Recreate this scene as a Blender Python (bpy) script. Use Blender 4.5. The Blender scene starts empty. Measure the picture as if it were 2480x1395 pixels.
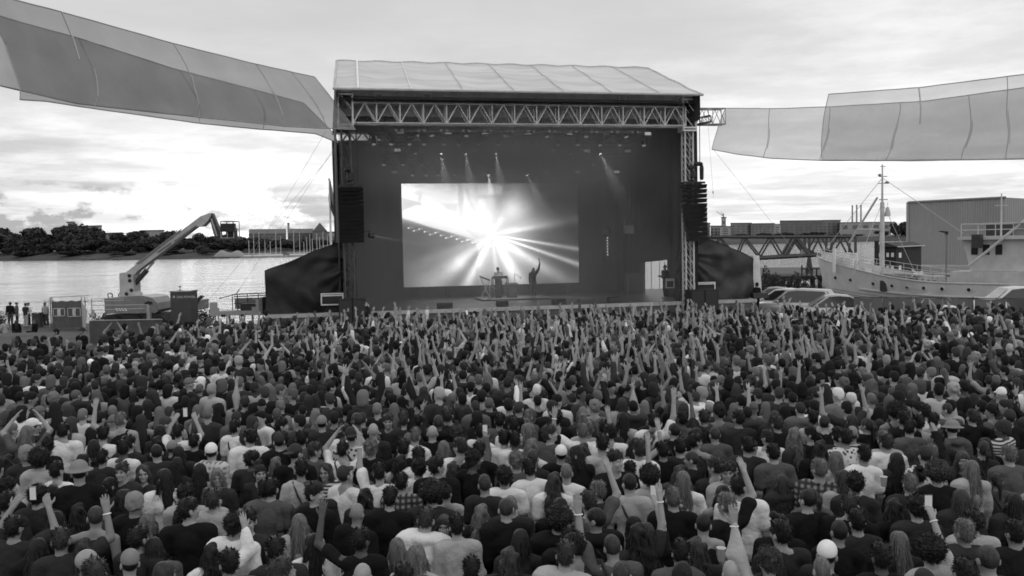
import bpy, math, random
import numpy as np
from mathutils import Vector, Matrix
random.seed(7); rng = np.random.default_rng(7)
R = math.radians
SC = bpy.context.scene
COL = SC.collection

# ---------------------------------------------------------------- camera
CAM_H = 4.5
F = 2148.0                      # focal length in photograph pixels (2480 wide)
PITCH, ROLL = math.atan(109.5 / F), R(1.03)
_p, _r = PITCH, ROLL
_u0 = Vector((0, math.sin(_p), math.cos(_p))); _f0 = Vector((0, math.cos(_p), -math.sin(_p))); _r0 = Vector((1, 0, 0))
CR = _r0 * math.cos(_r) - _u0 * math.sin(_r); CU = _u0 * math.cos(_r) + _r0 * math.sin(_r)
EYE = Vector((0, 0, CAM_H))
cd = bpy.data.cameras.new("camera"); cam = bpy.data.objects.new("camera", cd); COL.objects.link(cam)
M = Matrix((CR, CU, -_f0)).transposed().to_4x4(); M.translation = EYE
cam.matrix_world = M
cd.sensor_width = 36; cd.lens = 36 * F / 2480; cd.clip_start = 0.1; cd.clip_end = 20000
SC.camera = cam
SC.render.resolution_x, SC.render.resolution_y = 1024, 576

# ---------------------------------------------------------------- exposure and sampling
SC.view_settings.view_transform = 'Standard'; SC.view_settings.look = 'None'
SC.view_settings.exposure = 0.0; SC.view_settings.gamma = 1.0
SC.render.engine = 'CYCLES'
SC.cycles.use_denoising = True; SC.cycles.denoiser = 'OPENIMAGEDENOISE'
SC.cycles.max_bounces = 6; SC.cycles.diffuse_bounces = 3; SC.cycles.transparent_max_bounces = 12; SC.cycles.volume_bounces = 0
SC.cycles.sample_clamp_indirect = 4.0
SC.cycles.filter_width = 1.7
SC.cycles.use_adaptive_sampling = False

# ---------------------------------------------------------------- sky and sun
SUN_EL, SUN_AZ = R(13), R(-15)           # low behind the cloud, beyond the stage
w = bpy.data.worlds.new("World"); SC.world = w; w.use_nodes = True
nt = w.node_tree; nt.nodes.clear()
def N(t, **k):
    n = nt.nodes.new(t)
    for a, b in k.items(): setattr(n, a, b)
    return n
def L(a, b): nt.links.new(a, b)
def mth(op, a, b=None, c=None, clamp=False):
    n = N('ShaderNodeMath', operation=op); n.use_clamp = clamp
    for i, x in enumerate((a, b, c)):
        if x is None: continue
        if isinstance(x, (int, float)): n.inputs[i].default_value = x
        else: L(x, n.inputs[i])
    return n.outputs[0]
def rmp(x, a, b, c, d):
    n = N('ShaderNodeMapRange', interpolation_type='SMOOTHSTEP')
    L(x, n.inputs[0])
    for i, v in enumerate((a, b, c, d)): n.inputs[i + 1].default_value = v
    return n.outputs[0]
def nse(vec, scale, detail, rough):
    n = N('ShaderNodeTexNoise'); L(vec, n.inputs['Vector'])
    n.inputs['Scale'].default_value = scale; n.inputs['Detail'].default_value = detail; n.inputs['Roughness'].default_value = rough
    return n.outputs['Fac']
tc = N('ShaderNodeTexCoord'); sx = N('ShaderNodeSeparateXYZ'); L(tc.outputs['Generated'], sx.inputs[0])
X, Y, Z = sx.outputs
zz = mth('ADD', mth('MAXIMUM', Z, 0.0), 0.07)
cmb = N('ShaderNodeCombineXYZ'); L(mth('DIVIDE', X, zz), cmb.inputs[0]); L(mth('MULTIPLY', mth('DIVIDE', Y, zz), 1.0), cmb.inputs[1])
sheet = nse(cmb.outputs[0], 0.75, 7, 0.6)            # cloud sheet, foreshortened towards the horizon
cmb2 = N('ShaderNodeCombineXYZ'); L(mth('MULTIPLY', X, 1.1), cmb2.inputs[0]); L(mth('MULTIPLY', Z, 9.0), cmb2.inputs[1]); cmb2.inputs[2].default_value = 3.7
streak = nse(cmb2.outputs[0], 2.6, 6, 0.58)          # long flat bands
cmb3 = N('ShaderNodeCombineXYZ'); L(mth('MULTIPLY', X, 1.0), cmb3.inputs[0]); L(mth('MULTIPLY', Z, 1.7), cmb3.inputs[1]); cmb3.inputs[2].default_value = 1.2
puff = nse(cmb3.outputs[0], 13.0, 9, 0.64)           # heaps of cumulus low over the water
el_low = rmp(Z, 0.235, 0.10, 0.0, 1.0)               # 0 above, 1 near the horizon
rightness = rmp(X, 0.12, 0.42, 0.0, 1.0)
bright = mth('MAXIMUM', el_low, mth('MULTIPLY', rightness, 0.62))
base = mth('ADD', 0.655, mth('MULTIPLY', bright, 0.33))
amp = mth('ADD', 0.12, mth('MULTIPLY', bright, 0.55))
v = mth('ADD', base, mth('MULTIPLY', mth('SUBTRACT', streak, 0.50), amp))
v = mth('ADD', v, mth('MULTIPLY', mth('SUBTRACT', sheet, 0.50), mth('MULTIPLY', amp, 0.7)))
patch = nse(cmb.outputs[0], 1.15, 8, 0.62)             # bright breaks and soft grey patches in the sheet
v = mth('ADD', v, mth('MULTIPLY', mth('SUBTRACT', rmp(patch, 0.42, 0.62, 0.0, 1.0), 0.45), mth('ADD', 0.03, mth('MULTIPLY', bright, 0.20))))
glow = mth('MULTIPLY', rmp(mth('ABSOLUTE', mth('ADD', X, 0.24)), 0.34, 0.0, 0.0, 1.0), rmp(Z, 0.17, 0.03, 0.0, 1.0))
v = mth('ADD', v, mth('MULTIPLY', glow, 0.30))
pm = mth('MULTIPLY', rmp(Z, 0.080, 0.050, 0.0, 1.0), rmp(X, 0.0, -0.22, 0.0, 1.0))
v = mth('SUBTRACT', v, mth('MULTIPLY', mth('MULTIPLY', rmp(puff, 0.45, 0.55, 0.0, 1.0), pm), 0.55))
v = mth('SUBTRACT', v, mth('MULTIPLY', rmp(X, -0.30, -0.52, 0.0, 1.0), mth('MULTIPLY', el_low, 0.20)))
v = mth('MINIMUM', mth('MAXIMUM', v, 0.45), 1.25)
# brightness added to the sky behind the camera, lighting roof and crowd backs
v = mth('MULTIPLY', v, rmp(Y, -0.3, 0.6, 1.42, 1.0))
sky = N('ShaderNodeTexSky', sky_type='NISHITA'); sky.sun_disc = False
sky.sun_elevation = SUN_EL; sky.sun_rotation = SUN_AZ; sky.air_density = 1.0; sky.dust_density = 2.0
bw = N('ShaderNodeRGBToBW'); L(sky.outputs[0], bw.inputs[0])
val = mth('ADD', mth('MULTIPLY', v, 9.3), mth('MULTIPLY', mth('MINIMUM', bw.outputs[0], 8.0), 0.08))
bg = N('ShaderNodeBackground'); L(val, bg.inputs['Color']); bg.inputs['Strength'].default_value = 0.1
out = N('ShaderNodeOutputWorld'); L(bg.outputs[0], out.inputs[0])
sl = bpy.data.lights.new("sun", 'SUN'); sl.energy = 0.9; sl.angle = R(45)
so = bpy.data.objects.new("sun", sl); COL.objects.link(so)
sd = Vector((math.sin(SUN_AZ) * math.cos(SUN_EL), math.cos(SUN_AZ) * math.cos(SUN_EL), math.sin(SUN_EL)))
so.rotation_euler = (-sd).to_track_quat('-Z', 'Y').to_euler(); so.location = (0, 0, 60)

# ---------------------------------------------------------------- helpers
def ray(px, py):
    return CR * ((px - 1240) / F) + CU * (-(py - 697.5) / F) + _f0
def at(px, py, Yd):
    d = ray(px, py); return EYE + d * (Yd / d.y)
def onz(px, py, z):
    d = ray(px, py); return EYE + d * ((z - CAM_H) / d.z)
TH = R(11.5)
SU, SV, SP0 = Vector((math.cos(TH), math.sin(TH), 0)), Vector((-math.sin(TH), math.cos(TH), 0)), Vector((0, 43.36, 0))
def S(u, v_, z): return SP0 + SU * u + SV * v_ + Vector((0, 0, z))
def sp(px, py, v_):
    d = ray(px, py); t = (v_ - (EYE - SP0).dot(SV)) / d.dot(SV); P = EYE + d * t
    return (P - SP0).dot(SU), P.z
def sw(px, py, v_):
    u, z = sp(px, py, v_); return S(u, v_, z)

class MB:
    def __init__(s): s.v = []; s.f = []
    def add(s, vs, fs):
        o = len(s.v); s.v += [tuple(x) for x in vs]; s.f += [tuple(i + o for i in f) for f in fs]; return s
    def hexa(s, p):                          # 4 bottom (ccw) then 4 top
        return s.add(p, [(3, 2, 1, 0), (4, 5, 6, 7), (0, 1, 5, 4), (1, 2, 6, 5), (2, 3, 7, 6), (3, 0, 4, 7)])
    def box(s, lo, hi, fn=None):
        x0, y0, z0 = lo; x1, y1, z1 = hi
        p = [(x0, y0, z0), (x1, y0, z0), (x1, y1, z0), (x0, y1, z0), (x0, y0, z1), (x1, y0, z1), (x1, y1, z1), (x0, y1, z1)]
        return s.hexa([fn(*q) for q in p] if fn else p)
    def tube(s, a, b, r0, r1=None, n=6, cap=True):
        a, b = Vector(a), Vector(b); d = b - a
        if d.length < 1e-6: return s
        r1 = r0 if r1 is None else r1
        x = d.orthogonal().normalized(); y = d.normalized().cross(x)
        vs = []
        for c, r in ((a, r0), (b, r1)):
            for i in range(n):
                t = 2 * math.pi * i / n; vs.append(c + x * (r * math.cos(t)) + y * (r * math.sin(t)))
        fs = [(i, (i + 1) % n, n + (i + 1) % n, n + i) for i in range(n)]
        if cap: fs += [tuple(range(n))[::-1], tuple(range(n, 2 * n))]
        return s.add(vs, fs)
    def path(s, pts, r, n=6):
        for a, b in zip(pts[:-1], pts[1:]): s.tube(a, b, r, n=n)
        return s
    def prism(s, pts, off):                  # planar outline extruded by a vector
        n = len(pts); off = Vector(off); a = [Vector(q) for q in pts]
        return s.add(a + [q + off for q in a], [tuple(range(n))[::-1], tuple(range(n, 2 * n))] + [(i, (i + 1) % n, n + (i + 1) % n, n + i) for i in range(n)])
    def grid(s, fn, nu, nv):
        vs = [fn(i / nu, j / nv) for j in range(nv + 1) for i in range(nu + 1)]
        fs = [(j * (nu + 1) + i, j * (nu + 1) + i + 1, (j + 1) * (nu + 1) + i + 1, (j + 1) * (nu + 1) + i) for j in range(nv) for i in range(nu)]
        return s.add(vs, fs)
    def lathe(s, c, prof, n=12, axis='z'):
        c = Vector(c); vs = []
        for r, h in prof:
            for i in range(n):
                t = 2 * math.pi * i / n; a, b = r * math.cos(t), r * math.sin(t)
                vs.append(c + (Vector((a, b, h)) if axis == 'z' else Vector((a, h, b)) if axis == 'y' else Vector((h, a, b))))
        k = len(prof)
        fs = [(j * n + i, j * n + (i + 1) % n, (j + 1) * n + (i + 1) % n, (j + 1) * n + i) for j in range(k - 1) for i in range(n)]
        fs += [tuple(range(n))[::-1], tuple(range((k - 1) * n, k * n))]
        return s.add(vs, fs)
    def ball(s, c, rx, ry=None, rz=None, n=10):
        ry = rx if ry is None else ry; rz = rx if rz is None else rz; c = Vector(c)
        prof = [(math.sin(math.pi * j / (n // 2 + 1)), -math.cos(math.pi * j / (n // 2 + 1))) for j in range(1, n // 2 + 1)]
        b = MB().lathe((0, 0, 0), prof, n)
        return s.add([(c.x + q[0] * rx, c.y + q[1] * ry, c.z + q[2] * rz) for q in b.v], b.f)
    def torus(s, c, Rr, r, ax, n=16, m=6):
        ax = Vector(ax).normalized(); x = ax.orthogonal().normalized(); y = ax.cross(x); c = Vector(c); vs = []
        for i in range(n):
            t = 2 * math.pi * i / n; d = x * math.cos(t) + y * math.sin(t)
            for j in range(m):
                q = 2 * math.pi * j / m; vs.append(c + d * (Rr + r * math.cos(q)) + ax * (r * math.sin(q)))
        return s.add(vs, [(i * m + j, ((i + 1) % n) * m + j, ((i + 1) % n) * m + (j + 1) % m, i * m + (j + 1) % m) for i in range(n) for j in range(m)])
    def truss(s, a, b, w_, h, up=(0, 0, 1), bay=1.0, rc=0.03, rb=0.02, posts=True):
        a, b = Vector(a), Vector(b); d = (b - a); Ln = d.length; d = d / Ln; up = Vector(up); side = d.cross(up).normalized(); up = side.cross(d)
        cs = [(-w_ / 2, -h / 2), (w_ / 2, -h / 2), (w_ / 2, h / 2), (-w_ / 2, h / 2)]
        P = lambda t, c: a + d * t + side * c[0] + up * c[1]
        for c in cs: s.tube(P(0, c), P(Ln, c), rc, n=5)
        n = max(1, round(Ln / bay))
        for i in range(n):
            t0, tm, t1 = Ln * i / n, Ln * (i + .5) / n, Ln * (i + 1) / n
            for lo, hi in ((0, 3), (1, 2)):
                s.tube(P(t0, cs[lo]), P(tm, cs[hi]), rb, n=4, cap=False); s.tube(P(tm, cs[hi]), P(t1, cs[lo]), rb, n=4, cap=False)
                if posts: s.tube(P(t0, cs[lo]), P(t0, cs[hi]), rb, n=4, cap=False)
            s.tube(P(t0, cs[3]), P(t1, cs[2]), rb, n=4, cap=False); s.tube(P(t0, cs[0]), P(t1, cs[1]), rb, n=4, cap=False)
        for lo, hi in ((0, 3), (1, 2), (0, 1), (2, 3)): s.tube(P(Ln, cs[lo]), P(Ln, cs[hi]), rb, n=4); s.tube(P(0, cs[lo]), P(0, cs[hi]), rb, n=4)
        return s
    def build(s, name, mat, parent=None, smooth=False, inv=True, label=None):
        me = bpy.data.meshes.new(name); me.from_pydata(s.v, [], s.f); me.update()
        if smooth: me.polygons.foreach_set('use_smooth', [True] * len(me.polygons))
        if mat: me.materials.append(mat)
        o = bpy.data.objects.new(name, me); COL.objects.link(o)
        if parent:
            o.parent = parent
            if inv: o.matrix_parent_inverse = absmat(parent).inverted()
        if label: o['label'] = label
        return o
def absmat(o):
    m = o.matrix_basis.copy(); 
    while o.parent: m = o.parent.matrix_basis @ o.matrix_parent_inverse @ m; o = o.parent
    return m
def tag(o, label, cat, group=None, kind=None):
    if label: o['label'] = label
    if cat: o['category'] = cat
    if group: o['group'] = group
    if kind: o['kind'] = kind
    return o
def thing(name, label, cat, loc=(0, 0, 0), rz=0, group=None):
    o = bpy.data.objects.new(name, None); COL.objects.link(o); o.location = loc; o.rotation_euler = (0, 0, rz)
    o.empty_display_size = 0.2
    return tag(o, label, cat, group)
def copy_tree(o, parent=None):
    c = o.copy(); COL.objects.link(c)
    if parent: c.parent = parent
    for ch in o.children: copy_tree(ch, c)
    return c
MATS = {}
def grey(name, val, rough=0.7, var=0.25, scale=3.0, bump=0.0, bscale=40.0, metal=0.0, spec=0.3, stretch=None, obj=False):
    if name in MATS: return MATS[name]
    m = bpy.data.materials.new(name); m.use_nodes = True; t = m.node_tree; b = t.nodes['Principled BSDF']
    b.inputs['Roughness'].default_value = rough; b.inputs['Metallic'].default_value = metal; b.inputs['Specular IOR Level'].default_value = spec
    tcn = t.nodes.new('ShaderNodeTexCoord'); src = tcn.outputs['Object']
    if stretch:
        mp = t.nodes.new('ShaderNodeMapping'); mp.inputs['Scale'].default_value = stretch; t.links.new(src, mp.inputs[0]); src = mp.outputs[0]
    n = t.nodes.new('ShaderNodeTexNoise'); n.inputs['Scale'].default_value = scale; n.inputs['Detail'].default_value = 5; n.inputs['Roughness'].default_value = .62
    t.links.new(src, n.inputs['Vector'])
    mr = t.nodes.new('ShaderNodeMapRange'); mr.inputs[1].default_value = .25; mr.inputs[2].default_value = .75
    mr.inputs[3].default_value = val * (1 - var); mr.inputs[4].default_value = val * (1 + var)
    t.links.new(n.outputs['Fac'], mr.inputs[0]); t.links.new(mr.outputs[0], b.inputs['Base Color'])
    if bump:
        n2 = t.nodes.new('ShaderNodeTexNoise'); n2.inputs['Scale'].default_value = bscale; n2.inputs['Detail'].default_value = 3
        t.links.new(src, n2.inputs['Vector'])
        bp = t.nodes.new('ShaderNodeBump'); bp.inputs['Strength'].default_value = bump; bp.inputs['Distance'].default_value = .05
        t.links.new(n2.outputs['Fac'], bp.inputs['Height']); t.links.new(bp.outputs[0], b.inputs['Normal'])
    MATS[name] = m; return m
def lamp_mat(name, val):
    if name in MATS: return MATS[name]
    m = bpy.data.materials.new(name); m.use_nodes = True; b = m.node_tree.nodes['Principled BSDF']
    b.inputs['Base Color'].default_value = (.5, .5, .5, 1); b.inputs['Emission Color'].default_value = (1, 1, 1, 1); b.inputs['Emission Strength'].default_value = val
    MATS[name] = m; return m
black = grey('black_metal', .022, .5, .3); dark = grey('dark_paint', .05, .55, .3); steel = grey('galvanised_steel', .42, .45, .2, metal=.35)
alu = grey('aluminium_truss', .60, .42, .2, metal=.3); white = grey('white_paint', .72, .5, .12); mid = grey('mid_grey_paint', .22, .6, .2)
cloth_black = grey('black_tarpaulin', .030, .6, .4, scale=1.2, bump=.35, bscale=5, spec=.25); glass = grey('dark_glass', .03, .08, .2, spec=.7)
rubber = grey('rubber', .02, .8, .2)
# ================================================================ the setting: ground, water, far shore
WZ = -1.5
quay = [(-300, -60), (300, -60), (300, -40), (60, 23), (34, 53), (24.5, 63.5), (18, 65), (10, 64), (-12, 62.5), (-30, 60.5), (-48, 59), (-90, 57), (-300, 52)]
mg = grey('trodden_grass', .06, .95, .45, scale=.35, bump=.6, bscale=6)
def sstep(a, b, x): t_ = min(1, max(0, (x - a) / (b - a))); return t_ * t_ * (3 - 2 * t_)
QY = sorted([(-300, 60), (-120, 66), (-60, 69.5), (-30, 69), (-20, 66), (-12, 64), (10, 64), (18, 65), (24.5, 63.5), (34, 53), (60, 23), (75, 5), (300, -40)])
def ground_z(x, y):
    z = -1.1 * sstep(46, 64, y) * sstep(-9, -17, x); e = float(np.interp(x, [q[0] for q in QY], [q[1] for q in QY]))
    if y > e: z -= min(4, (y - e) * (.7 if x < 0 else 2.5))
    return z + (.03 * math.sin(x * 1.3 + y) * math.sin(y * .9 - .4 * x) if y < e else 0)
gx = [-600, -400, -250, -170] + list(np.arange(-130, 84, 1.3)) + [130, 200, 350]; gy = [-120, -70, -40] + list(np.arange(-20, 82, 1.3))
g = MB(); g.add([(x, y, ground_z(x, y)) for y in gy for x in gx], [(j * len(gx) + i, j * len(gx) + i + 1, (j + 1) * len(gx) + i + 1, (j + 1) * len(gx) + i) for j in range(len(gy) - 1) for i in range(len(gx) - 1)]); go = g.build('ground', mg, smooth=True); tag(go, None, None, kind='structure')
# water: one sheet to the horizon, rippled
mw = bpy.data.materials.new('water'); mw.use_nodes = True; t = mw.node_tree; b = t.nodes['Principled BSDF']
b.inputs['Base Color'].default_value = (.035, .035, .035, 1); b.inputs['Roughness'].default_value = .12; b.inputs['Specular IOR Level'].default_value = .40; b.inputs['IOR'].default_value = 1.33
tcn = t.nodes.new('ShaderNodeTexCoord'); mp = t.nodes.new('ShaderNodeMapping'); mp.inputs['Scale'].default_value = (.35, 1.0, 1); t.links.new(tcn.outputs['Object'], mp.inputs[0])
n1 = t.nodes.new('ShaderNodeTexNoise'); n1.inputs['Scale'].default_value = .24; n1.inputs['Detail'].default_value = 7; n1.inputs['Roughness'].default_value = .7; t.links.new(mp.outputs[0], n1.inputs['Vector'])
n2_ = t.nodes.new('ShaderNodeTexNoise'); n2_.inputs['Scale'].default_value = .045; n2_.inputs['Detail'].default_value = 4; n2_.inputs['Roughness'].default_value = .6; t.links.new(mp.outputs[0], n2_.inputs['Vector']); ma_ = t.nodes.new('ShaderNodeMath'); ma_.operation = 'MULTIPLY_ADD'; t.links.new(n2_.outputs['Fac'], ma_.inputs[0]); ma_.inputs[1].default_value = 4.5; t.links.new(n1.outputs['Fac'], ma_.inputs[2])
bp = t.nodes.new('ShaderNodeBump'); bp.inputs['Strength'].default_value = .95; bp.inputs['Distance'].default_value = 1.2; t.links.new(ma_.outputs[0], bp.inputs['Height']); t.links.new(bp.outputs[0], b.inputs['Normal'])
g = MB(); g.add([(-6000, 40, WZ), (6000, 40, WZ), (6000, 9000, WZ), (-6000, 9000, WZ)], [(0, 1, 2, 3)]); wo = g.build('water', mw); tag(wo, None, None, kind='structure')
# far shore
shore = [(-900, 645), (-300, 637), (0, 632), (160, 631), (300, 630), (480, 627), (640, 624), (820, 619), (1000, 615), (1300, 606), (1700, 594), (1830, 591), (2060, 586), (2250, 582), (2600, 575), (3200, 564)]
SHP = [onz(px, py, WZ) for px, py in shore]
prof = [(0, -2.2), (3, -.9), (14, .4), (40, 2.2), (95, 3.9), (220, 4.6), (1800, 9.0), (2600, 9)]
def shore_pt(px, back):                      # a point on the far land seen in direction px, `back` metres behind its waterline
    for (a, _), (b_, _), A, B in zip(shore[:-1], shore[1:], SHP[:-1], SHP[1:]):
        if a <= px <= b_:
            q = A.lerp(B, (px - a) / (b_ - a)); break
    d = Vector((q.x, q.y, 0)).normalized(); q = q + d * back
    z = np.interp(back, [p[0] for p in prof], [p[1] for p in prof]); return Vector((q.x, q.y, float(z)))
g = MB(); vs = []; NS = 160
for i in range(NS + 1):
    px = -900 + 4100 * i / NS
    wig = rng.normal() * 3
    for bk, z in prof: vs.append(shore_pt(px, max(0, bk + (wig if bk < 60 else 0))) * 1.0)
k = len(prof); g.add(vs, [(i * k + j, (i + 1) * k + j, (i + 1) * k + j + 1, i * k + j + 1) for i in range(NS) for j in range(k - 1)])
so_ = g.build('far_shore', grey('rough_bank_grass', .045, .95, .5, scale=.06)); tag(so_, None, None, kind='structure')

# ---------------------------------------------------------------- trees
leaf_far = grey('far_foliage', .058, .8, .5, scale=.25, spec=.15); leaf_near = grey('bush_foliage', .05, .7, .5, scale=2.0, spec=.2); bark = grey('bark', .05, .9, .3)  # far leaves are lightened, with distance haze put into their colour
def crown_mesh(name, seed, n=1500, lobes=9, squash=.75, leaf=.075, mat=leaf_far):
    rs = np.random.default_rng(seed)
    cen = rs.normal(size=(lobes, 3)) * (.32, .32, .20); cen[:, 2] = cen[:, 2] * 1.0 + .05
    rad = rs.uniform(.20, .36, lobes)
    vs, fs = [], []
    for i in range(n):
        kx = rs.integers(lobes); d = rs.normal(size=3); d /= np.linalg.norm(d)
        p = cen[kx] + d * rad[kx] * rs.uniform(.45, 1.22) ** .7 * (1, 1, .9)
        a = rs.normal(size=3); a /= np.linalg.norm(a); b_ = np.cross(a, rs.normal(size=3)); b_ /= np.linalg.norm(b_)
        s = leaf * rs.uniform(.6, 1.5); o = len(vs)
        vs += [p + a * s, p + b_ * s * .8, p - a * s, p - b_ * s * .8]; fs.append((o, o + 1, o + 2, o + 3))
    vs = np.array(vs); vs[:, 2] = (vs[:, 2] - vs[:, 2].min()) / (vs[:, 2].max() - vs[:, 2].min()); vs[:, :2] /= max(abs(vs[:, :2]).max(), 1e-6) * 2
    me = bpy.data.meshes.new(name); me.from_pydata([tuple(v) for v in vs], [], fs); me.materials.append(mat); return me
crowns = [crown_mesh('crown', s, 2400, 9 + s % 4) for s in range(5)]
def trunk_mesh():
    g = MB(); g.tube((0, 0, -.02), (0, 0, .5), .035, .02, 7)
    for a in range(5):
        t = a * 1.3; g.tube((0, 0, .22 + .05 * a), (.22 * math.cos(t), .22 * math.sin(t), .5 + .06 * a), .016, .006, 5)
    me = bpy.data.meshes.new('trunk'); me.from_pydata(g.v, [], g.f); me.materials.append(bark); return me
TRUNK = trunk_mesh()
def tree(base, wid, hei, k, label, group, cm=None, rz=0, low=.12, name='broadleaf_tree', cat='tree'):
    t = thing(name, label, cat, base, rz, group)
    tr = bpy.data.objects.new('trunk', TRUNK); COL.objects.link(tr); tr.parent = t; tr.scale = (hei, hei, hei)
    c = bpy.data.objects.new('crown', cm or crowns[k % 5]); COL.objects.link(c); c.parent = t; c.scale = (wid, wid, hei * (1 - low)); c.location = (0, 0, hei * low)
    return t
LT = [(-30, 552, 66), (10, 547, 62), (52, 562, 46), (95, 549, 70), (150, 544, 72), (195, 539, 78), (234, 547, 62), (270, 575, 44), (300, 574, 42), (330, 556, 58), (372, 571, 52), (408, 557, 62), (450, 569, 56),
      (490, 563, 52), (530, 567, 52), (570, 567, 52), (608, 574, 46), (650, 576, 50), (690, 578, 50), (735, 578, 48), (778, 579, 46), (812, 580, 44)]
tdesc = ['bushy dark tree', 'broad dark tree', 'dark tree with a rounded top', 'tall spreading dark tree', 'small dark tree']
near_what = {-30: 'cut by the photo edge, starting the far treeline', 10: 'first whole tree above the group standing by the water', 52: 'in the dip of the treeline over the standing group',
 95: 'above the emblem banners, next to the tallest crown', 150: 'joined to the tallest crown, below the flat block roof', 195: 'tallest of all, hiding most of the flat block',
 234: 'in front of the slab end of the flat block', 270: 'low, beside a pale roof next to the flat block', 300: 'low, straight above the boom lift mast', 330: 'behind the lower end of the lift boom', 372: 'just under the middle of the lift boom',
 408: 'crossed by the middle of the lift boom', 450: 'crossed by the upper half of the lift boom', 490: 'under the tip of the lift boom', 530: 'behind the lift basket', 570: 'just past the lift basket', 608: 'by the first marina masts',
 650: 'under the long terrace roof behind the marina', 690: 'below the thin chimney behind the marina', 735: 'among the marina masts, below the gabled hall', 778: 'beside the gabled hall behind the marina', 812: 'next to the flagpole, last before the stage'}
for i, (px, ty, wp) in enumerate(LT):
    bk = 60 + (i * 37) % 50; P = shore_pt(px, bk); T = at(px, ty, P.y)
    W_ = wp / F * P.y * 2.1; nw = near_what[px].replace('left of', 'next to')
    tree(P, W_, T.z - P.z, i, tdesc[i % 5] + ' ' + nw, 'trees on the far bank', rz=i * 1.1, low=.02)
for i, (px, ty, wp, lb) in enumerate([(2140, 556, 26, 'round clipped dark tree close beside the ship mast on the far bank'), (2166, 536, 40, 'dark leafy tree at the pale hall end'), (2190, 534, 40, 'dark leafy tree against the warehouse edge'),
        (1898, 562, 40, 'dark bushy tree below the first brick block, over the truss bridge'), (1935, 566, 44, 'dark bushy tree over the thick diagonals of the truss bridge'), (1975, 566, 40, 'dark bushy tree in the middle below the brick block'), (2012, 566, 40, 'dark bushy tree at the corner of brick block and pale hall'),
        (2050, 567, 44, 'dark bushy tree in front of the pale hall, beside the ship boom'), (1790, 565, 40, 'dark bushy tree before the brick block beside the slim tower'), (1845, 564, 46, 'dark bushy tree before the balcony block'), (1955, 561, 44, 'taller dark tree halfway along the long brick block')]):
    P = shore_pt(px, 70 + 8 * i); T = at(px, ty, P.y); tree(P, wp / F * P.y * 1.7, T.z - P.z, i + 2, lb, 'trees on the far bank', rz=i, low=.02)
for i, (px, ty, wp, lb) in enumerate([(300, 612, 40, 'low dark bush on the far bank below the lift boom foot'), (222, 621, 22, 'small dark bush at the water edge of the far bank'), (170, 606, 60, 'wide dark bush under the tallest far tree'), (500, 600, 44, 'dark bush on the far bank before the marina'), (60, 607, 60, 'wide low bush on the far bank above the standing group'), (400, 604, 56, 'wide low bush on the far bank under the boom')]):
    P = shore_pt(px, 24); T = at(px, ty, P.y); tree(P, wp / F * P.y * 1.8, T.z - P.z, i, lb, 'bushes on the far bank', rz=i * 2, low=.0, name='shrub', cat='bush')
# undergrowth closing the gaps of the far treeline
for i in range(18):
    px_ = -25 + i * 45; P = shore_pt(px_, 45 + (i * 13) % 20); ty = 588 - (i % 3) * 4; T = at(px_, ty, P.y)
    t_ = tree(P, 66 / F * P.y * 1.5, T.z - P.z, i + 1, None, 'undergrowth shrubs filling the far treeline', rz=i * 1.3, low=.0, name='shrub', cat='bush'); t_['label'] = 'one of the dark shrubs closing the gaps under the far treeline'
# bushes on the quay
bushm = [crown_mesh('crown', 20 + s, 1600, 9, leaf=.035, mat=leaf_near) for s in range(3)]
for i, (px, ty, wp, Yd, lb) in enumerate([(1862, 640, 50, 61, 'tall loose bush on the quay beside the pale column'), (1893, 655, 70, 62, 'leafy bush on the quay below the truss bridge'), (1925, 664, 64, 62, 'low bush on the quay next to the lifebuoy stand'),
        (1850, 668, 60, 59.5, 'low bush behind the parked pale cars'), (1955, 686, 70, 61, 'dark low bush under the ship bow'), (480, 738, 50, 60, 'low bush on the quay behind the power cabinet'), (505, 742, 40, 60.5, 'small bush on the quay beside the raised platform'), (248, 750, 44, 58.5, 'low shrub on the quay by the lift chassis'), (4, 752, 40, 67.5, 'dark low bush behind the standing group')]):
    P = at(px, ty, Yd); zb = ground_z(P.x, P.y) - .1; tree(Vector((P.x, P.y, zb)), wp / F * Yd * 1.5, P.z - zb, i, lb, 'bushes along the quay', cm=bushm[i % 3], rz=i * 1.7, low=.03, name='shrub', cat='bush')

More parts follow.
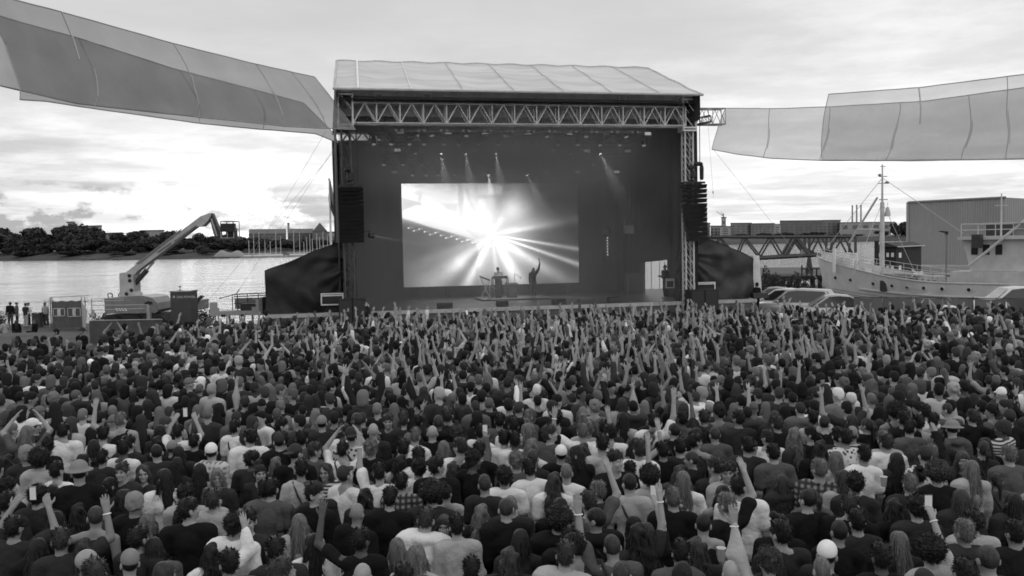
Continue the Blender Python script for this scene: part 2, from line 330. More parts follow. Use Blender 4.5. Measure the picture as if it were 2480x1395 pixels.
# ---------------------------------------------------------------- buildings on the far shore
def building(px0, px1, ytop, back, mt, name, label, cat='building', depth=25, rows=0, cols=0, roof='flat', wy=(0.2, .9), winmat=None, light=None, group=None, base=None):
    A, B = shore_pt(px0, back), shore_pt(px1, back); Yd = (A.y + B.y) / 2
    zt = at((px0 + px1) / 2, ytop, Yd).z; dv = Vector((A.x + B.x, A.y + B.y, 0)).normalized() * depth
    z0 = min(A.z, B.z) - 3 if base is None else base
    r = thing(name, label, cat, ((A.x + B.x) / 2, Yd, z0), 0, group)
    A0, B0 = Vector((A.x, A.y, z0)), Vector((B.x, B.y, z0)); up = Vector((0, 0, zt - z0)); d = (B0 - A0).normalized(); L_ = (B0 - A0).length
    MB().hexa([A0, B0, B0 + dv, A0 + dv, A0 + up, B0 + up, B0 + dv + up, A0 + dv + up]).build('wall', mt, r)
    rm = grey('dark_roof', .12, .8, .3, scale=.3)
    nrm = Vector((d.y, -d.x, 0)) * .6; nrm = nrm if nrm.y < 0 else -nrm
    if roof == 'flat':
        g = MB(); o = Vector((0, 0, .05)); h = Vector((0, 0, .8)); e = d * .8
        g.hexa([A0 + up - e + nrm + o, B0 + up + e + nrm + o, B0 + dv + up + e + o, A0 + dv + up - e + o] + [q + h for q in (A0 + up - e + nrm + o, B0 + up + e + nrm + o, B0 + dv + up + e + o, A0 + dv + up - e + o)]); g.build('roof', rm, r)
    else:
        h = Vector((0, 0, roof)); g = MB(); a, b_ = A0 + up + nrm, B0 + up + nrm
        if light == 'gable': g.prism([a, b_, (a + b_) / 2 + h], dv)
        else: g.prism([a, a + dv - nrm, a + dv / 2 + h], b_ - a)
        g.build('roof', rm, r)
    wm = winmat or grey('far_window', .10, .25, .3, scale=.2)
    for i in range(cols):
        for j in range(rows):
            f0 = (i + .25) / cols; f1 = (i + .75) / cols; z_a = z0 + 3 + (zt - z0 - 3) * (wy[0] + (wy[1] - wy[0]) * (j + .2) / rows); z_b = z0 + 3 + (zt - z0 - 3) * (wy[0] + (wy[1] - wy[0]) * (j + .75) / rows)
            p, q = A0 + d * (L_ * f0) + nrm * .25, A0 + d * (L_ * f1) + nrm * .25; inn = -nrm * .4
            MB().hexa([Vector((p.x, p.y, z_a)), Vector((q.x, q.y, z_a)), Vector((q.x, q.y, z_a)) + inn, Vector((p.x, p.y, z_a)) + inn, Vector((p.x, p.y, z_b)), Vector((q.x, q.y, z_b)), Vector((q.x, q.y, z_b)) + inn, Vector((p.x, p.y, z_b)) + inn]).build('window', wm, r)
    return r
brick = grey('far_brick', .17, .9, .2, scale=.08); brick2 = grey('far_dark_brick', .14, .9, .2, scale=.08); pale = grey('far_render', .28, .9, .12, scale=.08); concrete = grey('far_concrete', .30, .9, .2, scale=.08)
building(163, 252, 549, 260, concrete, 'apartment_block', 'long flat topped block behind the tallest far tree', rows=3, cols=5)
building(168, 186, 539, 275, concrete, 'stair_tower', 'flat rooftop tower poking above the tallest far tree', 'tower', 12, 1, 1)
building(255, 300, 566, 150, pale, 'hall', 'low pale roofed hall between far trees beside the flat block', rows=1, cols=4)
building(345, 400, 559, 420, pale, 'terrace', 'distant pale roofs just above the far treeline by the lift boom', rows=1, cols=5)
building(604, 692, 566, 200, brick2, 'terrace', 'long low terrace house behind the marina masts', rows=2, cols=9, roof=4)
building(697, 758, 565, 205, brick2, 'terrace', 'low terrace house by the thin chimney behind the marina', rows=2, cols=6, roof=4)
building(755, 792, 560, 180, brick2, 'gabled_hall', 'gabled brick hall behind the marina near the flagpole', rows=2, cols=3, roof=7, light='gable')
building(790, 840, 563, 190, concrete, 'terrace', 'grey terrace behind the flagpole running behind the stage', rows=1, cols=4)
def stack(px, y0, back, lb, group=None, r0=1.4):
    P = shore_pt(px, back); T = at(px, y0, P.y)
    r = thing('chimney', lb, 'chimney', P, 0, group); MB().lathe(P, [(r0 * 1.3, -3), (r0, T.z - P.z)], 10).build('shaft', concrete, r); MB().lathe((P.x, P.y, T.z), [(r0 * 1.15, -.9), (r0 * 1.15, .5)], 10).build('rim', brick2, r)
stack(698, 541, 230, 'single thin chimney above the terrace roofs by the marina', r0=.9)
stack(2064, 498, 700, 'slim chimney nearest the truss bridge of the three in a row', 'three slim chimneys'); stack(2074, 497, 705, 'middle one of the three slim chimneys in a row', 'three slim chimneys'); stack(2084, 497, 710, 'slim chimney nearest the ship mast of the three in a row', 'three slim chimneys')
building(1700, 1719, 541, 190, brick2, 'apartment_block', 'dark brick block half hidden by the hanging speakers', rows=3, cols=2)
building(1720, 1746, 548, 210, pale, 'office_block', 'pale low block between dark brick block and slim tower', rows=3, cols=3)
building(1742, 1768, 549, 170, pale, 'office_block', 'pale block with banded windows at the slim tower foot', rows=4, cols=1)
tw = building(1746, 1757, 527, 230, concrete, 'tower_block', 'slim grey tower with a crane on top', 'tower', 15, 3, 1)
P = shore_pt(1751, 236); zt = at(1751, 526, P.y).z
cr = thing('tower_crane', 'thin tower crane with two jibs on the slim grey tower', 'crane', (P.x, P.y, zt)); g = MB(); g.tube((P.x, P.y, zt), (P.x, P.y, zt + 5), .8, n=4); g.build('mast', mid, cr)
g = MB(); q = at(1735, 512, P.y); g.tube((P.x, P.y, zt + 1), q, .5, n=4); g.build('jib', mid, cr); g = MB(); q = at(1746, 513, P.y); g.tube((P.x, P.y, zt + 1), q, .4, n=4); g.build('jib', mid, cr)
building(1768, 1819, 541, 180, brick, 'apartment_block', 'grey brick block beside the slim tower', rows=4, cols=4)
building(1818, 1873, 542, 175, brick, 'apartment_block', 'grey brick block with rows of balconies over the truss bridge', rows=4, cols=6)
building(1872, 1888, 544, 178, concrete, 'office_block', 'narrow grey block squeezed between two brick blocks', rows=4, cols=1)
building(1886, 1991, 535, 190, brick2, 'apartment_block', 'long dark brick block above the far trees', rows=4, cols=9)
building(1989, 2034, 534, 195, brick, 'apartment_block', 'square brick block next to the pale hall', rows=4, cols=4)
building(2032, 2156, 539, 180, pale, 'waterside_hall', 'long pale hall behind the ship mast with dark openings', rows=1, cols=5, wy=(.45, .95))

# ---------------------------------------------------------------- marina on the far shore
boat_m = grey('boat_hull', .55, .5, .15); mast_m = grey('boat_mast', .50, .5, .1)
def sail_boat(px, ytop, lb):
    P = shore_pt(px, -2); P.z = WZ; T = at(px, ytop, P.y)
    r = thing('sailing_boat', lb, 'boat', P, 0, 'sailing boats moored in the far marina')
    L_ = 9.0; pts = [(-.5, .42), (-.2, .5), (.1, .5), (.35, .3), (.5, 0)]
    g = MB(); top = [(x * L_, w_ * 2.6, 1.0 + .3 * abs(x)) for x, w_ in pts]; top = top + [(x, -y, z) for x, y, z in reversed(top[:-1])]; bot = [(x * .85, y * .6, -.1) for x, y, z in top]; n = len(top)
    g.add([P + Vector(q) for q in bot + top], [tuple(range(n, 2 * n)), tuple(range(n))[::-1]] + [(i, (i + 1) % n, n + (i + 1) % n, n + i) for i in range(n)]); g.build('hull', boat_m, r)
    MB().box((P.x - 2, P.y - .8, WZ + 1.1), (P.x + 1.6, P.y + .8, WZ + 1.8)).build('cabin', white, r)
    MB().tube((P.x + .6, P.y, WZ + 1), (P.x + .6, P.y, T.z), .22, .16, 6).build('mast', mast_m, r)
    MB().tube((P.x + .6, P.y, WZ + 2.4), (P.x - 3.4, P.y, WZ + 2.5), .16, .12, 5).build('boom', mast_m, r)
MAR = [(601, 582), (613, 566), (626, 562), (640, 580), (652, 584), (665, 560), (676, 572), (707, 558), (721, 564), (731, 586), (738, 574), (746, 566), (752, 578), (763, 565), (770, 574), (779, 560), (790, 572), (810, 566)]
for i, (px, ty) in enumerate(MAR):
    wh = ['nearest the boom lift basket', 'just past the lift basket', 'with the tall mast past the lift basket', 'with a short mast under the terrace', 'with a low mast before the tall pair', 'with the tallest mast under the terrace', 'short masted beside the tallest mast', 'tall masted below the thin chimney',
          'past the thin chimney', 'with the shortest white mast near the tent roof', 'in the middle of the close row below the gabled hall', 'tall masted in the close row by the tent', 'thin masted in the close row by the tent', 'below the gable of the brick hall', 'short masted beside the gabled hall', 'tallest by the gabled hall end', 'between gabled hall and flagpole', 'beside the flagpole, nearest the stage'][i]
    sail_boat(px, ty, 'small moored sailing boat ' + wh)
for i, (px, lb) in enumerate([(556, 'pale heap of a tarp covered boat under the lift basket'), (640, 'white motor boat ashore among the masts')]):
    P = shore_pt(px, 6); r = thing('covered_boat', lb, 'boat', P, 0)
    wv = 9 if i == 0 else 4
    g = MB(); g.grid(lambda a, b_: P + Vector(((a - .5) * 2 * wv, (b_ - .5) * 5, 0.2 + wv * .55 * max(0, math.sin(math.pi * a)) ** .7 * math.sin(math.pi * b_) ** .5 * (.7 + .3 * math.sin(9 * a)))), 14, 8); g.build('cover', pale, r, smooth=True)
    g = MB(); g.box((P.x - wv * .9, P.y - 2, P.z - .5), (P.x + wv * .9, P.y + 2, P.z + .4)); g.build('hull', boat_m, r)
# flagpole beyond the stage wing
P = at(803, 640, 66); T = at(799, 434, 66); r = thing('flagpole', 'white flagpole with a limp dark flag beside the hanging speakers', 'flagpole', (P.x, P.y, 0))
g = MB(); g.lathe((P.x, P.y, 0), [(.12, 0), (.10, 3), (.05, T.z)], 10); g.ball((P.x, P.y, T.z), .1); g.build('pole', white, r); MB().lathe((P.x, P.y, 0), [(.35, 0), (.35, .15), (.2, .2)], 10).build('base', mid, r)
fl = [(800, 437), (808, 470), (814, 500), (817, 528), (811, 529), (806, 505), (802, 485), (801, 462)]
g = MB(); a = [at(x, y, 66) for x, y in fl]
def flagpt(u_, v_):
    top = a[0].lerp(a[3], v_); bot = a[0].lerp(a[4], v_) + Vector((-.3 * math.sin(math.pi * v_), 0, 0)); q = top.lerp(bot, u_); q.y += .18 * math.sin(7 * u_ + 5 * v_); return q
g.grid(flagpt, 8, 14); g.build('flag', grey('flag_cloth', .16, .8, .2), r, smooth=True)
# ================================================================ the stage
ZD = 1.35
uL0, _ = sp(640, 740, 0.0); uR0, _ = sp(1832, 715, 0.0); uTL, _ = sp(842, 500, 0.0); uTR, _ = sp(1664, 500, 0.0)
deck_m = grey('stage_deck', .10, .45, .35, scale=1.5, spec=.4); tarp = cloth_black
st = thing('concert_stage', 'large outdoor concert stage with pale sloping canvas roof and black drapes', 'stage', S(0, 0, 0))
bx = lambda g, u0, u1, v0, v1, z0, z1: g.box((u0, v0, z0), (u1, v1, z1), S)
bx(MB(), uL0, uR0, 0, 12, .8, ZD).build('deck', deck_m, st)
bx(MB(), uL0 + .05, uR0 - .05, .12, .16, 0, .79).build('deck_skirt', grey('skirt_cloth', .09, .9, .3), st)
bx(MB(), uL0, uR0, -.06, -.003, ZD - .16, ZD + .02).build('deck_edge', grey('deck_edge', .42, .6, .25, scale=2), st)
# roof canvas
UE0, ZE = sp(808, 212, -1.3); UE1, _ = sp(1702, 231, -1.3); ZE -= .05
UR0_, ZR = sp(815, 147, 6.5); UR1_, _ = sp(1570, 165, 6.5)
canvas = bpy.data.materials.new('roof_canvas'); canvas.use_nodes = True; t = canvas.node_tree; t.nodes.clear()
o_ = t.nodes.new('ShaderNodeOutputMaterial'); df = t.nodes.new('ShaderNodeBsdfDiffuse'); tl = t.nodes.new('ShaderNodeBsdfTranslucent'); mx = t.nodes.new('ShaderNodeMixShader'); mx.inputs[0].default_value = .22
tcn = t.nodes.new('ShaderNodeTexCoord'); nz = t.nodes.new('ShaderNodeTexNoise'); nz.inputs['Scale'].default_value = .5; nz.inputs['Detail'].default_value = 5; mpn = t.nodes.new('ShaderNodeMapping'); mpn.inputs['Scale'].default_value = (.35, 2.2, 2.2)
t.links.new(tcn.outputs['Object'], mpn.inputs[0]); t.links.new(mpn.outputs[0], nz.inputs['Vector']); mr = t.nodes.new('ShaderNodeMapRange'); mr.inputs[1].default_value = .3; mr.inputs[2].default_value = .7; mr.inputs[3].default_value = .66; mr.inputs[4].default_value = .88
t.links.new(nz.outputs['Fac'], mr.inputs[0]); t.links.new(mr.outputs[0], df.inputs['Color']); tl.inputs['Color'].default_value = (.6, .6, .6, 1)
t.links.new(df.outputs[0], mx.inputs[1]); t.links.new(tl.outputs[0], mx.inputs[2]); t.links.new(mx.outputs[0], o_.inputs[0])
def roof_pt(a, b_):
    b2 = b_ * 2
    if b2 <= 1: u = (UE0 * (1 - b2) + UR0_ * b2) + (a) * ((UE1 - UE0) * (1 - b2) + (UR1_ - UR0_) * b2); v_ = -1.3 + 7.8 * b2; z = ZE + (ZR - ZE) * b2
    else: q = b2 - 1; u = UR0_ + (UE0 - UR0_) * q + a * ((UR1_ - UR0_) * (1 - q) + (UE1 - UE0) * q); v_ = 6.5 + 6.5 * q; z = ZR + (ZE - .3 - ZR) * q
    bay = (a * 7.35 + .55) % 1.0
    z -= .14 * math.sin(math.pi * bay) ** .8 * abs(math.sin(3 * math.pi * b2)) ** .7 + .03 * math.sin(a * 61) * math.sin(b2 * 17)
    return S(u, v_, z)
MB().grid(roof_pt, 118, 40).build('roof', canvas, st, smooth=True)
sm_w = grey('seam_white', .8, .7, .1)
for i in range(8):
    a = (i + .45) / 7.35
    if a < 1:
        g = MB(); pts = [roof_pt(a, b_ / 40) + Vector((0, 0, .03)) for b_ in range(0, 21)]; g.path(pts, .022 if i else .06, 5); g.build('roof_seam', sm_w if i < 2 else grey('seam_grey', .48, .7, .1), st)
g = MB(); g.path([roof_pt(i / 60, 0) for i in range(61)], .06, 6); g.path([roof_pt(0, i / 40) for i in range(41)], .06, 6); g.path([roof_pt(1, i / 40) for i in range(41)], .06, 6); g.path([roof_pt(i / 60, .5) for i in range(61)], .05, 6); g.build('roof_edge', grey('roof_edge_tube', .45, .6, .2), st)
# black under-ceiling, front valance, side and rear skirts under the roof
bk = grey('black_drape', .060, .85, .35, scale=.8, bump=.25, bscale=3)
g = MB(); g.grid(lambda a, b_: S(UE0 + .25 + a * (UE1 - UE0 - .5), -1.0 + b_ * 13.2, ZE - .45 + (ZR - ZE - 1.0) * (1 - abs((-1.0 + b_ * 13.2 - 6.5) / 7.8)) ), 30, 20); g.build('ceiling', bk, st)
def drape(p0, p1, z0, z1, nf, amp, name, mt=bk, nz_=12, nu=90, bow=0):
    g = MB()
    def f(a, b_):
        s_ = math.sin(a * nf * 2 * math.pi + .7 * math.sin(3 * b_)) * amp * (.4 + .6 * (1 - b_))
        return S(p0[0] + (p1[0] - p0[0]) * a, p0[1] + (p1[1] - p0[1]) * a, z0 + (z1 - z0) * b_) + (SV if abs(p1[0] - p0[0]) > abs(p1[1] - p0[1]) else SU) * s_
    return g.grid(f, nu, nz_).build(name, mt, st, smooth=True)
drape((UE0 + .1, .75), (UE1 - .1, .75), sp(1240, 285, .75)[1], ZE + .4, 20, .02, 'valance', grey('valance_cloth', .45, .9, .3))  # black scrim in pale grey: the haze glow is put into its colour
drape((UE0 + .1, -1.2), (UE0 + .12, 12.8), ZE - 1.2, ZE + .1, 10, .02, 'side_skirt'); drape((UE1 - .1, -1.2), (UE1 - .12, 12.8), ZE - 1.2, ZE + .1, 10, .02, 'side_skirt')
for uq in (UE0 + .18, UE1 - .18):                       # gable sheets closing the roof ends
    MB().grid(lambda a, b_: S(uq + .02 * math.sin(20 * a), -1.1 + 13.8 * a, ZE - .3 + b_ * (.25 + (ZR - ZE - .45) * (1 - min(1, abs(-1.1 + 13.8 * a - 6.5) / 7.8)))), 40, 6).build('gable_sheet', bk, st)
ZB = sp(900, 341, 11.0)[1]
drape((uTL - .6, 11), (uTR + .9, 11), ZD, ZB, 26, .07, 'back_drape')
for ua_, ub_, yy_ in ((uTL - .3, sp(914, 330, 11.3)[0], 322), (sp(914, 330, 11.3)[0], sp(1005, 330, 11.3)[0], 336.5), (sp(1005, 330, 11.3)[0], sp(1330, 330, 11.3)[0], 334.5), (sp(1330, 330, 11.3)[0], uTR + .3, 340.5)):
    drape((ua_, 11.3), (ub_, 11.3), sp(900, yy_, 11.3)[1], ZE + .3, 5, .03, 'rear_skirt', nu=24)
drape((uTL - .45, .4), (uTL - .45, 11), ZD, ZE - .2, 16, .06, 'side_drape')
# drape on the far wing of the stage, cut away above a doorway
dv0, dv1 = 3.4, 7.9
for (v0_, v1_, z0_, z1_) in ((-.25, dv0 + .6, ZD, ZE - .2), (dv1 - .4, 11.4, ZD, ZE - .2)):
    drape((uTR + .45, v0_), (uTR + .45, v1_), z0_, z1_, 5, .06, 'side_drape', nu=40)
def swag(a, b_):
    zl = sp(1590, 632, 5)[1] + .25 * (1 - a) - .15; z = zl + (ZE - .2 - zl) * b_
    fold = .16 * math.sin((b_ * 11 + a * 2.2) * 2) * max(0, 1 - b_ * 2.2)
    return S(uTR + .45 - .1 + fold, dv0 + (dv1 - dv0) * a, z)
MB().grid(swag, 30, 70).build('side_drape', grey('gathered_drape', .045, .55, .35, scale=1.2), st, smooth=True)
# front truss with its corner blocks
ztop = sp(1250, 256, -.1)[1]; zbot = sp(1250, 303, -.1)[1]; tz = (ztop + zbot) / 2; tH = ztop - zbot
g = MB(); g.truss(S(uTL + .35, -.1, tz), S(uTR - .2, -.1, tz), .6, tH, bay=1.12, rc=.045, rb=.032); g.build('front_truss', alu, st)
for uu, px in ((uTL, 845), (uTR, 1664)):
    g = MB(); g.truss(S(uu, -.1, tz - tH * .75), S(uu, -.1, tz + tH * 1.05), .66, .62, up=SV, bay=.9, rc=.055, rb=.03)
    for dz in (-.75, -.6, .9, 1.05): bx(g, uu - .36, uu + .36, -.5, .3, tz + tH * dz - .04, tz + tH * dz + .04)
    g.build('tower_head', alu, st)
for px in (917, 1035, 1311, 1508):
    u_, z_ = sp(px, 236, .55); g = MB(); q = .17
    g.path([S(u_ + a * q, .55, z_ + b_ * q) for a, b_ in ((-1, -1), (1, -1), (1, 1), (-1, 1), (-1, -1))], .028, 5); g.truss(S(u_, .6, z_), S(u_, 10.5, z_), .32, .32, bay=.9, rc=.02, rb=.012); g.build('roof_beam', alu, st)
tow_m = grey('tower_steel', .07, .5, .2, metal=.3)
for uu, vv, nm in ((uTL, -.1, 0), (uTR, -.1, 0), (uTL, 10.6, 0), (uTR, 10.6, 0)):
    g = MB(); g.truss(S(uu, vv, ZD), S(uu, vv, tz - tH * .6), .42, .42, up=SV, bay=.62, rc=.045, rb=.022); g.build('tower', tow_m if uu == uTL else black if vv > 5 else alu, st)
# lower scaffold legs seen at the front corners
for px in (850, 1655):
    u_, _ = sp(px, 700, .4); g = MB(); g.truss(S(u_, .5, ZD), S(u_, .5, ZD + 2.6), .55, .5, up=SV, bay=.9, rc=.03, rb=.02); g.tube(S(u_, .2, ZD), S(u_, .2, ZD + 1.6), .07, n=8); g.build('scaffold_leg', tow_m, st)
# side arm carrying the sail
a0 = sw(1690, 283, .2); a1 = sw(1752, 283, .2); g = MB(); g.truss(a0, a1, .5, tH * .85, bay=.75, rc=.035, rb=.02); g.build('side_arm', grey('arm_steel', .30, .5, .2, metal=.3), st)
g = MB(); p, q = sw(1660, 300, .1), sw(1722, 287, -.6); g.truss(p, q, .35, .3, bay=.4, rc=.025, rb=.015); g.build('stair_arm', tow_m, st)
# rear truss seen through the gap
zg = (ZB + sp(900, 321, 11.3)[1]) / 2; g = MB(); g.truss(S(uTL, 11.15, zg), S(uTR, 11.15, zg), .3, .55, bay=.8, rc=.04, rb=.035); g.build('rear_truss', black, st)

# ---------------------------------------------------------------- side wings (black tarpaulin tents)
def wing(outline_top, zbot, vf, name, label, cols, dirv, seed):
    """outline_top: list of (px,py) along the top edge; a hanging tarpaulin front with folds and a sloping roof sheet behind it"""
    r = thing(name, label, 'tent', S(sp(*outline_top[0], vf)[0], vf, 0)); pts = [sp(x, y, vf) for x, y in outline_top]
    rs = np.random.default_rng(seed); ph = rs.uniform(0, 6, 12)
    us = [p[0] for p in pts]; zs = [p[1] for p in pts]
    def top(a):
        u_ = us[0] + (us[-1] - us[0]) * a; return u_, float(np.interp(u_, us if us[0] < us[-1] else us[::-1], zs if us[0] < us[-1] else zs[::-1]))
    def f(a, b_):
        u_, zt = top(a); z = zbot + (zt - zbot) * b_
        s_ = 0
        ca, cb = top(1)[0], us[0]; w1 = u_ + .5 * math.sin(1.3 * z + ph[8]); w2 = z + .3 * math.sin(1.1 * u_ + ph[9])
        fan = math.atan2(z - zbot - 2.4, (u_ - ca) * dirv - .6)              # folds fanning out of the upper corner
        s_ += .16 * math.sin(9 * fan + ph[0]) * math.exp(-((u_ - ca) / 2.2) ** 2) + .08 * math.sin(21 * fan + ph[1]) * math.exp(-((u_ - ca) / 1.6) ** 2)
        s_ += .10 * math.sin(2.3 * w1 + 2.9 * dirv * w2 + ph[2]) + .06 * math.sin(5.1 * w1 - 2.2 * dirv * w2 + ph[3]) + .045 * math.sin(7.7 * w1 + ph[4] + 1.5 * w2) * (1 - b_)
        s_ += .30 * max(0, math.sin(.9 * u_ * dirv + 1.35 * z + ph[7])) ** 4
        return S(u_, vf - .05 - .85 * s_ * (1 - b_ ** 5), z)
    MB().grid(f, cols, 44).build('front_sheet', cloth_black, r, smooth=True)
    def rf(a, b_):
        u_, zt = top(a); return S(u_, vf - .08 + b_ * 5, zt - .12 * b_ - .10 * math.sin(math.pi * b_) + .015 * math.sin(14 * a))
    MB().grid(rf, 40, 10).build('roof_sheet', grey('roof_tarp', .028, .9, .3, spec=.05), r, smooth=True)
    def sf(a, b_):
        u_, zt = top(0); return S(u_ + .06 * math.sin(9 * a), vf + a * 5, zbot + (zt - zbot) * b_)
    MB().grid(sf, 24, 8).build('end_sheet', cloth_black, r, smooth=True)
    return r
wl = wing([(641, 655), (700, 634), (760, 608), (815, 588), (842, 582)], ZD, .9, 'stage_wing_tent', 'black tarpaulin lean-to tent beside the dark water on the lift side of the stage', 70, 1, 3)
wr = wing([(1824, 626), (1790, 608), (1750, 592), (1715, 578), (1676, 560)], ZD, .9, 'stage_wing_tent', 'black wrinkled tarpaulin lean-to on the ship side of the stage', 60, -1, 5)
wp_ = grey('wing_tarp', .05, .6, .4, scale=1.2, bump=.35, bscale=5, spec=.3)
for ch in wr.children:
    if not ch.name.startswith('roof'): ch.data.materials[0] = wp_
p = sw(1829, 706, 1.6); tpt = sw(1831, 619, 1.6)
r = thing('fabric_column', 'pale fabric covered column at the end of the black ship side tarpaulin', 'column', (p.x, p.y, ZD)); hw = .2
g = MB(); g.hexa([p + Vector((-.16, -.2, 0)), p + Vector((.3, -.2, 0)), p + Vector((.3, .2, 0)), p + Vector((-.16, .2, 0)), tpt + Vector((-.2, -.2, 0)), tpt + Vector((.12, -.2, 0)), tpt + Vector((.12, .2, 0)), tpt + Vector((-.2, .2, 0))]); g.build('column_cover', white, r)
MB().box((p.x - .3, p.y - .3, ZD), (p.x + .42, p.y + .3, ZD + .06)).build('base', mid, r)

# ---------------------------------------------------------------- video screen (lit): the moving picture is painted as its own light
uA, zA = sp(972, 445, 9.6); uB, _ = sp(1399, 447, 9.6); zC = sp(972, 696, 9.6)[1]
GW, GH = 300, 176
xs = np.linspace(0, 1, GW + 1); ys = np.linspace(0, 1, GH + 1); Xg, Yg = np.meshgrid(xs, ys)     # Yg from the bottom
px = 972 + Xg * 427; py = 696 - Yg * 250
def sst(a, b_, x): t_ = np.clip((x - a) / (b_ - a), 0, 1); return t_ * t_ * (3 - 2 * t_)
def inside(poly, soft=2.0):
    d = np.full(px.shape, 1e9); n = len(poly); ar = sum(poly[i][0] * poly[(i + 1) % n][1] - poly[(i + 1) % n][0] * poly[i][1] for i in range(n)); sg = 1 if ar > 0 else -1
    for i in range(n):
        (x0, y0), (x1, y1) = poly[i], poly[(i + 1) % n]; L_ = math.hypot(x1 - x0, y1 - y0)
        d = np.minimum(d, sg * ((x1 - x0) * (py - y0) - (y1 - y0) * (px - x0)) / L_)
    return sst(-soft, soft, d)
def fbm(sx_, sy_, seed):
    rs = np.random.default_rng(seed); o = np.zeros(px.shape)
    for k_ in range(6):
        f_ = 1.9 ** k_; a, b_, c = rs.uniform(0, 6.3, 3); th = rs.uniform(0, 3.1)
        o += np.sin((px * math.cos(th) * sx_ + py * math.sin(th) * sy_) * f_ + a + 1.3 * np.sin(py * sy_ * f_ * .7 + b_)) / (1.5 ** k_)
    return o * .25
cx, cy = 1185.0, 572.0; dx, dy = px - cx, py - cy; rad = np.hypot(dx, dy); ang = np.degrees(np.arctan2(dy, dx))
img = np.full(px.shape, .235)
img += .46 * np.exp(-(rad / 105) ** 2) + .10 * np.exp(-(rad / 190) ** 2)
img += .03 * fbm(.05, .05, 1)
left = sst(1215, 1160, px + (py - 480) * .25) ; upper = sst(575, 520, py - (px - 1060) * .18)
img = img * (1 - left * upper) + (left * upper) * .86                       # pale daylight picture
hz_ = sst(1175, 1255, px) * sst(1330, 1235, px) * sst(560, 500, py); img = img + hz_ * .28
for poly, val, so_f in [([(972, 478), (1005, 488), (1016, 495), (972, 512)], .42, 3), ([(1000, 452), (1022, 448), (1030, 452), (1014, 456)], .55, 2), ([(995, 470), (1012, 463), (1030, 468), (1012, 473)], .5, 2), ([(1010, 470), (1018, 470), (1018, 500), (1010, 500)], .55, 2),
        ([(1105, 447), (1118, 447), (1118, 540), (1106, 540)], .60, 2), ([(1086, 447), (1100, 447), (1088, 478)], .68, 2), ([(1118, 450), (1124, 450), (1152, 520), (1140, 525)], .66, 3), ([(1145, 447), (1152, 447), (1152, 530), (1145, 530)], .72, 2),
        ([(1152, 474), (1240, 474), (1240, 483), (1152, 483)], .60, 2), ([(1152, 447), (1158, 447), (1158, 474), (1152, 474)], .66, 2), ([(1172, 484), (1194, 484), (1194, 525), (1172, 525)], .70, 3), ([(1200, 498), (1226, 498), (1224, 530), (1200, 530)], .62, 3), ([(1065, 495), (1104, 495), (1104, 520), (1078, 510)], .62, 3),
        ([(1152, 450), (1212, 452), (1212, 473), (1152, 473)], .97, 2), ([(972, 447), (1086, 447), (1086, 470), (1036, 476), (972, 474)], .96, 14)]:
    m_ = inside(poly, so_f * 1.6); img = img * (1 - m_ * .62) + (val * .75 + .21) * m_ * .62
m_ = inside([(973, 518), (1046, 493), (1060, 493), (1110, 545), (1170, 586), (1150, 592), (1040, 552), (973, 533)], 2.5); img = img * (1 - m_) + .80 * m_
low = inside([(973, 534), (1060, 560), (1150, 592), (1150, 700), (973, 700)], 5); img = img * (1 - .45 * low) + .30 * low * .45 + .03 * low * fbm(.09, .12, 4)
for i in range(16):
    bx_, by_ = 986 + i * 12.6, 553 + i * 3.15 + 4 * math.sin(i * 2.1)
    img += .75 * np.exp(-(((px - bx_) / (2.0 if i % 2 else 1.5)) ** 2 + ((py - by_) / 1.4) ** 2)); img += .25 * np.exp(-(((px - bx_ - 6) / 4) ** 2 + ((py - by_ + 1) / 1.2) ** 2))
for a0_, wdt, s_, r0_, r1_ in [(a_, w_ * 1.25, s2 * .85, b_, c_) for a_, w_, s2, b_, c_ in [(10.5, 1.3, .62, 70, 400), (20, 1.5, .60, 70, 400), (-9, 3.2, .30, 40, 300), (-15, 6, .16, 40, 280), (33, 4.5, .36, 60, 330), (41, 7, .20, 40, 200), (58, 5.5, .42, 60, 190), (66, 5, .30, 60, 180), (84, 3.5, .16, 40, 170), (118, 4.5, .46, 60, 190), (112, 8, .18, 40, 190), (138, 6.5, .28, 60, 260), (147, 8, .22, 60, 300), (160, 4, .10, 60, 280), (-60, 10, .15, 20, 130), (-100, 12, .10, 20, 120)]]:
    d_ = np.abs((ang - a0_ + 180) % 360 - 180); img += s_ * np.exp(-(d_ / wdt) ** 2) * sst(0, r0_, rad) * sst(r1_ * 1.15, r1_ * .5, rad) * (.85 + .15 * fbm(.08, .08, 9))
img += .35 * np.exp(-((rad) / 7) ** 2) + .18 * np.exp(-(((px - 1105) / 22) ** 2 + ((py - 640) / 22) ** 2))
img -= .10 * sst(1240, 1300, px) * sst(540, 470, py) * (1 + .4 * fbm(.04, .04, 2))
img = img * (1 - .55 * sst(1225, 1390, px) * (1 - .5 * sst(560, 640, py))) + .10 * left * upper
img = np.clip(img, .08, 1.0); lin = np.where(img < .04045, img / 12.92, ((img + .055) / 1.055) ** 2.4)
g = MB(); g.grid(lambda a, b_: S(uA + (uB - uA) * a, 9.6, zC + (zA - zC) * b_), GW, GH)
em = bpy.data.materials.new('led_picture'); em.use_nodes = True; t = em.node_tree; t.nodes.clear(); o_ = t.nodes.new('ShaderNodeOutputMaterial'); e = t.nodes.new('ShaderNodeEmission'); at_ = t.nodes.new('ShaderNodeAttribute'); at_.attribute_name = 'picture'
t.links.new(at_.outputs['Color'], e.inputs[0]); e.inputs[1].default_value = 2.2; t.links.new(e.outputs[0], o_.inputs[0])
scr = thing('video_screen', 'large lit video screen with beams of light radiating across its picture', 'screen', S((uA + uB) / 2, 9.7, ZD))
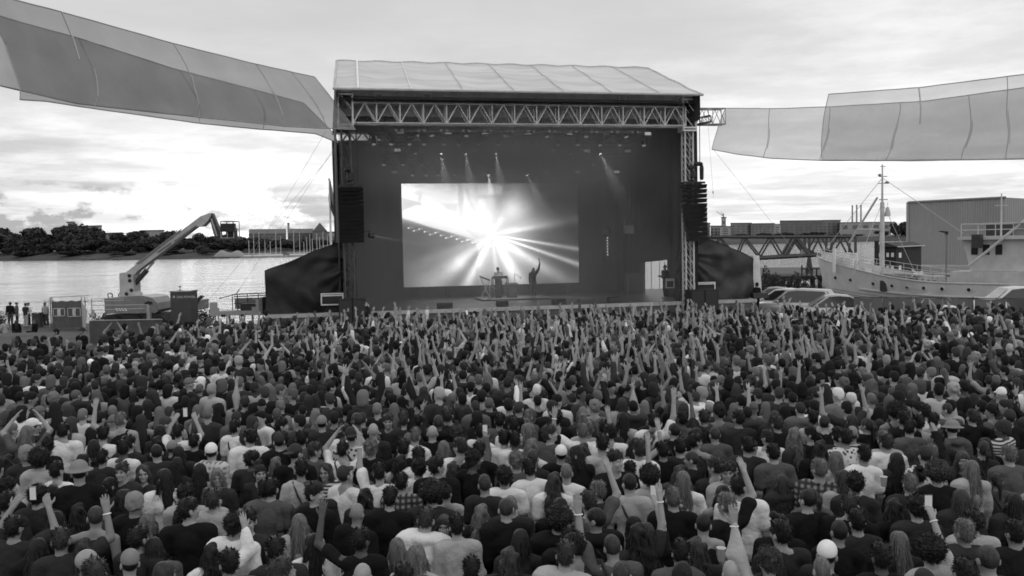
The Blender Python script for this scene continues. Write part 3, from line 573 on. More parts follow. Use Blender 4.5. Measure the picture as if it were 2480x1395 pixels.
di = g.build('display', em, scr); ca = di.data.color_attributes.new('picture', 'FLOAT_COLOR', 'POINT'); c4 = np.ones((lin.size, 4), np.float32); c4[:, :3] = lin.reshape(-1, 1); ca.data.foreach_set('color', c4.ravel())
g = MB(); bx(g, uA - .12, uB + .12, 9.64, 9.9, zC - .12, zA + .12); g.build('cabinet', black, scr)
g = MB()
for i in range(6): u_ = uA + (uB - uA) * (i + .5) / 6; bx(g, u_ - .08, u_ + .08, 9.7, 10.2, ZD, zC - .1)
g.build('support_frame', black, scr)

# ---------------------------------------------------------------- hanging speaker arrays
def array(pxs, v_, n, name, label, curve, topy, boty, gaps):
    u0, zt = sp(pxs[0], topy, v_); u1, _ = sp(pxs[1], topy, v_); zb = sp(pxs[1], boty, v_)[1]; cu = (u0 + u1) / 2; wd = u1 - u0
    r = thing(name, label, 'speakers', S(cu, v_, zb)); h = (zt - zb) / n
    for i in range(n):
        zc = zt - h * (i + .5); sh = curve * (i / n) ** 2; gp = .045 if i < gaps else .012; g = MB(); ww = wd / 2
        c0, c1 = zc - h / 2 + gp, zc + h / 2
        g.hexa([S(cu - ww + sh * .2, v_ + .1 - sh, c0), S(cu + ww - sh * .35, v_ + .1 - sh, c0), S(cu + ww * .8 - sh * .35, v_ + .75 - sh, c0), S(cu - ww * .8 + sh * .2, v_ + .75 - sh, c0), S(cu - ww + sh * .2, v_ - sh * .9, c1), S(cu + ww - sh * .35, v_ - sh * .9, c1), S(cu + ww * .8 - sh * .35, v_ + .7 - sh, c1), S(cu - ww * .8 + sh * .2, v_ + .7 - sh, c1)])
        bxo = g.build('speaker_cabinet', black, r)
    g = MB(); bx(g, cu - wd * .45, cu + wd * .45, v_ + .1, v_ + .2, zt + .04, zt + .14); bx(g, cu - wd * .45, cu + wd * .45, v_ + .5, v_ + .6, zt + .04, zt + .14); bx(g, cu - .12, cu + .12, v_ + .05, v_ + .65, zt + .14, zt + .24); g.build('bumper_frame', black, r)
    g = MB(); g.lathe(S(cu, v_ + .3, zt + .3), [(.10, 0), (.16, .05), (.16, .35), (.1, .42)], 10); g.ball(S(cu - .1, v_ + .3, zt + .85), .17, .17, .14); g.build('hoist_motor', black, r)
    g = MB(); g.tube(S(cu, v_ + .3, zt + .7), S(cu, v_ + .3, tz - tH * .4), .02, n=5); g.tube(S(cu - wd * .3, v_ + .3, zt), S(cu - wd * .3, v_ + .3, tz - tH * .4), .012, n=4); g.tube(S(cu + wd * .3, v_ + .3, zt), S(cu + wd * .3, v_ + .3, tz - tH * .4), .012, n=4); g.build('chain', black, r)
    return r
array((818, 880), -1.2, 13, 'speaker_array', 'black column of hanging speakers on the flagpole side of the stage', .10, 455, 588, 4)
array((1656, 1713), -.6, 12, 'speaker_array', 'black curved column of hanging speakers on the ship side of the stage', .55, 446, 584, 4)
u_, z_ = sp(1697, 412, -.4); r = thing('chain_hoist', 'dark chain hoist with a hanging cable bag above the ship side speakers', 'hoist', S(u_, -.4, z_)); g = MB(); g.ball(S(u_ - .12, -.4, sp(1693, 397, -.4)[1]), .24, .16, .12); g.build('motor', black, r)
g = MB(); g.lathe(S(u_ + .05, -.4, sp(1699, 436, -.4)[1]), [(.05, 0), (.1, .05), (.11, .6), (.08, .75)], 10); g.build('cable_bag', black, r); g = MB(); g.tube(S(u_ - .05, -.4, sp(1693, 397, -.4)[1]), S(u_ - .05, -.4, tz), .015, n=4); g.tube(S(u_ + .03, -.4, sp(1693, 397, -.4)[1]), S(u_ + .05, -.4, sp(1699, 420, -.4)[1]), .015, n=4); g.build('chain', black, r)

# ---------------------------------------------------------------- lighting trusses and lamps
led = lamp_mat('lit_panel', .42); led2 = lamp_mat('dim_panel', .14); lens_lit = lamp_mat('lit_lens', 9.0); lens_dim = lamp_mat('dim_lens', .25)
rows = [(1.6, 322, -.42, [970, 1085, 1175, 1277, 1378, 1464, 1567], [(1010, 0), (1045, 0), (1130, 0), (1222, 0), (1325, 0), (1420, 0), (1515, 0)]), (4.2, 365, -.38, [962, 1070, 1150, 1247, 1340, 1420, 1519], [(1005, 0), (1067, 1), (1127, 1), (1200, 1), (1296, 0), (1380, 0), (1450, 1)]),
        (7.0, 417, -.38, [955, 1140, 1230, 1320, 1398, 1492], [(998, 0), (1033, 0), (1060, 0), (1100, 0), (1118, 0), (1183, 1), (1273, 1), (1335, 0)]),
        (2.9, 343, -.4, [], [(905, 0), (948, 0), (990, 0), (1028, 0), (1075, 0), (1110, 0), (1160, 0), (1205, 0), (1252, 0), (1300, 0), (1350, 0), (1400, 0), (1452, 0), (1500, 0), (1560, 0)]), (5.6, 392, -.4, [], [(930, 0), (975, 0), (1020, 0), (1085, 0), (1160, 0), (1225, 0), (1290, 0), (1360, 0), (1440, 0)])]
rn = ['front', 'middle', 'rear', 'second', 'fourth']
ordn = ['first', 'second', 'third', 'fourth', 'fifth', 'sixth', 'seventh', 'eighth', 'ninth', 'tenth', 'eleventh', 'twelfth', 'thirteenth', 'fourteenth', 'last']
def moving_light(P, aim, lit):
    g1 = MB(); g1.lathe(P + Vector((0, 0, -.02)), [(.12, -.14), (.16, -.12), (.16, 0)], 10)
    d = aim.normalized(); c = P + Vector((0, 0, -.36)); x = d.orthogonal().normalized(); y = d.cross(x)
    g2 = MB(); g2.tube(P + SU * .19 + Vector((0, 0, -.12)), c + SU * .19, .035, n=5); g2.tube(P - SU * .19 + Vector((0, 0, -.12)), c - SU * .19, .035, n=5); g2.tube(P - SU * .19 + Vector((0, 0, -.13)), P + SU * .19 + Vector((0, 0, -.13)), .04, n=5)
    g3 = MB(); g3.tube(c - d * .2, c + d * .05, .10, .16, 12); g3.tube(c + d * .05, c + d * .24, .16, .13, 12)
    g4 = MB(); g4.tube(c + d * .243, c + d * .255, .105 if not lit else .075, n=12)
    return g1, g2, g3, g4, c + d * .27
for ri, (vv, yy, off, panels, heads) in enumerate(rows):
    zl = sp(1240, yy, vv)[1]; ztr = zl + .62
    tr = thing('lighting_truss', rn[ri] + ' black truss hung across the stage, ' + ['nearest the crowd', 'in the middle of the five', 'just above the screen', 'dense with dark spotlights, next to the front one', 'with dark spotlights only, above the rear one'][ri], 'truss', S(0, vv, ztr), 0, 'lighting trusses under the roof')
    g = MB(); g.truss(S(uTL + 1.0 + ri * .3, vv, ztr), S(uTR - 1.0 - ri * .2, vv, ztr), .4, .4, bay=.8, rc=.028, rb=.018); g.build('frame', grey('truss_black', .05, .5, .2), tr)
    for k_ in range(5): u_ = uTL + 2 + k_ * (uTR - uTL - 4) / 4; MB().tube(S(u_, vv, ztr + .2), S(u_, vv, ZE - .1), .02, n=4).build('chain', black, tr)
    g = MB(); g.path([S(uTL + 1.2 + q * (uTR - uTL - 2.4) / 24, vv - .1, ztr + .22 + .06 * math.sin(q * 2.1)) for q in range(25)], .05, 6); g.build('cable_loom', black, tr)
    for i, px_ in enumerate(panels):
        u_, _ = sp(px_, yy, vv); lit = (i * 7 + ri * 3) % 5 != 0
        t_ = thing('panel_light', f'small oblong panel light, {ordn[i]} along the {rn[ri]} truss counted from the flagpole side', 'light', S(u_, vv, ztr - .2), 0, 'panel lights on the trusses')
        g = MB(); bx(g, u_ - .20, u_ + .20, vv - .12, vv + .12, zl - .16, zl + .16); g.build('housing', black, t_)
        g = MB(); bx(g, u_ - .165, u_ + .165, vv - .135, vv - .123, zl - .075, zl + .075); g.build('lens', led if (lit and ri != 2) or (ri == 2 and i > 1) else led2, t_)
        g = MB(); g.tube(S(u_, vv, zl + .16), S(u_, vv, ztr - .15), .03, n=5); g.build('clamp', black, t_)
    for i, (px_, lit) in enumerate(heads):
        u_, _ = sp(px_, yy, vv); aim = (SU * (.12 * math.sin(i * 2.4 + ri)) - SV * .35 + Vector((0, 0, -1))) if not lit else (SU * (.42 if i > 4 else .1) - SV * .25 + Vector((0, 0, -1)))
        if lit and px_ == 1183: aim = S(sp(1212, 700, 5.1)[0], 5.1, ZD + 1.4) - S(u_, vv, zl)
        P = S(u_, vv + .05, ztr - .2); a_, b_, c_, d_, tip = moving_light(P, aim, lit)
        t_ = thing('moving_head_light', f'{"lit" if lit else "dark unlit"} moving head spotlight, {ordn[i]} along the {rn[ri]} truss counted from the flagpole side', 'light', P, 0, 'spotlights on the trusses')
        a_.build('base', black, t_); b_.build('yoke', black, t_); c_.build('head', black, t_); d_.build('lens', lens_lit if lit else lens_dim, t_)
        if lit:
            ld = bpy.data.lights.new('spot', 'SPOT'); ld.energy = 2600 if px_ == 1183 else 900 if ri == 2 else 500; ld.spot_size = R(26); ld.spot_blend = .7; ld.shadow_soft_size = .05
            lo = bpy.data.objects.new('spot', ld); COL.objects.link(lo); lo.location = tip; lo.rotation_euler = aim.to_track_quat('-Z', 'Y').to_euler()
for k_, (ua_, tx_) in enumerate(((-4.6, 'on the flagpole side'), (.4, 'along the stage middle'), (5.2, 'on the ship side'))):
    tr = thing('lighting_truss', 'black truss running back under the roof ' + tx_, 'truss', S(ua_, 5, ZE - 1.0), 0, 'lighting trusses under the roof'); g = MB(); g.truss(S(ua_, .8, sp(1240, 318, .8)[1]), S(ua_, 10.5, ZE - 1.2), .4, .5, bay=.8, rc=.03, rb=.02); g.build('frame', grey('truss_black', .05, .5, .2), tr)
    g = MB(); g.path([S(ua_ + .25, .8 + q, ZE - 1.15 + .12 * math.sin(q * 2.7)) for q in np.arange(0, 9.6, .4)], .06, 6); g.build('cable_loom', black, tr)
# strip of small clamps and lamps hung right under the front truss
t_ = thing('lamp_bar', 'dark bar of small paired lamps hung right under the front truss', 'light bar', S(0, .3, zbot - .25)); g = MB(); bx(g, uTL + 2.0, uTR - 2.2, .2, .45, zbot - .32, zbot - .2); g.build('bar', grey('bar_grey', .06, .5, .3), t_)
for i in range(12):
    u_ = uTL + 2.5 + i * (uTR - uTL - 5.2) / 11; g = MB()
    for q in (-.14, .14): g.lathe(S(u_ + q, .12, zbot - .27), [(.05, -.05), (.085, 0)], 8, 'y')
    g.build('twin_lamp', grey('lamp_face', .30, .4, .2), t_)
for i, (px_, yy, vv, lb) in enumerate([(1470, 580, 6.5, 0), (1525, 553, 5.5, 1)]):
    u_, z_ = sp(px_, yy, vv)
    if i == 0:
        t_ = thing('cable_chain', 'string of small pale lights hanging beside the dark ship side drape', 'light string', S(u_, vv, z_)); g = MB(); g.tube(S(u_, vv, z_ + .5), S(u_, vv, ZE - .4), .015, n=4); g.ball(S(u_, vv, z_ + .45), .25, .2, .3); g.build('hanger', black, t_)
        for k_ in range(8): MB().ball(S(u_ + .02 * (k_ % 2), vv - .05, z_ + .25 - k_ * .16), .045).build('bulb', lamp_mat('bulb_glow', .5), t_)
    else:
        t_ = thing('hanging_floodlight', 'pale box floodlight hung in the dark near the ship side drape', 'light', S(u_, vv, z_)); g = MB(); bx(g, u_ - .25, u_ + .25, vv, vv + .3, z_ - .3, z_ + .15); g.build('housing', mid, t_); g = MB(); bx(g, u_ - .27, u_ + .27, vv - .03, vv + .3, z_ + .17, z_ + .4); g.tube(S(u_, vv, z_ + .4), S(u_, vv, ZE - .3), .02, n=4); g.build('bracket', dark, t_)
u_, z_ = sp(899, 570, .2); t_ = thing('side_spotlight', 'lit spotlight on a short arm beside the flagpole side speakers', 'light', S(u_, .2, z_)); g = MB(); g.tube(S(u_ - .12, .2, z_), S(u_ + .12, .3, z_ - .03), .11, .13, 10); g.build('head', black, t_); g = MB(); bx(g, u_ - .75, u_, .15, .25, z_ + .17, z_ + .22); g.tube(S(u_ - .1, .2, z_ + .2), S(u_ - .1, .2, z_), .03, n=5); g.build('arm', tow_m, t_)
g = MB(); g.tube(S(u_ + .125, .301, z_ - .031), S(u_ + .135, .305, z_ - .032), .07, n=10); g.build('lens', lens_lit, t_)
ld = bpy.data.lights.new('spot', 'SPOT'); ld.energy = 900; ld.spot_size = R(9); ld.spot_blend = .6; lo = bpy.data.objects.new('spot', ld); COL.objects.link(lo); lo.location = S(u_ + .16, .3, z_ - .03); lo.rotation_euler = (SU * 1 + SV * .35 + Vector((0, 0, -.20))).to_track_quat('-Z', 'Y').to_euler()

# stage smoke, lit by the screen and the spotlights
sm = bpy.data.materials.new('stage_smoke'); sm.use_nodes = True; t = sm.node_tree; t.nodes.clear(); o_ = t.nodes.new('ShaderNodeOutputMaterial'); pv = t.nodes.new('ShaderNodeVolumePrincipled'); pv.inputs['Density'].default_value = .034; pv.inputs['Color'].default_value = (.9, .9, .9, 1); pv.inputs['Anisotropy'].default_value = .1
t.links.new(pv.outputs[0], o_.inputs['Volume'])
tcn = t.nodes.new('ShaderNodeTexCoord'); mpn = t.nodes.new('ShaderNodeMapping'); c_ = S((uA + uB) / 2 - .2, 3.2, 10.0); mpn.vector_type = 'TEXTURE'; mpn.inputs['Location'].default_value = c_; mpn.inputs['Rotation'].default_value = (0, 0, TH); mpn.inputs['Scale'].default_value = (11.0, 6.5, 4.6)
t.links.new(tcn.outputs['Object'], mpn.inputs[0]); gr_ = t.nodes.new('ShaderNodeTexGradient'); gr_.gradient_type = 'QUADRATIC_SPHERE'; t.links.new(mpn.outputs[0], gr_.inputs[0])
nz = t.nodes.new('ShaderNodeTexNoise'); nz.inputs['Scale'].default_value = .35; nz.inputs['Detail'].default_value = 2; t.links.new(tcn.outputs['Object'], nz.inputs['Vector'])
ma_ = t.nodes.new('ShaderNodeMath'); ma_.operation = 'MULTIPLY_ADD'; t.links.new(gr_.outputs['Fac'], ma_.inputs[0]); ma_.inputs[1].default_value = 1.7; ma_.inputs[2].default_value = .046
mb_ = t.nodes.new('ShaderNodeMath'); mb_.operation = 'MULTIPLY'; mn_ = t.nodes.new('ShaderNodeMapRange'); mn_.inputs[1].default_value = .3; mn_.inputs[2].default_value = .7; mn_.inputs[3].default_value = .55; mn_.inputs[4].default_value = 1.45; t.links.new(nz.outputs['Fac'], mn_.inputs[0]); t.links.new(ma_.outputs[0], mb_.inputs[0]); t.links.new(mn_.outputs[0], mb_.inputs[1]); t.links.new(mb_.outputs[0], pv.inputs['Density'])
g = MB(); bx(g, uTL - .3, uTR + .3, -.9, 10.9, ZD + .02, ZE - .1); so_ = g.build('stage_smoke', sm); tag(so_, None, None, kind='stuff')

# ---------------------------------------------------------------- things standing on the stage
def flight_case(px0, px1, y0, y1, v_, label, depth=.8, lamp=True):
    u0, z1 = sp(px0, y0, v_); u1, z0 = sp(px1, y1, v_); z0 = max(z0, ZD + .01)
    r = thing('flight_case', label, 'flight case', S((u0 + u1) / 2, v_, z0), 0, 'flight cases on the stage'); g = MB(); bx(g, u0, u1, v_, v_ + depth, z0 + .08, z1); g.build('body', black, r)
    e = .03; g = MB()
    for zz_ in (z0 + .08, z0 + .08 + (z1 - z0) * .72, z1): bx(g, u0 - e, u1 + e, v_ - e, v_ - .002, zz_ - e, zz_ + e)
    for uu in (u0, u1): bx(g, uu - e, uu + e, v_ - e * 1.2, v_ - .004, z0 + .08, z1)
    g.build('metal_edging', alu, r)
    for uu in (u0 + .15, u1 - .15): MB().lathe(S(uu, v_ + .2, z0 + .04), [(.045, -.03), (.045, .03)], 10, 'x').build('caster', rubber, r)
    return r
flight_case(778, 831, 712, 741, .15, 'black flight case with bright metal edges in front of the lift side tarpaulin'); flight_case(1684, 1731, 685, 709, .15, 'black flight case with bright metal edges by the ship side tarpaulin', .7); flight_case(1613, 1632, 676, 700, 2.0, 'small square black flight case with bright edges beside the doorway', .5)
def sub(px0, px1, y0, v_, label):
    u0, z1 = sp(px0, y0, v_); u1, _ = sp(px1, y0, v_); r = thing('subwoofer', label, 'speaker', S((u0 + u1) / 2, v_, 0), 0, 'bass speakers before the stage'); g = MB(); bx(g, u0, (u0 + u1) / 2 - .01, v_, v_ + .8, 0, z1); bx(g, (u0 + u1) / 2 + .01, u1, v_, v_ + .8, 0, z1); g.build('cabinet', black, r)
    g = MB()
    for k_ in range(2):
        a, b_ = u0 + (u1 - u0) * (k_ * .5 + .03), u0 + (u1 - u0) * (k_ * .5 + .46); bx(g, a, b_, v_ - .015, v_ - .002, .1, z1 - .06)
    g.build('grille', grey('grille', .035, .6, .3, scale=30), r)
sub(820, 886, 726, -1.1, 'large black bass speaker below the flagpole side speakers'); sub(1674, 1740, 703, -1.1, 'large black bass speaker below the ship side speakers')
for i, (px0, px1, y0, v_, lb) in enumerate([(1060, 1097, 731, .35, 'black wedge monitor alone on the stage edge, towards the flagpole'), (1340, 1372, 722, .45, 'black wedge monitor on the stage edge close to the singer'), (1476, 1504, 718, .5, 'black wedge monitor on the stage edge towards the ship'), (1205, 1232, 727, .6, 'black wedge monitor in front of the keyboard platform'), (1826, 1862, 705, .4, 'black wedge monitor at the deck end by the pale column')]):
    u0, z1 = sp(px0, y0, v_); u1, _ = sp(px1, y0, v_); r = thing('stage_monitor', lb, 'speaker', S((u0 + u1) / 2, v_, ZD), 0, 'wedge monitors on the stage edge'); h = .3
    g = MB(); g.prism([S(u0, v_, ZD + .01), S(u0, v_ + .45, ZD + .01), S(u0, v_ + .35, ZD + h), S(u0, v_ + .1, ZD + h * .9)], SU * (u1 - u0)); g.build('cabinet', black, r); g = MB(); a = S(u0 + .04, v_ + .36, ZD + h); bx(g, u0 + .05, u1 - .05, v_ + .455, v_ + .47, ZD + .04, ZD + h * .6); g.build('grille', dark, r)
# riser
vR = 5.0; u0, z1 = sp(1172, 717, vR); u1, _ = sp(1334, 714, vR); zr = ZD + .08
r = thing('stage_riser', 'low black platform with a pale front edge under keyboards and singer', 'platform', S((u0 + u1) / 2, vR, ZD)); g = MB(); bx(g, u0, u1, vR + .05, vR + 2.4, ZD + .015, zr - .02); g.build('base', black, r); g = MB(); bx(g, u0 - .15, u1, vR, vR + 2.45, zr - .018, zr + .02); g.build('top', grey('riser_top', .25, .5, .2), r)
# keyboard table and instruments
vK = vR + .7; u0, z1 = sp(1193, 673, vK); u1, _ = sp(1232, 673, vK)
r = thing('keyboard_table', 'black draped keyboard table in front of the performer in white', 'table', S((u0 + u1) / 2, vK, zr)); g = MB(); bx(g, u0, u1, vK, vK + .5, z1 - .05, z1); g.build('top', black, r); g = MB(); bx(g, u0 + .12, u0 + .48, vK - .01, vK + .02, zr + .03, z1 - .06); g.build('front_cloth', black, r)
for a_, b_ in ((u0 + .03, vK + .05), (u1 - .03, vK + .05), (u0 + .03, vK + .45), (u1 - .03, vK + .45)): MB().tube(S(a_, b_, zr + .02), S(a_, b_, z1 - .05), .025, n=6).build('leg', tow_m, r)
t_ = thing('keyboard', 'flat black keyboard lying on the draped table', 'keyboard', S((u0 + u1) / 2, vK + .2, z1)); g = MB(); bx(g, u0 + .05, u1 - .05, vK + .08, vK + .4, z1 + .005, z1 + .09); g.build('case', dark, t_); g = MB(); bx(g, u0 + .08, u1 - .08, vK + .22, vK + .39, z1 + .092, z1 + .10); g.build('keys', white, t_)
u_, z_ = sp(1174, 676, vK - .2); t_ = thing('keyboard_stand', 'tilted second keyboard on a crossed stand beside the table', 'keyboard', S(u_, vK - .2, zr)); g = MB(); g.hexa([S(u_ - .28, vK - .3, z_ + .1), S(u_ + .3, vK - .2, z_ - .12), S(u_ + .32, vK + .1, z_ - .1), S(u_ - .26, vK, z_ + .12), S(u_ - .28, vK - .3, z_ + .18), S(u_ + .3, vK - .2, z_ - .04), S(u_ + .32, vK + .1, z_ - .02), S(u_ - .26, vK, z_ + .2)]); g.build('keyboard_case', dark, t_)
g = MB(); g.tube(S(u_ - .25, vK - .1, zr + .02), S(u_ + .28, vK - .1, z_ - .1), .025, n=6); g.tube(S(u_ + .3, vK - .08, zr + .02), S(u_ - .2, vK - .08, z_ + .05), .025, n=6); g.build('stand_legs', alu, t_)
u_, z_ = sp(1240, 680, vK + .1); t_ = thing('amplifier_rack', 'dark equipment rack with a small mixer on top beside the keyboards', 'amplifier', S(u_, vK, zr)); g = MB(); bx(g, u_ - .25, u_ + .25, vK, vK + .5, zr + .03, zr + .72); g.build('case', dark, t_); g = MB(); bx(g, u_ - .32, u_ + .3, vK - .05, vK + .5, zr + .74, zr + .84); g.build('mixer', mid, t_); g = MB(); bx(g, u_ - .2, u_ + .2, vK - .015, vK - .002, zr + .1, zr + .6); g.build('grille', grey('speaker_cloth', .11, .9, .3), t_)
for i, (px_, yb, yt, lb) in enumerate([(1186, 712, 690, 'low microphone stand at the front of the riser'), (1247, 700, 662, 'thin microphone stand between keyboards and singer')]):
    u_, _ = sp(px_, yb, vR + .4 + i * .5); zt = sp(px_, yt, vR + .4 + i * .5)[1]; vv = vR + .4 + .5 * i; t_ = thing('microphone_stand', lb, 'microphone stand', S(u_, vv, zr)); g = MB(); g.tube(S(u_, vv, zr + .02), S(u_, vv, zt), .018, n=5); g.tube(S(u_, vv, zt), S(u_ + .35, vv + .1, zt - .25), .014, n=5); g.build('pole', alu, t_); MB().lathe(S(u_, vv, zr + .02), [(.15, 0), (.13, .03), (.03, .05)], 10).build('foot', black, t_); MB().ball(S(u_ + .37, vv + .1, zt - .26), .04).build('microphone', dark, t_)
# rack seen at the dark doorway side
u_, z_ = sp(1540, 690, 7.2); t_ = thing('equipment_rack', 'tall dark equipment rack at the dark side of the doorway', 'rack', S(u_, 7.2, ZD)); g = MB(); bx(g, u_ - .45, u_ + .45, 7.2, 7.9, ZD + .02, ZD + 1.2); g.build('case', dark, t_); g = MB(); bx(g, u_ - .5, u_ - .46, 7.15, 7.25, ZD + .02, ZD + 1.15); bx(g, u_ + .46, u_ + .5, 7.15, 7.25, ZD + .02, ZD + 1.1); g.build('rail', mid, t_)
# fence and sheet beyond the doorway: thin backlit sheeting
sheet_m = bpy.data.materials.new('thin_sheeting'); sheet_m.use_nodes = True; t = sheet_m.node_tree; t.nodes.clear(); o_ = t.nodes.new('ShaderNodeOutputMaterial'); tl = t.nodes.new('ShaderNodeBsdfTranslucent'); tl.inputs[0].default_value = (.85, .85, .85, 1); tr = t.nodes.new('ShaderNodeBsdfTransparent'); mx = t.nodes.new('ShaderNodeMixShader'); mx.inputs[0].default_value = .35; t.links.new(tl.outputs[0], mx.inputs[1]); t.links.new(tr.outputs[0], mx.inputs[2]); t.links.new(mx.outputs[0], o_.inputs[0])
P = at(1592, 690, 60); t_ = thing('site_fence', 'wire fence panel with pale sheeting seen through the stage doorway', 'fence', (P.x, P.y, 0)); q0, q1 = at(1540, 700, 58), at(1640, 700, 58); g = MB(); a, b_ = Vector((q0.x, 58, 0)), Vector((q1.x, 58, 0))
g.add([a, b_, b_ + Vector((0, 0, 4)), a + Vector((0, 0, 4))], [(0, 1, 2, 3)]); g.build('sheeting', sheet_m, t_); g = MB()
for px_ in (1578, 1598, 1610): c = at(px_, 700, 57.8); g.tube((c.x, 57.8, 0), (c.x, 57.8, 3.1), .03, n=5)
g.build('frame', steel, t_)
# ================================================================ fabric sails
def sail_mat(name, alb, trans):
    m = bpy.data.materials.new(name); m.use_nodes = True; t = m.node_tree; t.nodes.clear(); o_ = t.nodes.new('ShaderNodeOutputMaterial')
    d = t.nodes.new('ShaderNodeBsdfDiffuse'); tl = t.nodes.new('ShaderNodeBsdfTranslucent'); tr = t.nodes.new('ShaderNodeBsdfTransparent'); m1 = t.nodes.new('ShaderNodeMixShader'); m2 = t.nodes.new('ShaderNodeMixShader')
    tcn = t.nodes.new('ShaderNodeTexCoord'); n = t.nodes.new('ShaderNodeTexNoise'); n.inputs['Scale'].default_value = .7; n.inputs['Detail'].default_value = 4; t.links.new(tcn.outputs['Object'], n.inputs['Vector'])
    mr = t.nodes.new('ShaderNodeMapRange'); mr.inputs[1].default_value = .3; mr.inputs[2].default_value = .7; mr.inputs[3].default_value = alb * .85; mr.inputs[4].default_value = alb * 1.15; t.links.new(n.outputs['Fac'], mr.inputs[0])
    t.links.new(mr.outputs[0], d.inputs[0]); t.links.new(mr.outputs[0], tl.inputs[0]); tr.inputs[0].default_value = (1, 1, 1, 1); m1.inputs[0].default_value = .55; m2.inputs[0].default_value = trans
    t.links.new(d.outputs[0], m1.inputs[1]); t.links.new(tl.outputs[0], m1.inputs[2]); t.links.new(m1.outputs[0], m2.inputs[1]); t.links.new(tr.outputs[0], m2.inputs[2]); t.links.new(m2.outputs[0], o_.inputs[0]); return m
hem = grey('hem_rope', .30, .8, .2); strap = grey('sail_strap', .42, .6, .1)
def interp(pts, a):
    xs_ = [p[0] for p in pts]; return [float(np.interp(a, xs_, [p[k] for p in pts])) for k in range(1, len(pts[0]))]
def sail(name, label, top, bot, dep, mat, seams, seed, billow=.35, light_seam=(), slits=()):
    """top / bot: (a, px, py) along the edges from the free end to the stage end, dep: (a, metres away)"""
    r = None; rs = np.random.default_rng(seed); ph = rs.uniform(0, 6, 8)
    def f(a, b_):
        tx, ty = interp(top, a); bx_, by_ = interp(bot, a); D = interp(dep, a)[0]
        T, B = at(tx, ty, D), at(bx_, by_, D - .9)
        q = T.lerp(B, b_); bulge = math.sin(math.pi * b_) * billow
        bay = min([abs(a - s_) for s_ in seams] + [.12]) / .12
        rip = .07 * math.sin(30 * a + 5 * b_ + ph[0]) * math.sin(math.pi * b_) + .035 * math.sin(64 * a - 9 * b_ + ph[1]) * (.4 + .6 * (1 - bay)) + .05 * math.sin(11 * b_ + 17 * a + ph[2]) * b_
        q.y += bulge * (.5 + .5 * bay) + rip; return q
    P = f(.5, .5); r = thing(name, label, 'fabric sail', P)
    MB().grid(f, 96, 22).build('fabric', mat, r, smooth=True)
    g = MB(); g.path([f(i / 96, 0) for i in range(97)], .018, 5); g.path([f(i / 96, 1) for i in range(97)], .022, 5); g.path([f(1, i / 22) for i in range(23)], .016, 5); g.path([f(0, i / 22) for i in range(23)], .016, 5); g.build('hem', hem, r)
    for i, s_ in enumerate(seams):
        ln = i in light_seam
        g = MB(); pts = [f(min(1, s_ + .012 * math.sin(b_ / 22 * 3)), b_ / 22) - Vector((0, .02, 0)) for b_ in range(0, 23 if not ln else 12)]; g.path(pts, .014 if not ln else .028, 5); g.build('seam', hem if not ln else strap, r)
        if not ln:
            g = MB(); g.path([p + Vector((.05, -.01, 0)) for p in pts[9:19]], .013, 5); g.build('seam_tape', strap, r)
    return r
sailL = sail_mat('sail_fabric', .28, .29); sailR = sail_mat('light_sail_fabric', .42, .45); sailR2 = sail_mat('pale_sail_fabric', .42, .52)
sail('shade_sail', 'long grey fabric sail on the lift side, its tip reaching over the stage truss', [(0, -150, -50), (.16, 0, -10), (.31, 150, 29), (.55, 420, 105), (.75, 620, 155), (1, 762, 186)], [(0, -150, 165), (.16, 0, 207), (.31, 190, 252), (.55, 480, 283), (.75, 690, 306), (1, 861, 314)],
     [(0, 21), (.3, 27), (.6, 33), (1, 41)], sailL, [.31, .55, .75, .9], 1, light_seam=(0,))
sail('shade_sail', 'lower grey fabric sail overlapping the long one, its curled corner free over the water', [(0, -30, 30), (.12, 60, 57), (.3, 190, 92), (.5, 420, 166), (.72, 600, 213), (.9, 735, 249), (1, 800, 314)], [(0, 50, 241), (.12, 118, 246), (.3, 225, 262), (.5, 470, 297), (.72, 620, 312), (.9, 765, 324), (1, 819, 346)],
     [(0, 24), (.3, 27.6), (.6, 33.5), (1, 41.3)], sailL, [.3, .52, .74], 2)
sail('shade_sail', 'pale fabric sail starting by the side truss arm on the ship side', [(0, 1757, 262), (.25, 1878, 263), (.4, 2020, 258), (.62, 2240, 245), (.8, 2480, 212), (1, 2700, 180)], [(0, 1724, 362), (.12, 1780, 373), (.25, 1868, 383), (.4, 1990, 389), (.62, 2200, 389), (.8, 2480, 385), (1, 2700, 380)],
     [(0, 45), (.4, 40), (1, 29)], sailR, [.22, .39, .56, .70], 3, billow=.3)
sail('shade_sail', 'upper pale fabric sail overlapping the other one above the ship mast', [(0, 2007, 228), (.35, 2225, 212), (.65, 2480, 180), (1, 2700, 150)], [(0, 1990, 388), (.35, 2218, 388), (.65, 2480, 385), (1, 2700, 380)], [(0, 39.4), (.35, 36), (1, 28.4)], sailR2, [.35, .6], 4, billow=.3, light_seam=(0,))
wire_m = grey('guy_wire_steel', .45, .5, .2)
for i, (p, q, d0, d1, lb) in enumerate([((818, 346), (560, 730), 42, 50, 'thin guy wire from the free sail corner down to the quay past the lift'), ((840, 330), (470, 770), 42, 47, 'thin guy wire running down behind the power cabinet'), ((1728, 362), (1990, 690), 45, 56, 'thin guy wire from the pale sail corner to the quay under the ship bow'),
        ((1714, 290), (1728, 480), 44, 44, 'thin hanging rope beside the ship side speakers'), ((790, 316), (600, 640), 43, 58, 'faint second guy wire over the marina')]):
    a, b_ = at(*p, d0), at(*q, d1); r = thing('guy_wire', lb, 'wire', b_, 0); g = MB(); g.tube(a, b_, .007, n=4); g.build('wire', wire_m, r); MB().tube(b_.lerp(a, .06), b_.lerp(a, .09), .03, n=6).build('turnbuckle', wire_m, r)

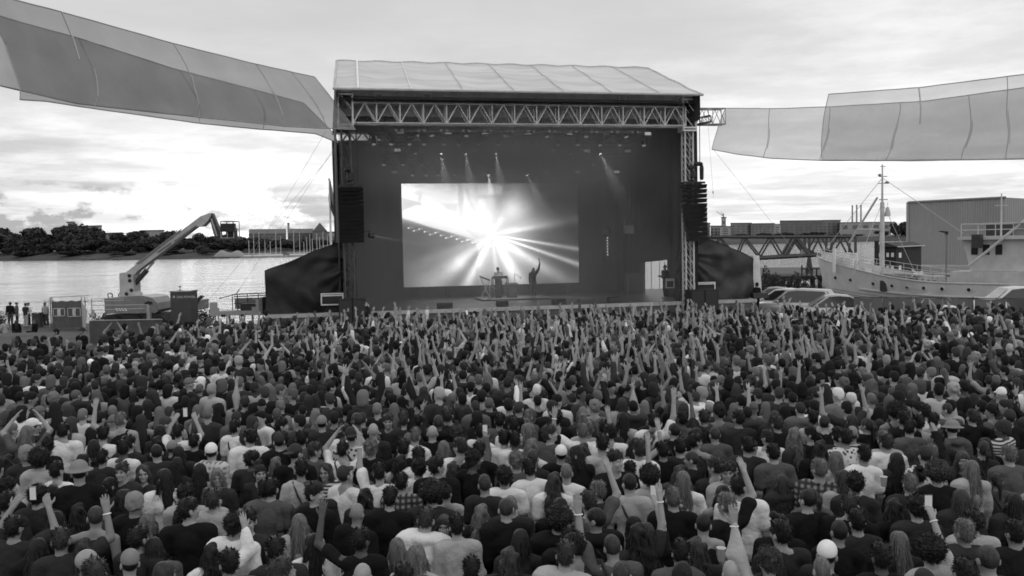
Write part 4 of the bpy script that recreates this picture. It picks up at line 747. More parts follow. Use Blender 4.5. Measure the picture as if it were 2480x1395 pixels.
# ================================================================ the lift side: boom lift, cabinet, platform, fences
D = 47.5
A_ = lambda x, y, d=D: at(x, y, d)
def extr(pts, d0, d1): 
    g = MB(); a = [at(x, y, d0) for x, y in pts]; b_ = [Vector((q.x, d1, q.z)) for q in a]; n = len(a)
    return g.add(a + b_, [tuple(range(n)), tuple(range(n, 2 * n))[::-1]] + [(i, n + i, n + (i + 1) % n, (i + 1) % n) for i in range(n)])
lp = grey('lift_paint', .42, .5, .2); ld_ = grey('lift_dark_paint', .19, .5, .25)
bl = thing('boom_lift', 'pale articulated boom lift with its basket raised over the water', 'boom lift', (A_(318, 780).x, D + .6, 0))
extr([(252, 722), (300, 719), (345, 716), (368, 721), (380, 734), (384, 750), (378, 758), (330, 759), (254, 759)], D - .55, D + 1.6).build('turntable_body', ld_, bl)
extr([(350, 733), (358, 729), (368, 731), (368, 736), (358, 738), (350, 737)], D - .6, D - .56).build('badge', black, bl)
for i in range(4): extr([(279 + i * 7, 747), (283 + i * 7, 747), (287 + i * 7, 753), (283 + i * 7, 753)], D - .575, D - .553).build('warning_mark', white, bl)
extr([(289, 662), (302, 660), (322, 664), (324, 706), (333, 719), (290, 721)], D - .1, D + .8).build('mast_post', lp, bl)
for (x, y) in ((313, 668), (314, 680), (306, 712), (318, 703)): c = A_(x, y, D - .12); MB().lathe((c.x, c.y, c.z), [(.10, 0), (.10, .04)], 10, 'y').build('pivot_pin', black, bl)
extr([(300, 676), (304, 660), (330, 640), (485, 524), (507, 516), (512, 520), (505, 533), (490, 548), (474, 549), (334, 655), (316, 677)], D + .05, D + .65).build('boom', lp, bl)
extr([(325, 640), (336, 632), (440, 553), (436, 560), (340, 636)], D - .01, D + .04).build('boom_rail', ld_, bl)
extr([(421, 583), (475, 545), (472, 551), (424, 587)], D + .02, D + .045).build('lettering_plate', grey('lettering_grey', .16, .6, .5, scale=14), bl)
extr([(380, 610), (416, 585), (413, 592), (383, 613)], D + .02, D + .045).build('lettering_plate', MATS['lettering_grey'], bl)
g = MB(); g.tube(A_(326, 688, D + .3), A_(356, 654, D + .3), .14, n=10); g.build('lift_cylinder', dark, bl); g = MB(); g.tube(A_(356, 654, D + .3), A_(373, 634, D + .3), .06, n=8); g.build('cylinder_rod', steel, bl)
extr([(505, 518), (513, 516), (532, 560), (534, 579), (524, 584), (516, 562)], D + .1, D + .5).build('jib', dark, bl)
g = MB(); g.tube(A_(512, 530, D + .08), A_(526, 572, D + .08), .05, n=6); g.build('jib_hose', steel, bl)
bk_ = thing; g = MB()
b0, b1 = A_(537, 577, D - .3), A_(568, 580, D - .3); h_ = A_(537, 536, D - .3).z - b0.z
for y_ in (D - .4, D + .6):
    for x_ in (b0.x, (b0.x + b1.x) / 2, b1.x): g.tube((x_, y_, b0.z), (x_, y_, b0.z + h_), .025, n=5)
    for zz_ in (.0, .5, 1.0): g.tube((b0.x, y_, b0.z + h_ * zz_), (b1.x, y_, b0.z + h_ * zz_), .025, n=5)
for x_ in (b0.x, b1.x):
    for zz_ in (.5, 1.0): g.tube((x_, D - .4, b0.z + h_ * zz_), (x_, D + .6, b0.z + h_ * zz_), .025, n=5)
g.build('basket_rail', steel, bl); MB().box((b0.x - .1, D - .45, b0.z - .1), (b1.x + .15, D + .65, b0.z)).build('basket_floor', dark, bl)
MB().box((b0.x, D - .48, b0.z + h_ * .38), (b0.x + .75, D - .2, b0.z + h_ * .86)).build('control_box', black, bl); MB().box((b0.x + .1, D + .1, b0.z), (b0.x + .6, D + .5, b0.z + h_ * .6)).build('tool_box', black, bl)
gr = A_(318, 775)
MB().box((A_(262, 770).x, D - .3, .55), (A_(402, 770).x, D + 1.9, 1.05)).build('chassis', dark, bl)
for px_ in (283, 335, 392):
    for y_ in (D - .55, D + 1.85):
        c = A_(px_, 775); w_ = MB().lathe((c.x, y_, .52), [(.3, -.16), (.52, -.13), (.52, .13), (.3, .16)], 16, 'y').build('wheel', rubber, bl); MB().lathe((c.x, y_ - .17, .52), [(.12, -.02), (.26, 0), (.26, .03)], 12, 'y').build('rim', mid, w_)
for px_ in (267, 293): c = A_(px_, 718, D + .3); MB().torus((c.x, c.y, c.z + .05), .13, .03, (0, 1, 0), 10, 5).build('lifting_eye', black, bl)
# power cabinet
D2 = 46.0; a, b_ = at(415, 790, D2), at(464, 790, D2); zt = at(440, 704, D2).z
pc = thing('power_cabinet', 'tall dark power cabinet lettered DIN POWER standing between lift and platform', 'power cabinet', ((a.x + b_.x) / 2, D2 + .5, 0))
cab_m = grey('cabinet_paint', .060, .55, .2); MB().box((a.x, D2, .05), (b_.x, D2 + 1.0, zt - .06)).build('body', cab_m, pc); MB().box((a.x - .06, D2 - .05, zt - .06), (b_.x + .03, D2 + 1.05, zt)).build('lid', grey('lid_grey', .35, .5, .2), pc)
MB().box((a.x, D2 + .02, 0), (b_.x, D2 + .98, .05)).build('plinth', black, pc)
def lettering(txt, P, size, mat, parent, name='lettering', rot=(R(90), 0, 0)):
    cu = bpy.data.curves.new('lettering', 'FONT'); cu.body = txt; cu.size = size; cu.extrude = .008; o = bpy.data.objects.new('tmp', cu); COL.objects.link(o)
    dg = bpy.context.evaluated_depsgraph_get(); me = bpy.data.meshes.new_from_object(o.evaluated_get(dg)); bpy.data.objects.remove(o)
    me.materials.clear(); me.materials.append(mat); m_ = bpy.data.objects.new(name, me); COL.objects.link(m_); m_.rotation_euler = rot; m_.location = P
    m_.parent = parent; m_.matrix_parent_inverse = absmat(parent).inverted(); return m_
pw = grey('pale_letters', .5, .6, .1); q = at(428, 722.5, D2 - .012); lettering('DIN POWER', (q.x, D2 - .010, q.z), .175, pw, pc)
q = at(418, 722, D2 - .012); g = MB(); g.torus((q.x + .07, D2 - .012, q.z + .06), .05, .016, (0, 1, 0), 10, 4); g.tube((q.x + .03, D2 - .012, q.z + .02), (q.x + .11, D2 - .012, q.z + .10), .014, n=4); g.build('emblem', pw, pc)
q = at(436, 704, D2 + .4); g = MB(); g.tube((q.x, D2 + .4, zt), (q.x, D2 + .4, zt + .18), .02, n=6); g.lathe((q.x, D2 + .4, zt + .15), [(.04, 0), (.07, .03), (.05, .08)], 8); g.lathe((q.x, D2 + .4, zt), [(.12, 0), (.1, .025)], 8); g.build('antenna', black, pc)
# trailer / crates behind the cabinet
P = at(478, 765, 52); t_ = thing('hook_trailer', 'low pale trailer with dark tipping frame behind the power cabinet', 'trailer', (P.x, 52, 0)); a, b_ = at(464, 752, 52), at(492, 752, 52); MB().box((a.x - .8, 52, .9), (b_.x - .2, 53.6, 1.45)).build('bed', pale, t_); MB().hexa([Vector((b_.x - 1, 51.9, 1.0)), Vector((b_.x - .7, 51.9, 1.0)), Vector((b_.x - .7, 52.1, 1.0)), Vector((b_.x - 1, 52.1, 1.0)), Vector((b_.x - .1, 51.9, 1.75)), Vector((b_.x + .1, 51.9, 1.7)), Vector((b_.x + .1, 52.1, 1.7)), Vector((b_.x - .1, 52.1, 1.75))]).build('tipping_arm', dark, t_)
for x_ in (a.x - .3, b_.x - .8): MB().lathe((x_, 52 - .05, .42), [(.2, -.1), (.42, -.08), (.42, .1)], 14, 'y').build('wheel', rubber, t_)
# raised viewing platform
D3 = 44.5; X_ = lambda px_, y_=760: at(px_, y_, D3).x; Zp = lambda py_, px_=575: at(px_, py_, D3).z
vp = thing('viewing_platform', 'raised viewing platform with pale skirt boards and a railing beside the black tent', 'platform', ((X_(510) + X_(635)) / 2, D3 + 1, 0)); x0, x1 = X_(508), X_(627); zf, zb_ = Zp(753), Zp(764)
skirt = grey('skirt_board', .32, .75, .15); g = MB(); g.box((x0, D3, zb_), (x1, D3 + .04, zf)); g.build('skirt_board', skirt, vp)
g = MB(); g.box((x0, D3 + .002, zf), (X_(531), D3 + .038, Zp(745))); g.box((x0, D3 + .002, Zp(745) + .003), (X_(527), D3 + .038, Zp(731))); g.build('skirt_board', skirt, vp)
g = MB(); g.box((X_(610), D3 + .002, zf + .003), (x1, D3 + .038, Zp(744))); g.box((X_(620), D3 + .004, Zp(744) + .003), (x1, D3 + .036, Zp(725))); g.build('skirt_board', skirt, vp)
MB().box((x1 + .003, D3 - .01, zb_), (X_(636), D3 + 2.2, Zp(722))).build('end_panel', grey('end_panel', .17, .75, .2), vp)
MB().box((x0 + .02, D3 + .05, zf - .16), (x1 - .02, D3 + 2.2, zf - .1)).build('deck', mid, vp)
for px_ in (518, 526, 551, 582, 610):
    for y_ in (D3 + .2, D3 + 2.0): MB().tube((X_(px_), y_, 0), (X_(px_), y_, zf - .12), .035, n=6).build('leg', steel, vp)
g = MB(); zr_ = Zp(718); 
for zz_ in (zr_, zr_ - .12, zf + .25): g.tube((X_(536), D3 + 2.1, zz_), (X_(637), D3 + 2.1, zz_ + .06), .028, n=5)
g.tube((X_(531), D3 + .1, Zp(722)), (X_(541), D3 + 2.1, zr_), .025, n=5)
for px_ in (532, 545, 570, 598, 634): g.tube((X_(px_), D3 + 2.1, zf - .1), (X_(px_), D3 + 2.1, zr_), .025, n=5)
g.build('railing', tow_m, vp); g = MB(); g.grid(lambda a, b_: Vector((X_(537) + a * (X_(633) - X_(537)), D3 + 2.14 + .03 * math.sin(26 * a + 3 * b_), zf - .05 + b_ * (zr_ - .2 - zf + .05))), 60, 8); g.build('railing_cloth', grey('railing_mesh', .17, .8, .5, scale=3), vp, smooth=True)
for px_, yy in ((540, 764), (588, 763)): q = at(px_, yy, D3 - .1); MB().box((q.x - .1, D3 - .12, q.z - .08), (q.x + .1, D3 - .003, q.z + .04)).build('floodlight', black, vp)
g = MB(); g.box((X_(565), D3 + 1.2, zf - .1), (X_(605), D3 + 1.9, zf + .28)); g.build('equipment_case', black, vp)
# banner fence with two framed emblems
D4 = 64.0; ZG = -1.08; bf = thing('banner_fence', 'grey fence banner with two framed pale tower emblems near the water', 'fence', (at(165, 780, D4).x, D4, ZG)); a, b_ = at(128, 780, D4), at(198, 780, D4); zt = at(165, 728, D4).z
ban = grey('banner_cloth', .10, .8, .2); g = MB(); g.grid(lambda s_, v_: Vector((a.x + (b_.x - a.x) * s_, D4 + .02 * math.sin(20 * s_), ZG + v_ * (zt - ZG - .07 * abs(math.sin(s_ * 3 * math.pi)) ** 2))), 48, 6); g.build('banner', ban, bf, smooth=True)
banw = grey('banner_print', .5, .8, .15)
for (xa, xb, ya, yb) in ((130, 158, 746, 766), (165, 196, 745, 767)):
    A2, B2 = at(xa, yb, D4), at(xb, ya, D4); g = MB(); e = .045
    for lo, hi in (((A2.x, A2.z), (B2.x, A2.z + e)), ((A2.x, B2.z - e), (B2.x, B2.z)), ((A2.x, A2.z), (A2.x + e, B2.z)), ((B2.x - e, A2.z), (B2.x, B2.z))): g.box((lo[0], D4 - .075, lo[1]), (hi[0], D4 - .06, hi[1]))
    c = (A2.x + B2.x) / 2; hh = B2.z - A2.z; g.prism([(c - .11, D4 - .07, A2.z + .06), (c + .13, D4 - .07, A2.z + .06), (c + .10, D4 - .07, A2.z + hh * .55), (c + .14, D4 - .07, B2.z - .06), (c - .10, D4 - .07, B2.z - .06), (c - .13, D4 - .07, A2.z + hh * .5)], (0, .012, 0)); g.build('framed_emblem', banw, bf)
g = MB()
for px_ in (124, 128, 199, 208): q = at(px_, 775, D4 + .1); g.tube((q.x, D4 + .1, ZG), (q.x, D4 + .1, at(px_, 719, D4).z), .03, n=5)
for yy in (719, 733): g.tube(at(122, yy + 1, D4 + .1), at(214, yy - 3, D4 + .1), .02, n=5)
for k_ in range(12): x_ = at(107 + k_ * 2, 740, D4 + .12).x; g.tube((x_, D4 + .12, ZG), (x_, D4 + .12, at(120, 724, D4).z), .008, n=4)
g.build('fence_frame', tow_m, bf); g = MB(); p_, q_ = at(199, 784, D4 - .2), at(206, 800, 50); zz0 = at(203, 728, D4).z
g.prism([(p_.x, p_.y, ZG), (q_.x, 50, -.15), (q_.x + .15, 50, zz0 + .25), (p_.x, p_.y, zz0)], (.03, 0, 0)); g.build('end_banner', grey('end_banner', .33, .8, .15), bf)
# railing in front of the lift
rl = thing('safety_railing', 'thin metal railing in front of the boom lift', 'railing', (at(290, 770, 45).x, 45, 0)); g = MB()
for ya, yb, xa, xb in ((724, 722, 222, 300), (730, 727, 222, 300), (740, 738, 222, 360), (751, 747, 222, 350)): g.tube(at(xa, ya, 45), at(xb, yb, 45), .018, n=5)
for px_ in (222, 358): q = at(px_, 740, 45); g.tube((q.x, 45, 0), (q.x, 45, at(px_, 724 if px_ < 300 else 739, 45).z), .03, n=5)
g.build('rail', steel, rl); q = at(360, 760, 44.9); MB().box((q.x - .06, 44.8, 0), (q.x + .1, 45, at(360, 741, 45).z)).build('post', grey('post_grey', .3, .7, .2), rl)
# dark hoarding in front, low
D5 = 42.5; hb = thing('crowd_hoarding', 'long low dark hoarding between the grass and the boom lift', 'barrier', (at(300, 800, D5).x, D5, 0)); a, b_ = at(216, 780, D5), at(392, 772, D5); zt = at(300, 776, D5).z
g = MB(); g.box((a.x, D5, .02), (b_.x, D5 + .05, zt)); g.build('panel', grey('hoarding_cloth', .075, .85, .25), hb); MB().tube((a.x, D5 + .02, zt + .02), (b_.x, D5 + .02, zt + .02), .022, n=6).build('top_rail', steel, hb)
for s_ in (0, .33, .66, 1): MB().tube((a.x + (b_.x - a.x) * s_, D5 + .1, 0), (a.x + (b_.x - a.x) * s_, D5 + .1, zt + .02), .03, n=6).build('post', tow_m, hb)
# crates and tables by the water on the lift side
P = at(85, 776, 65); ZG = ground_z(P.x, 65); t_ = thing('crate_stack', 'dark slatted crate standing on the grass beside the person in the vest', 'crate', (P.x, 65, ZG)); a, b_ = at(77, 780, 65), at(96, 780, 65); g = MB()
for k_ in range(7): g.box((a.x, 65, ZG + .03 + k_ * .15), (b_.x, 65.6, ZG + .15 + k_ * .15))
g.build('slats', dark, t_); g = MB(); g.box((a.x + .02, 65.02, ZG), (a.x + .1, 65.58, ZG + 1.1)); g.box((b_.x - .1, 65.02, ZG), (b_.x - .02, 65.58, ZG + 1.1)); g.build('corner_post', black, t_)

# ================================================================ the ship side
# truss footbridge over the water
fb = thing('truss_bridge', 'long steel truss gangway running over the water behind the ship bow', 'bridge', at(1880, 600, 92)); br = grey('bridge_steel', .075, .6, .3)
def bpt(px_, py_): return at(px_, py_, 92 - (px_ - 1700) * .018)
for k_, off in enumerate((0, .9)):
    o_ = Vector((.5 * off, 3.0 * off, 0)); g = MB()
    g.tube(bpt(1680, 574) + o_, bpt(2072, 573) + o_, .16, n=5); g.tube(bpt(1680, 634) + o_, bpt(1990, 617) + o_, .20, n=5); g.build('chord', br, fb)
    g = MB(); tops = [1700, 1740, 1805, 1865, 1929]; bots = [1720, 1780, 1835, 1900, 1960]
    for tx, b0_, b1_ in ((1695, 1680, 1730), (1745, 1715, 1790), (1805, 1785, 1845), (1870, 1840, 1898), (1929, 1902, 1962)):
        rr = .10 if tx != 1929 else .22
        by_ = lambda x: 634 - (x - 1680) * .055
        g.tube(bpt(tx, 574) + o_, bpt(b0_, by_(b0_)) + o_, rr, n=5); g.tube(bpt(tx, 574) + o_, bpt(b1_, by_(b1_)) + o_, rr, n=5)
    for tx, bx_ in ((1985, 1966), (1990, 2008), (2042, 2018), (2044, 2064)): g.tube(bpt(tx, 574) + o_, bpt(bx_, 612) + o_, .10, n=5)
    for px_, yb in ((1960, 614), (2014, 612), (2072, 612)): g.tube(bpt(px_, 572) + o_, bpt(px_, yb) + o_, .14, n=5)
    g.build('diagonal', br, fb)
g = MB(); q = bpt(1955, 616)
for px_ in (1942, 1952, 1968, 1978): g.tube(bpt(1960, 617), Vector((bpt(px_, 700).x, bpt(px_, 700).y, WZ)), .12, n=5)
g.build('support_leg', br, fb); MB().hexa([bpt(1952, 617), bpt(1982, 617), bpt(1982, 617) + Vector((0, 2, 0)), bpt(1952, 617) + Vector((0, 2, 0)), bpt(1957, 604), bpt(1968, 607), bpt(1968, 607) + Vector((0, 2, 0)), bpt(1957, 604) + Vector((0, 2, 0))]).build('winch_housing', dark, fb)
# dark landing stage below
P = at(1950, 690, 72); lj = thing('landing_stage', 'dark timber landing stage below the truss bridge and ship bow', 'jetty', (P.x, 72, WZ)); a, b_ = at(1890, 690, 71), at(1998, 690, 71); zt = at(1945, 662, 71).z
tim = grey('dark_timber', .03, .85, .4); MB().box((a.x, 71, zt - .5), (b_.x, 76, zt - .2)).build('deck', tim, lj)
for s_ in range(6): x_ = a.x + .3 + s_ * (b_.x - a.x - .6) / 5; MB().tube((x_, 71.3, WZ - 1), (x_, 71.3, zt - .45), .18, n=7).build('pile', tim, lj)
for s_ in range(5): x_ = at(1944 + s_ * 12, 670, 71).x; MB().tube((x_, 71.2, zt - .2), (x_, 71.2, zt + .35 + .3 * (s_ == 0)), .06, n=5).build('rail_post', tim, lj)
g = MB(); g.tube((at(1942, 670, 71).x, 71.2, zt + .35), (at(1994, 670, 71).x, 71.2, zt + .35), .05, n=5); g.build('hand_rail', tim, lj)
q = at(1948, 692, 66.5); lb_ = thing('lifebuoy', 'white ring lifebuoy on a post in front of the ship bow', 'lifebuoy', (q.x, 66.5, 0)); MB().torus((q.x, 66.4, q.z), .30, .10, (0, 1, .1), 18, 8).build('ring', white, lb_); MB().tube((q.x, 66.6, -2), (q.x, 66.6, q.z + .35), .05, n=6).build('post', dark, lb_)
# ---------------------------------------------------------------- ship
BOW = Vector((at(1988, 640, 70).x, 70.0, 0)); SD = Vector((.62, -.785, 0)).normalized(); SN = Vector((-SD.y, SD.x, 0)); SN = SN if SN.y < 0 else -SN   # towards the camera
sh = thing('ship', 'old pale ship with a tall bow and mast moored beyond the fence', 'ship', (BOW.x, BOW.y, WZ))
hullm = grey('ship_hull_paint', .60, .6, .2, scale=.8, bump=.2, bscale=2); deckm = grey('ship_white', .50, .6, .18, scale=1.5)
def hp(a, side, z): # hull half-breadth at distance a from the bow
    bm = 2.7 * min(1, (max(a, 0) / 7.5)) ** .62; zt_ = sheer(a); k_ = max(0, min(1, (z - WZ) / (zt_ - WZ))); bm *= (.55 + .45 * k_ ** .7) if a < 9 else (.86 + .14 * k_)
    return BOW + SD * (a - .35 * k_ * max(0, 1 - a / 6) + .9 * (1 - k_) * max(0, 1 - a / 6)) + SN * (side * bm) + Vector((0, 0, z))
def sheer(a): return 1.25 + 1.75 * max(0, 1 - a / 11) ** 1.6
AS = [0, .3, .8, 1.6, 2.6, 4, 5.5, 7.5, 10, 13, 16, 20, 24, 28]
g = MB(); nz_ = 8
for side in (1, -1):
    vs = [hp(a, side, WZ - .6 + (sheer(a) - WZ + .6) * j / nz_) for a in AS for j in range(nz_ + 1)]
    g.add(vs, [(i * (nz_ + 1) + j, (i + 1) * (nz_ + 1) + j, (i + 1) * (nz_ + 1) + j + 1, i * (nz_ + 1) + j + 1) for i in range(len(AS) - 1) for j in range(nz_)])
g.build('hull', hullm, sh, smooth=True)
g = MB(); vs = [hp(a, s_, sheer(a) - .62) * 1 for a in AS for s_ in (1, -1)]; g.add(vs, [(2 * i, 2 * i + 1, 2 * i + 3, 2 * i + 2) for i in range(len(AS) - 1)]); g.build('deck', mid, sh)
zst = lambda a: .35 + (sheer(a) - 1.25) * .35
g = MB(); g.path([hp(a, 1.02, zst(a)) for a in np.linspace(4.2, 24, 30)], .075, 6); g.build('rubbing_strake', deckm, sh)
g = MB(); g.path([hp(a, 1.0, sheer(a) + .02) for a in np.linspace(0, 26, 40)], .06, 6); g.build('gunwale', deckm, sh)
g = MB()
for off in (-.35, -.55, -.75): g.path([hp(a, 1.005, zst(a) + off) for a in np.linspace(1.2, 22, 30)], .018, 4)
g.build('plank_seam', grey('seam_dark', .15, .7, .2), sh)
for px_, py_ in ((2030, 656), (2077, 661), (2140, 675), (2189, 682), (2223, 686), (2260, 690), (2302, 693), (2361, 700)):
    a = float(np.interp(px_, [2020, 2090, 2140, 2200, 2260, 2300, 2360, 2420], [1.6, 3.9, 5.6, 7.6, 9.6, 10.8, 12.6, 14.2])); z = zst(a) + .50 + .08 * (a < 4)
    c, c2 = hp(a, 1.0, z), hp(a, 1.03, z); d = (c2 - c).normalized(); p_ = MB().tube(c - d * .05, c + d * .03, .145, n=14).build('porthole', black, sh); MB().torus(c + d * .03, .15, .025, d, 14, 5).build('porthole_rim', hullm, p_)
a = 6.5; c = hp(a, 1.0, zst(a) + .42) + SN * .10; e = SD * .24; MB().hexa([c - e - Vector((0, 0, .36)), c + e - Vector((0, 0, .36)), c + e - SN * .2 - Vector((0, 0, .36)), c - e - SN * .2 - Vector((0, 0, .36)), c - e + Vector((0, 0, .4)), c + e + Vector((0, 0, .4)), c + e - SN * .2 + Vector((0, 0, .4)), c - e - SN * .2 + Vector((0, 0, .4))]).build('side_port', dark, sh)
# rail
g = MB(); ra = np.linspace(.2, 11.5, 26)
for hgt in (.62, .40, .2): g.path([hp(a, .98, sheer(a) + hgt) for a in ra], .022 if hgt < .6 else .035, 5)
for a in ra[::2]: g.tube(hp(a, .98, sheer(a)), hp(a, .98, sheer(a) + .62), .022, n=5)
g.build('deck_rail', deckm, sh); g = MB()
for hgt in (.62, .3): g.path([hp(a, -.98, sheer(a) + hgt) for a in ra], .022, 5)
for a in ra[::2]: g.tube(hp(a, -.98, sheer(a)), hp(a, -.98, sheer(a) + .62), .022, n=5)
g.build('deck_rail', deckm, sh)
MB().prism([hp(4.4, .99, sheer(4.4) + .3), hp(6.4, .99, sheer(6.4) + .3), hp(6.4, .99, sheer(6.4) + .6), hp(4.4, .99, sheer(4.4) + .6)], SN * .02).build('rail_board', white, sh)
C_ = lambda a, s_, z: BOW + SD * a + SN * s_ + Vector((0, 0, z))
def sbox(a0, a1, s0, s1, z0, z1, name, mt, par=sh, tap=0):
    g = MB(); g.hexa([C_(a0, s1, z0), C_(a1, s1, z0), C_(a1, s0, z0), C_(a0, s0, z0), C_(a0 + tap, s1, z1), C_(a1, s1, z1), C_(a1, s0, z1), C_(a0 + tap, s0, z1)]); return g.build(name, mt, par)
sbox(1.5, 2.2, -.5, .5, 2.2, 2.9, 'windlass', deckm); sbox(2.7, 3.1, .2, .9, 2.0, 2.8, 'bollard_block', white); sbox(5.6, 8.2, -1.2, 1.2, 1.0, 1.75, 'cargo_hatch', mid); sbox(3.4, 4.1, -.3, .6, 1.8, 2.5, 'winch', white)
for a in (2.1, 3.9): MB().tube(C_(a, 1.5, 1.8), C_(a, 1.5, sheer(a) + 1.15), .14, n=8).build('bollard_post', white, sh)
for a, s_ in ((9.4, 1.6), (9.9, 1.5), (10.4, 1.7), (8.6, .8)): MB().lathe(C_(a, s_, .9), [(.24, 0), (.26, .1), (.26, .75), (.22, .85)], 12).build('drum', deckm, sh)
ma = 5.1; MZ = at(2127, 398, (C_(ma, 0, 0)).y).z
mst = MB().tube(C_(ma, 0, .6), C_(ma, 0, MZ - 2.8), .19, .15, 10).build('mast', deckm, sh)
MB().tube(C_(ma, 0, MZ - 2.8), C_(ma, 0, MZ), .09, .05, 8).build('topmast', deckm, mst)
g = MB()
for z_, w_ in ((MZ - .15, .25), (MZ - .9, .35), (MZ - 1.4, .5), (MZ - 2.6, .4)): g.tube(C_(ma, 0, z_) - Vector((w_ * .6, 0, 0)), C_(ma, 0, z_) + Vector((w_, 0, 0)), .03, n=5)
g.ball(C_(ma, .1, MZ - 1.35) + Vector((.4, 0, 0)), .16, .14, .10); g.ball(C_(ma, 0, MZ - .8) - Vector((.2, 0, 0)), .12); g.build('mast_lamp', mid, mst); g = MB(); q = C_(ma, .1, MZ - 3.1) + Vector((.45, 0, 0)); g.tube(q + Vector((0, 0, .3)), q, .02, n=4); g.lathe(q + Vector((0, 0, -.75)), [(.22, 0), (.2, .3), (.08, .7)], 10); g.build('bell_buoy', deckm, mst)
MB().tube(at(2125, 478, C_(ma, 0, 0).y), at(2057, 588, C_(1.9, 0, 0).y), .08, n=6).build('derrick_boom', deckm, mst); g = MB(); g.tube(at(2078, 556, C_(3, 0, 0).y), at(2127, 556, C_(ma, 0, 0).y), .07, n=6); g.build('cross_bar', deckm, mst)
g = MB(); g.tube(C_(ma, 0, MZ - 1), C_(0, 0, 3.1), .02, n=4); g.tube(C_(ma, 0, MZ - 1), C_(11, 0, 4.6), .02, n=4); g.tube(C_(ma, 0, MZ - 2.8), C_(4.2, 2.4, 1.7), .02, n=4); g.tube(C_(ma, 0, MZ - 2.8), C_(6.4, -2.4, 1.7), .02, n=4); g.build('stay', wire_m, mst)
CC_ = lambda a, s_, z: C_(a + .5, s_, z)
sbx = lambda a0, a1, *k, **kw: sbox(a0 + .5, a1 + .5, *k, **kw)
# superstructure
sbx(10.4, 24, -1.7, 2.2, .55, 2.05, 'deck_house', deckm, tap=.35); wh = sbx(11.7, 15.2, -1.5, 1.5, 2.06, 4.15, 'wheelhouse', deckm, tap=-.55); sbx(11.0, 23, -1.9, 1.9, 4.152, 4.36, 'bridge_roof', deckm)
for a in (11.75, 12.5, 13.3): sbx(a, a + .42, 1.502, 1.54, 3.15, 3.82, 'window', glass, wh)
for s_ in (-1.1, -.3, .5): 
    g = MB(); g.hexa([CC_(11.36, s_, 3.1), CC_(11.36, s_ + .55, 3.1), CC_(11.42, s_ + .55, 3.1), CC_(11.42, s_, 3.1), CC_(11.18, s_, 3.8), CC_(11.18, s_ + .55, 3.8), CC_(11.26, s_ + .55, 3.8), CC_(11.26, s_, 3.8)]); g.build('window', glass, wh)
sbx(15.21, 21, -1.3, 1.3, 2.06, 3.6, 'deck_cabin', mid); sbx(15.5, 16.0, 1.302, 1.33, 2.1, 3.5, 'cabin_door', dark); sbx(16.8, 19, 1.302, 1.4, 2.3, 3.3, 'side_panel', deckm)
g = MB()
for z_ in (4.8, 5.2): g.path([CC_(11.2, 1.8, z_), CC_(22, 1.8, z_)], .03, 5); g.path([CC_(11.2, -1.8, z_), CC_(22, -1.8, z_)], .03, 5); g.path([CC_(11.2, 1.8, z_), CC_(11.2, -1.8, z_)], .03, 5)
for a in np.arange(11.2, 22, 1.1): g.tube(CC_(a, 1.8, 4.36), CC_(a, 1.8, 5.2), .03, n=5); g.tube(CC_(a, -1.8, 4.36), CC_(a, -1.8, 5.2), .03, n=5)
g.build('bridge_rail', deckm, sh); sbx(11.25, 15.5, -1.77, -1.74, 4.4, 5.15, 'wind_screen', dark); sbx(14.5, 17, 1.74, 1.77, 4.42, 5.15, 'wind_screen', mid); sbx(12.1, 12.7, 1.95, 2.3, 3.6, 4.5, 'side_lamp_box', dark)
MB().tube(at(2346, 645, CC_(12.4, 1.6, 0).y), at(2500, 520, CC_(15.5, 1.6, 0).y), .10, n=7).build('crane_jib', deckm, sh); g = MB(); g.tube(CC_(13, 0, 4.36), CC_(13, 0, 7.2), .06, .04, n=6); g.tube(CC_(12.6, 0, 6.4), CC_(13.4, 0, 6.4), .025, n=5); g.build('radar_mast', deckm, sh)
q = CC_(17.4, 1.45, 2.9); MB().torus(q, .3, .08, SN, 16, 6).build('lifebuoy_ring', white, sh)
q = C_(12.3, 2.215, 1.38); MB().hexa([q + v for v in (Vector((0, 0, 0)), SD * 1.15, SD * 1.15 - SN * .02, -SN * .02, Vector((0, 0, .30)), SD * 1.15 + Vector((0, 0, .30)), SD * 1.15 - SN * .02 + Vector((0, 0, .30)), -SN * .02 + Vector((0, 0, .30)))]).build('faded_name_plate', grey('faded_letters', .46, .7, .35, scale=14, stretch=(1, 1, 1)), sh)
for k_ in range(6): a = 8.2 + k_ * .42; MB().tube(hp(a, .95, sheer(a) + .1), hp(a, .95, sheer(a) + .16), .06, n=6).build('cleat', dark, sh)
g = MB(); q = C_(8.3, .9, 1.75); g.ball(q, .35, .3, .22); g.tube(q, q + Vector((-.45, 0, .35)), .12, .03, 6); g.tube(q, q + Vector((.3, 0, .2)), .12, .05, 6); g.tube(q, q + Vector((-.5, 0, -.15)), .08, .03, 6); g.build('white_tarp_bundle', white, sh)
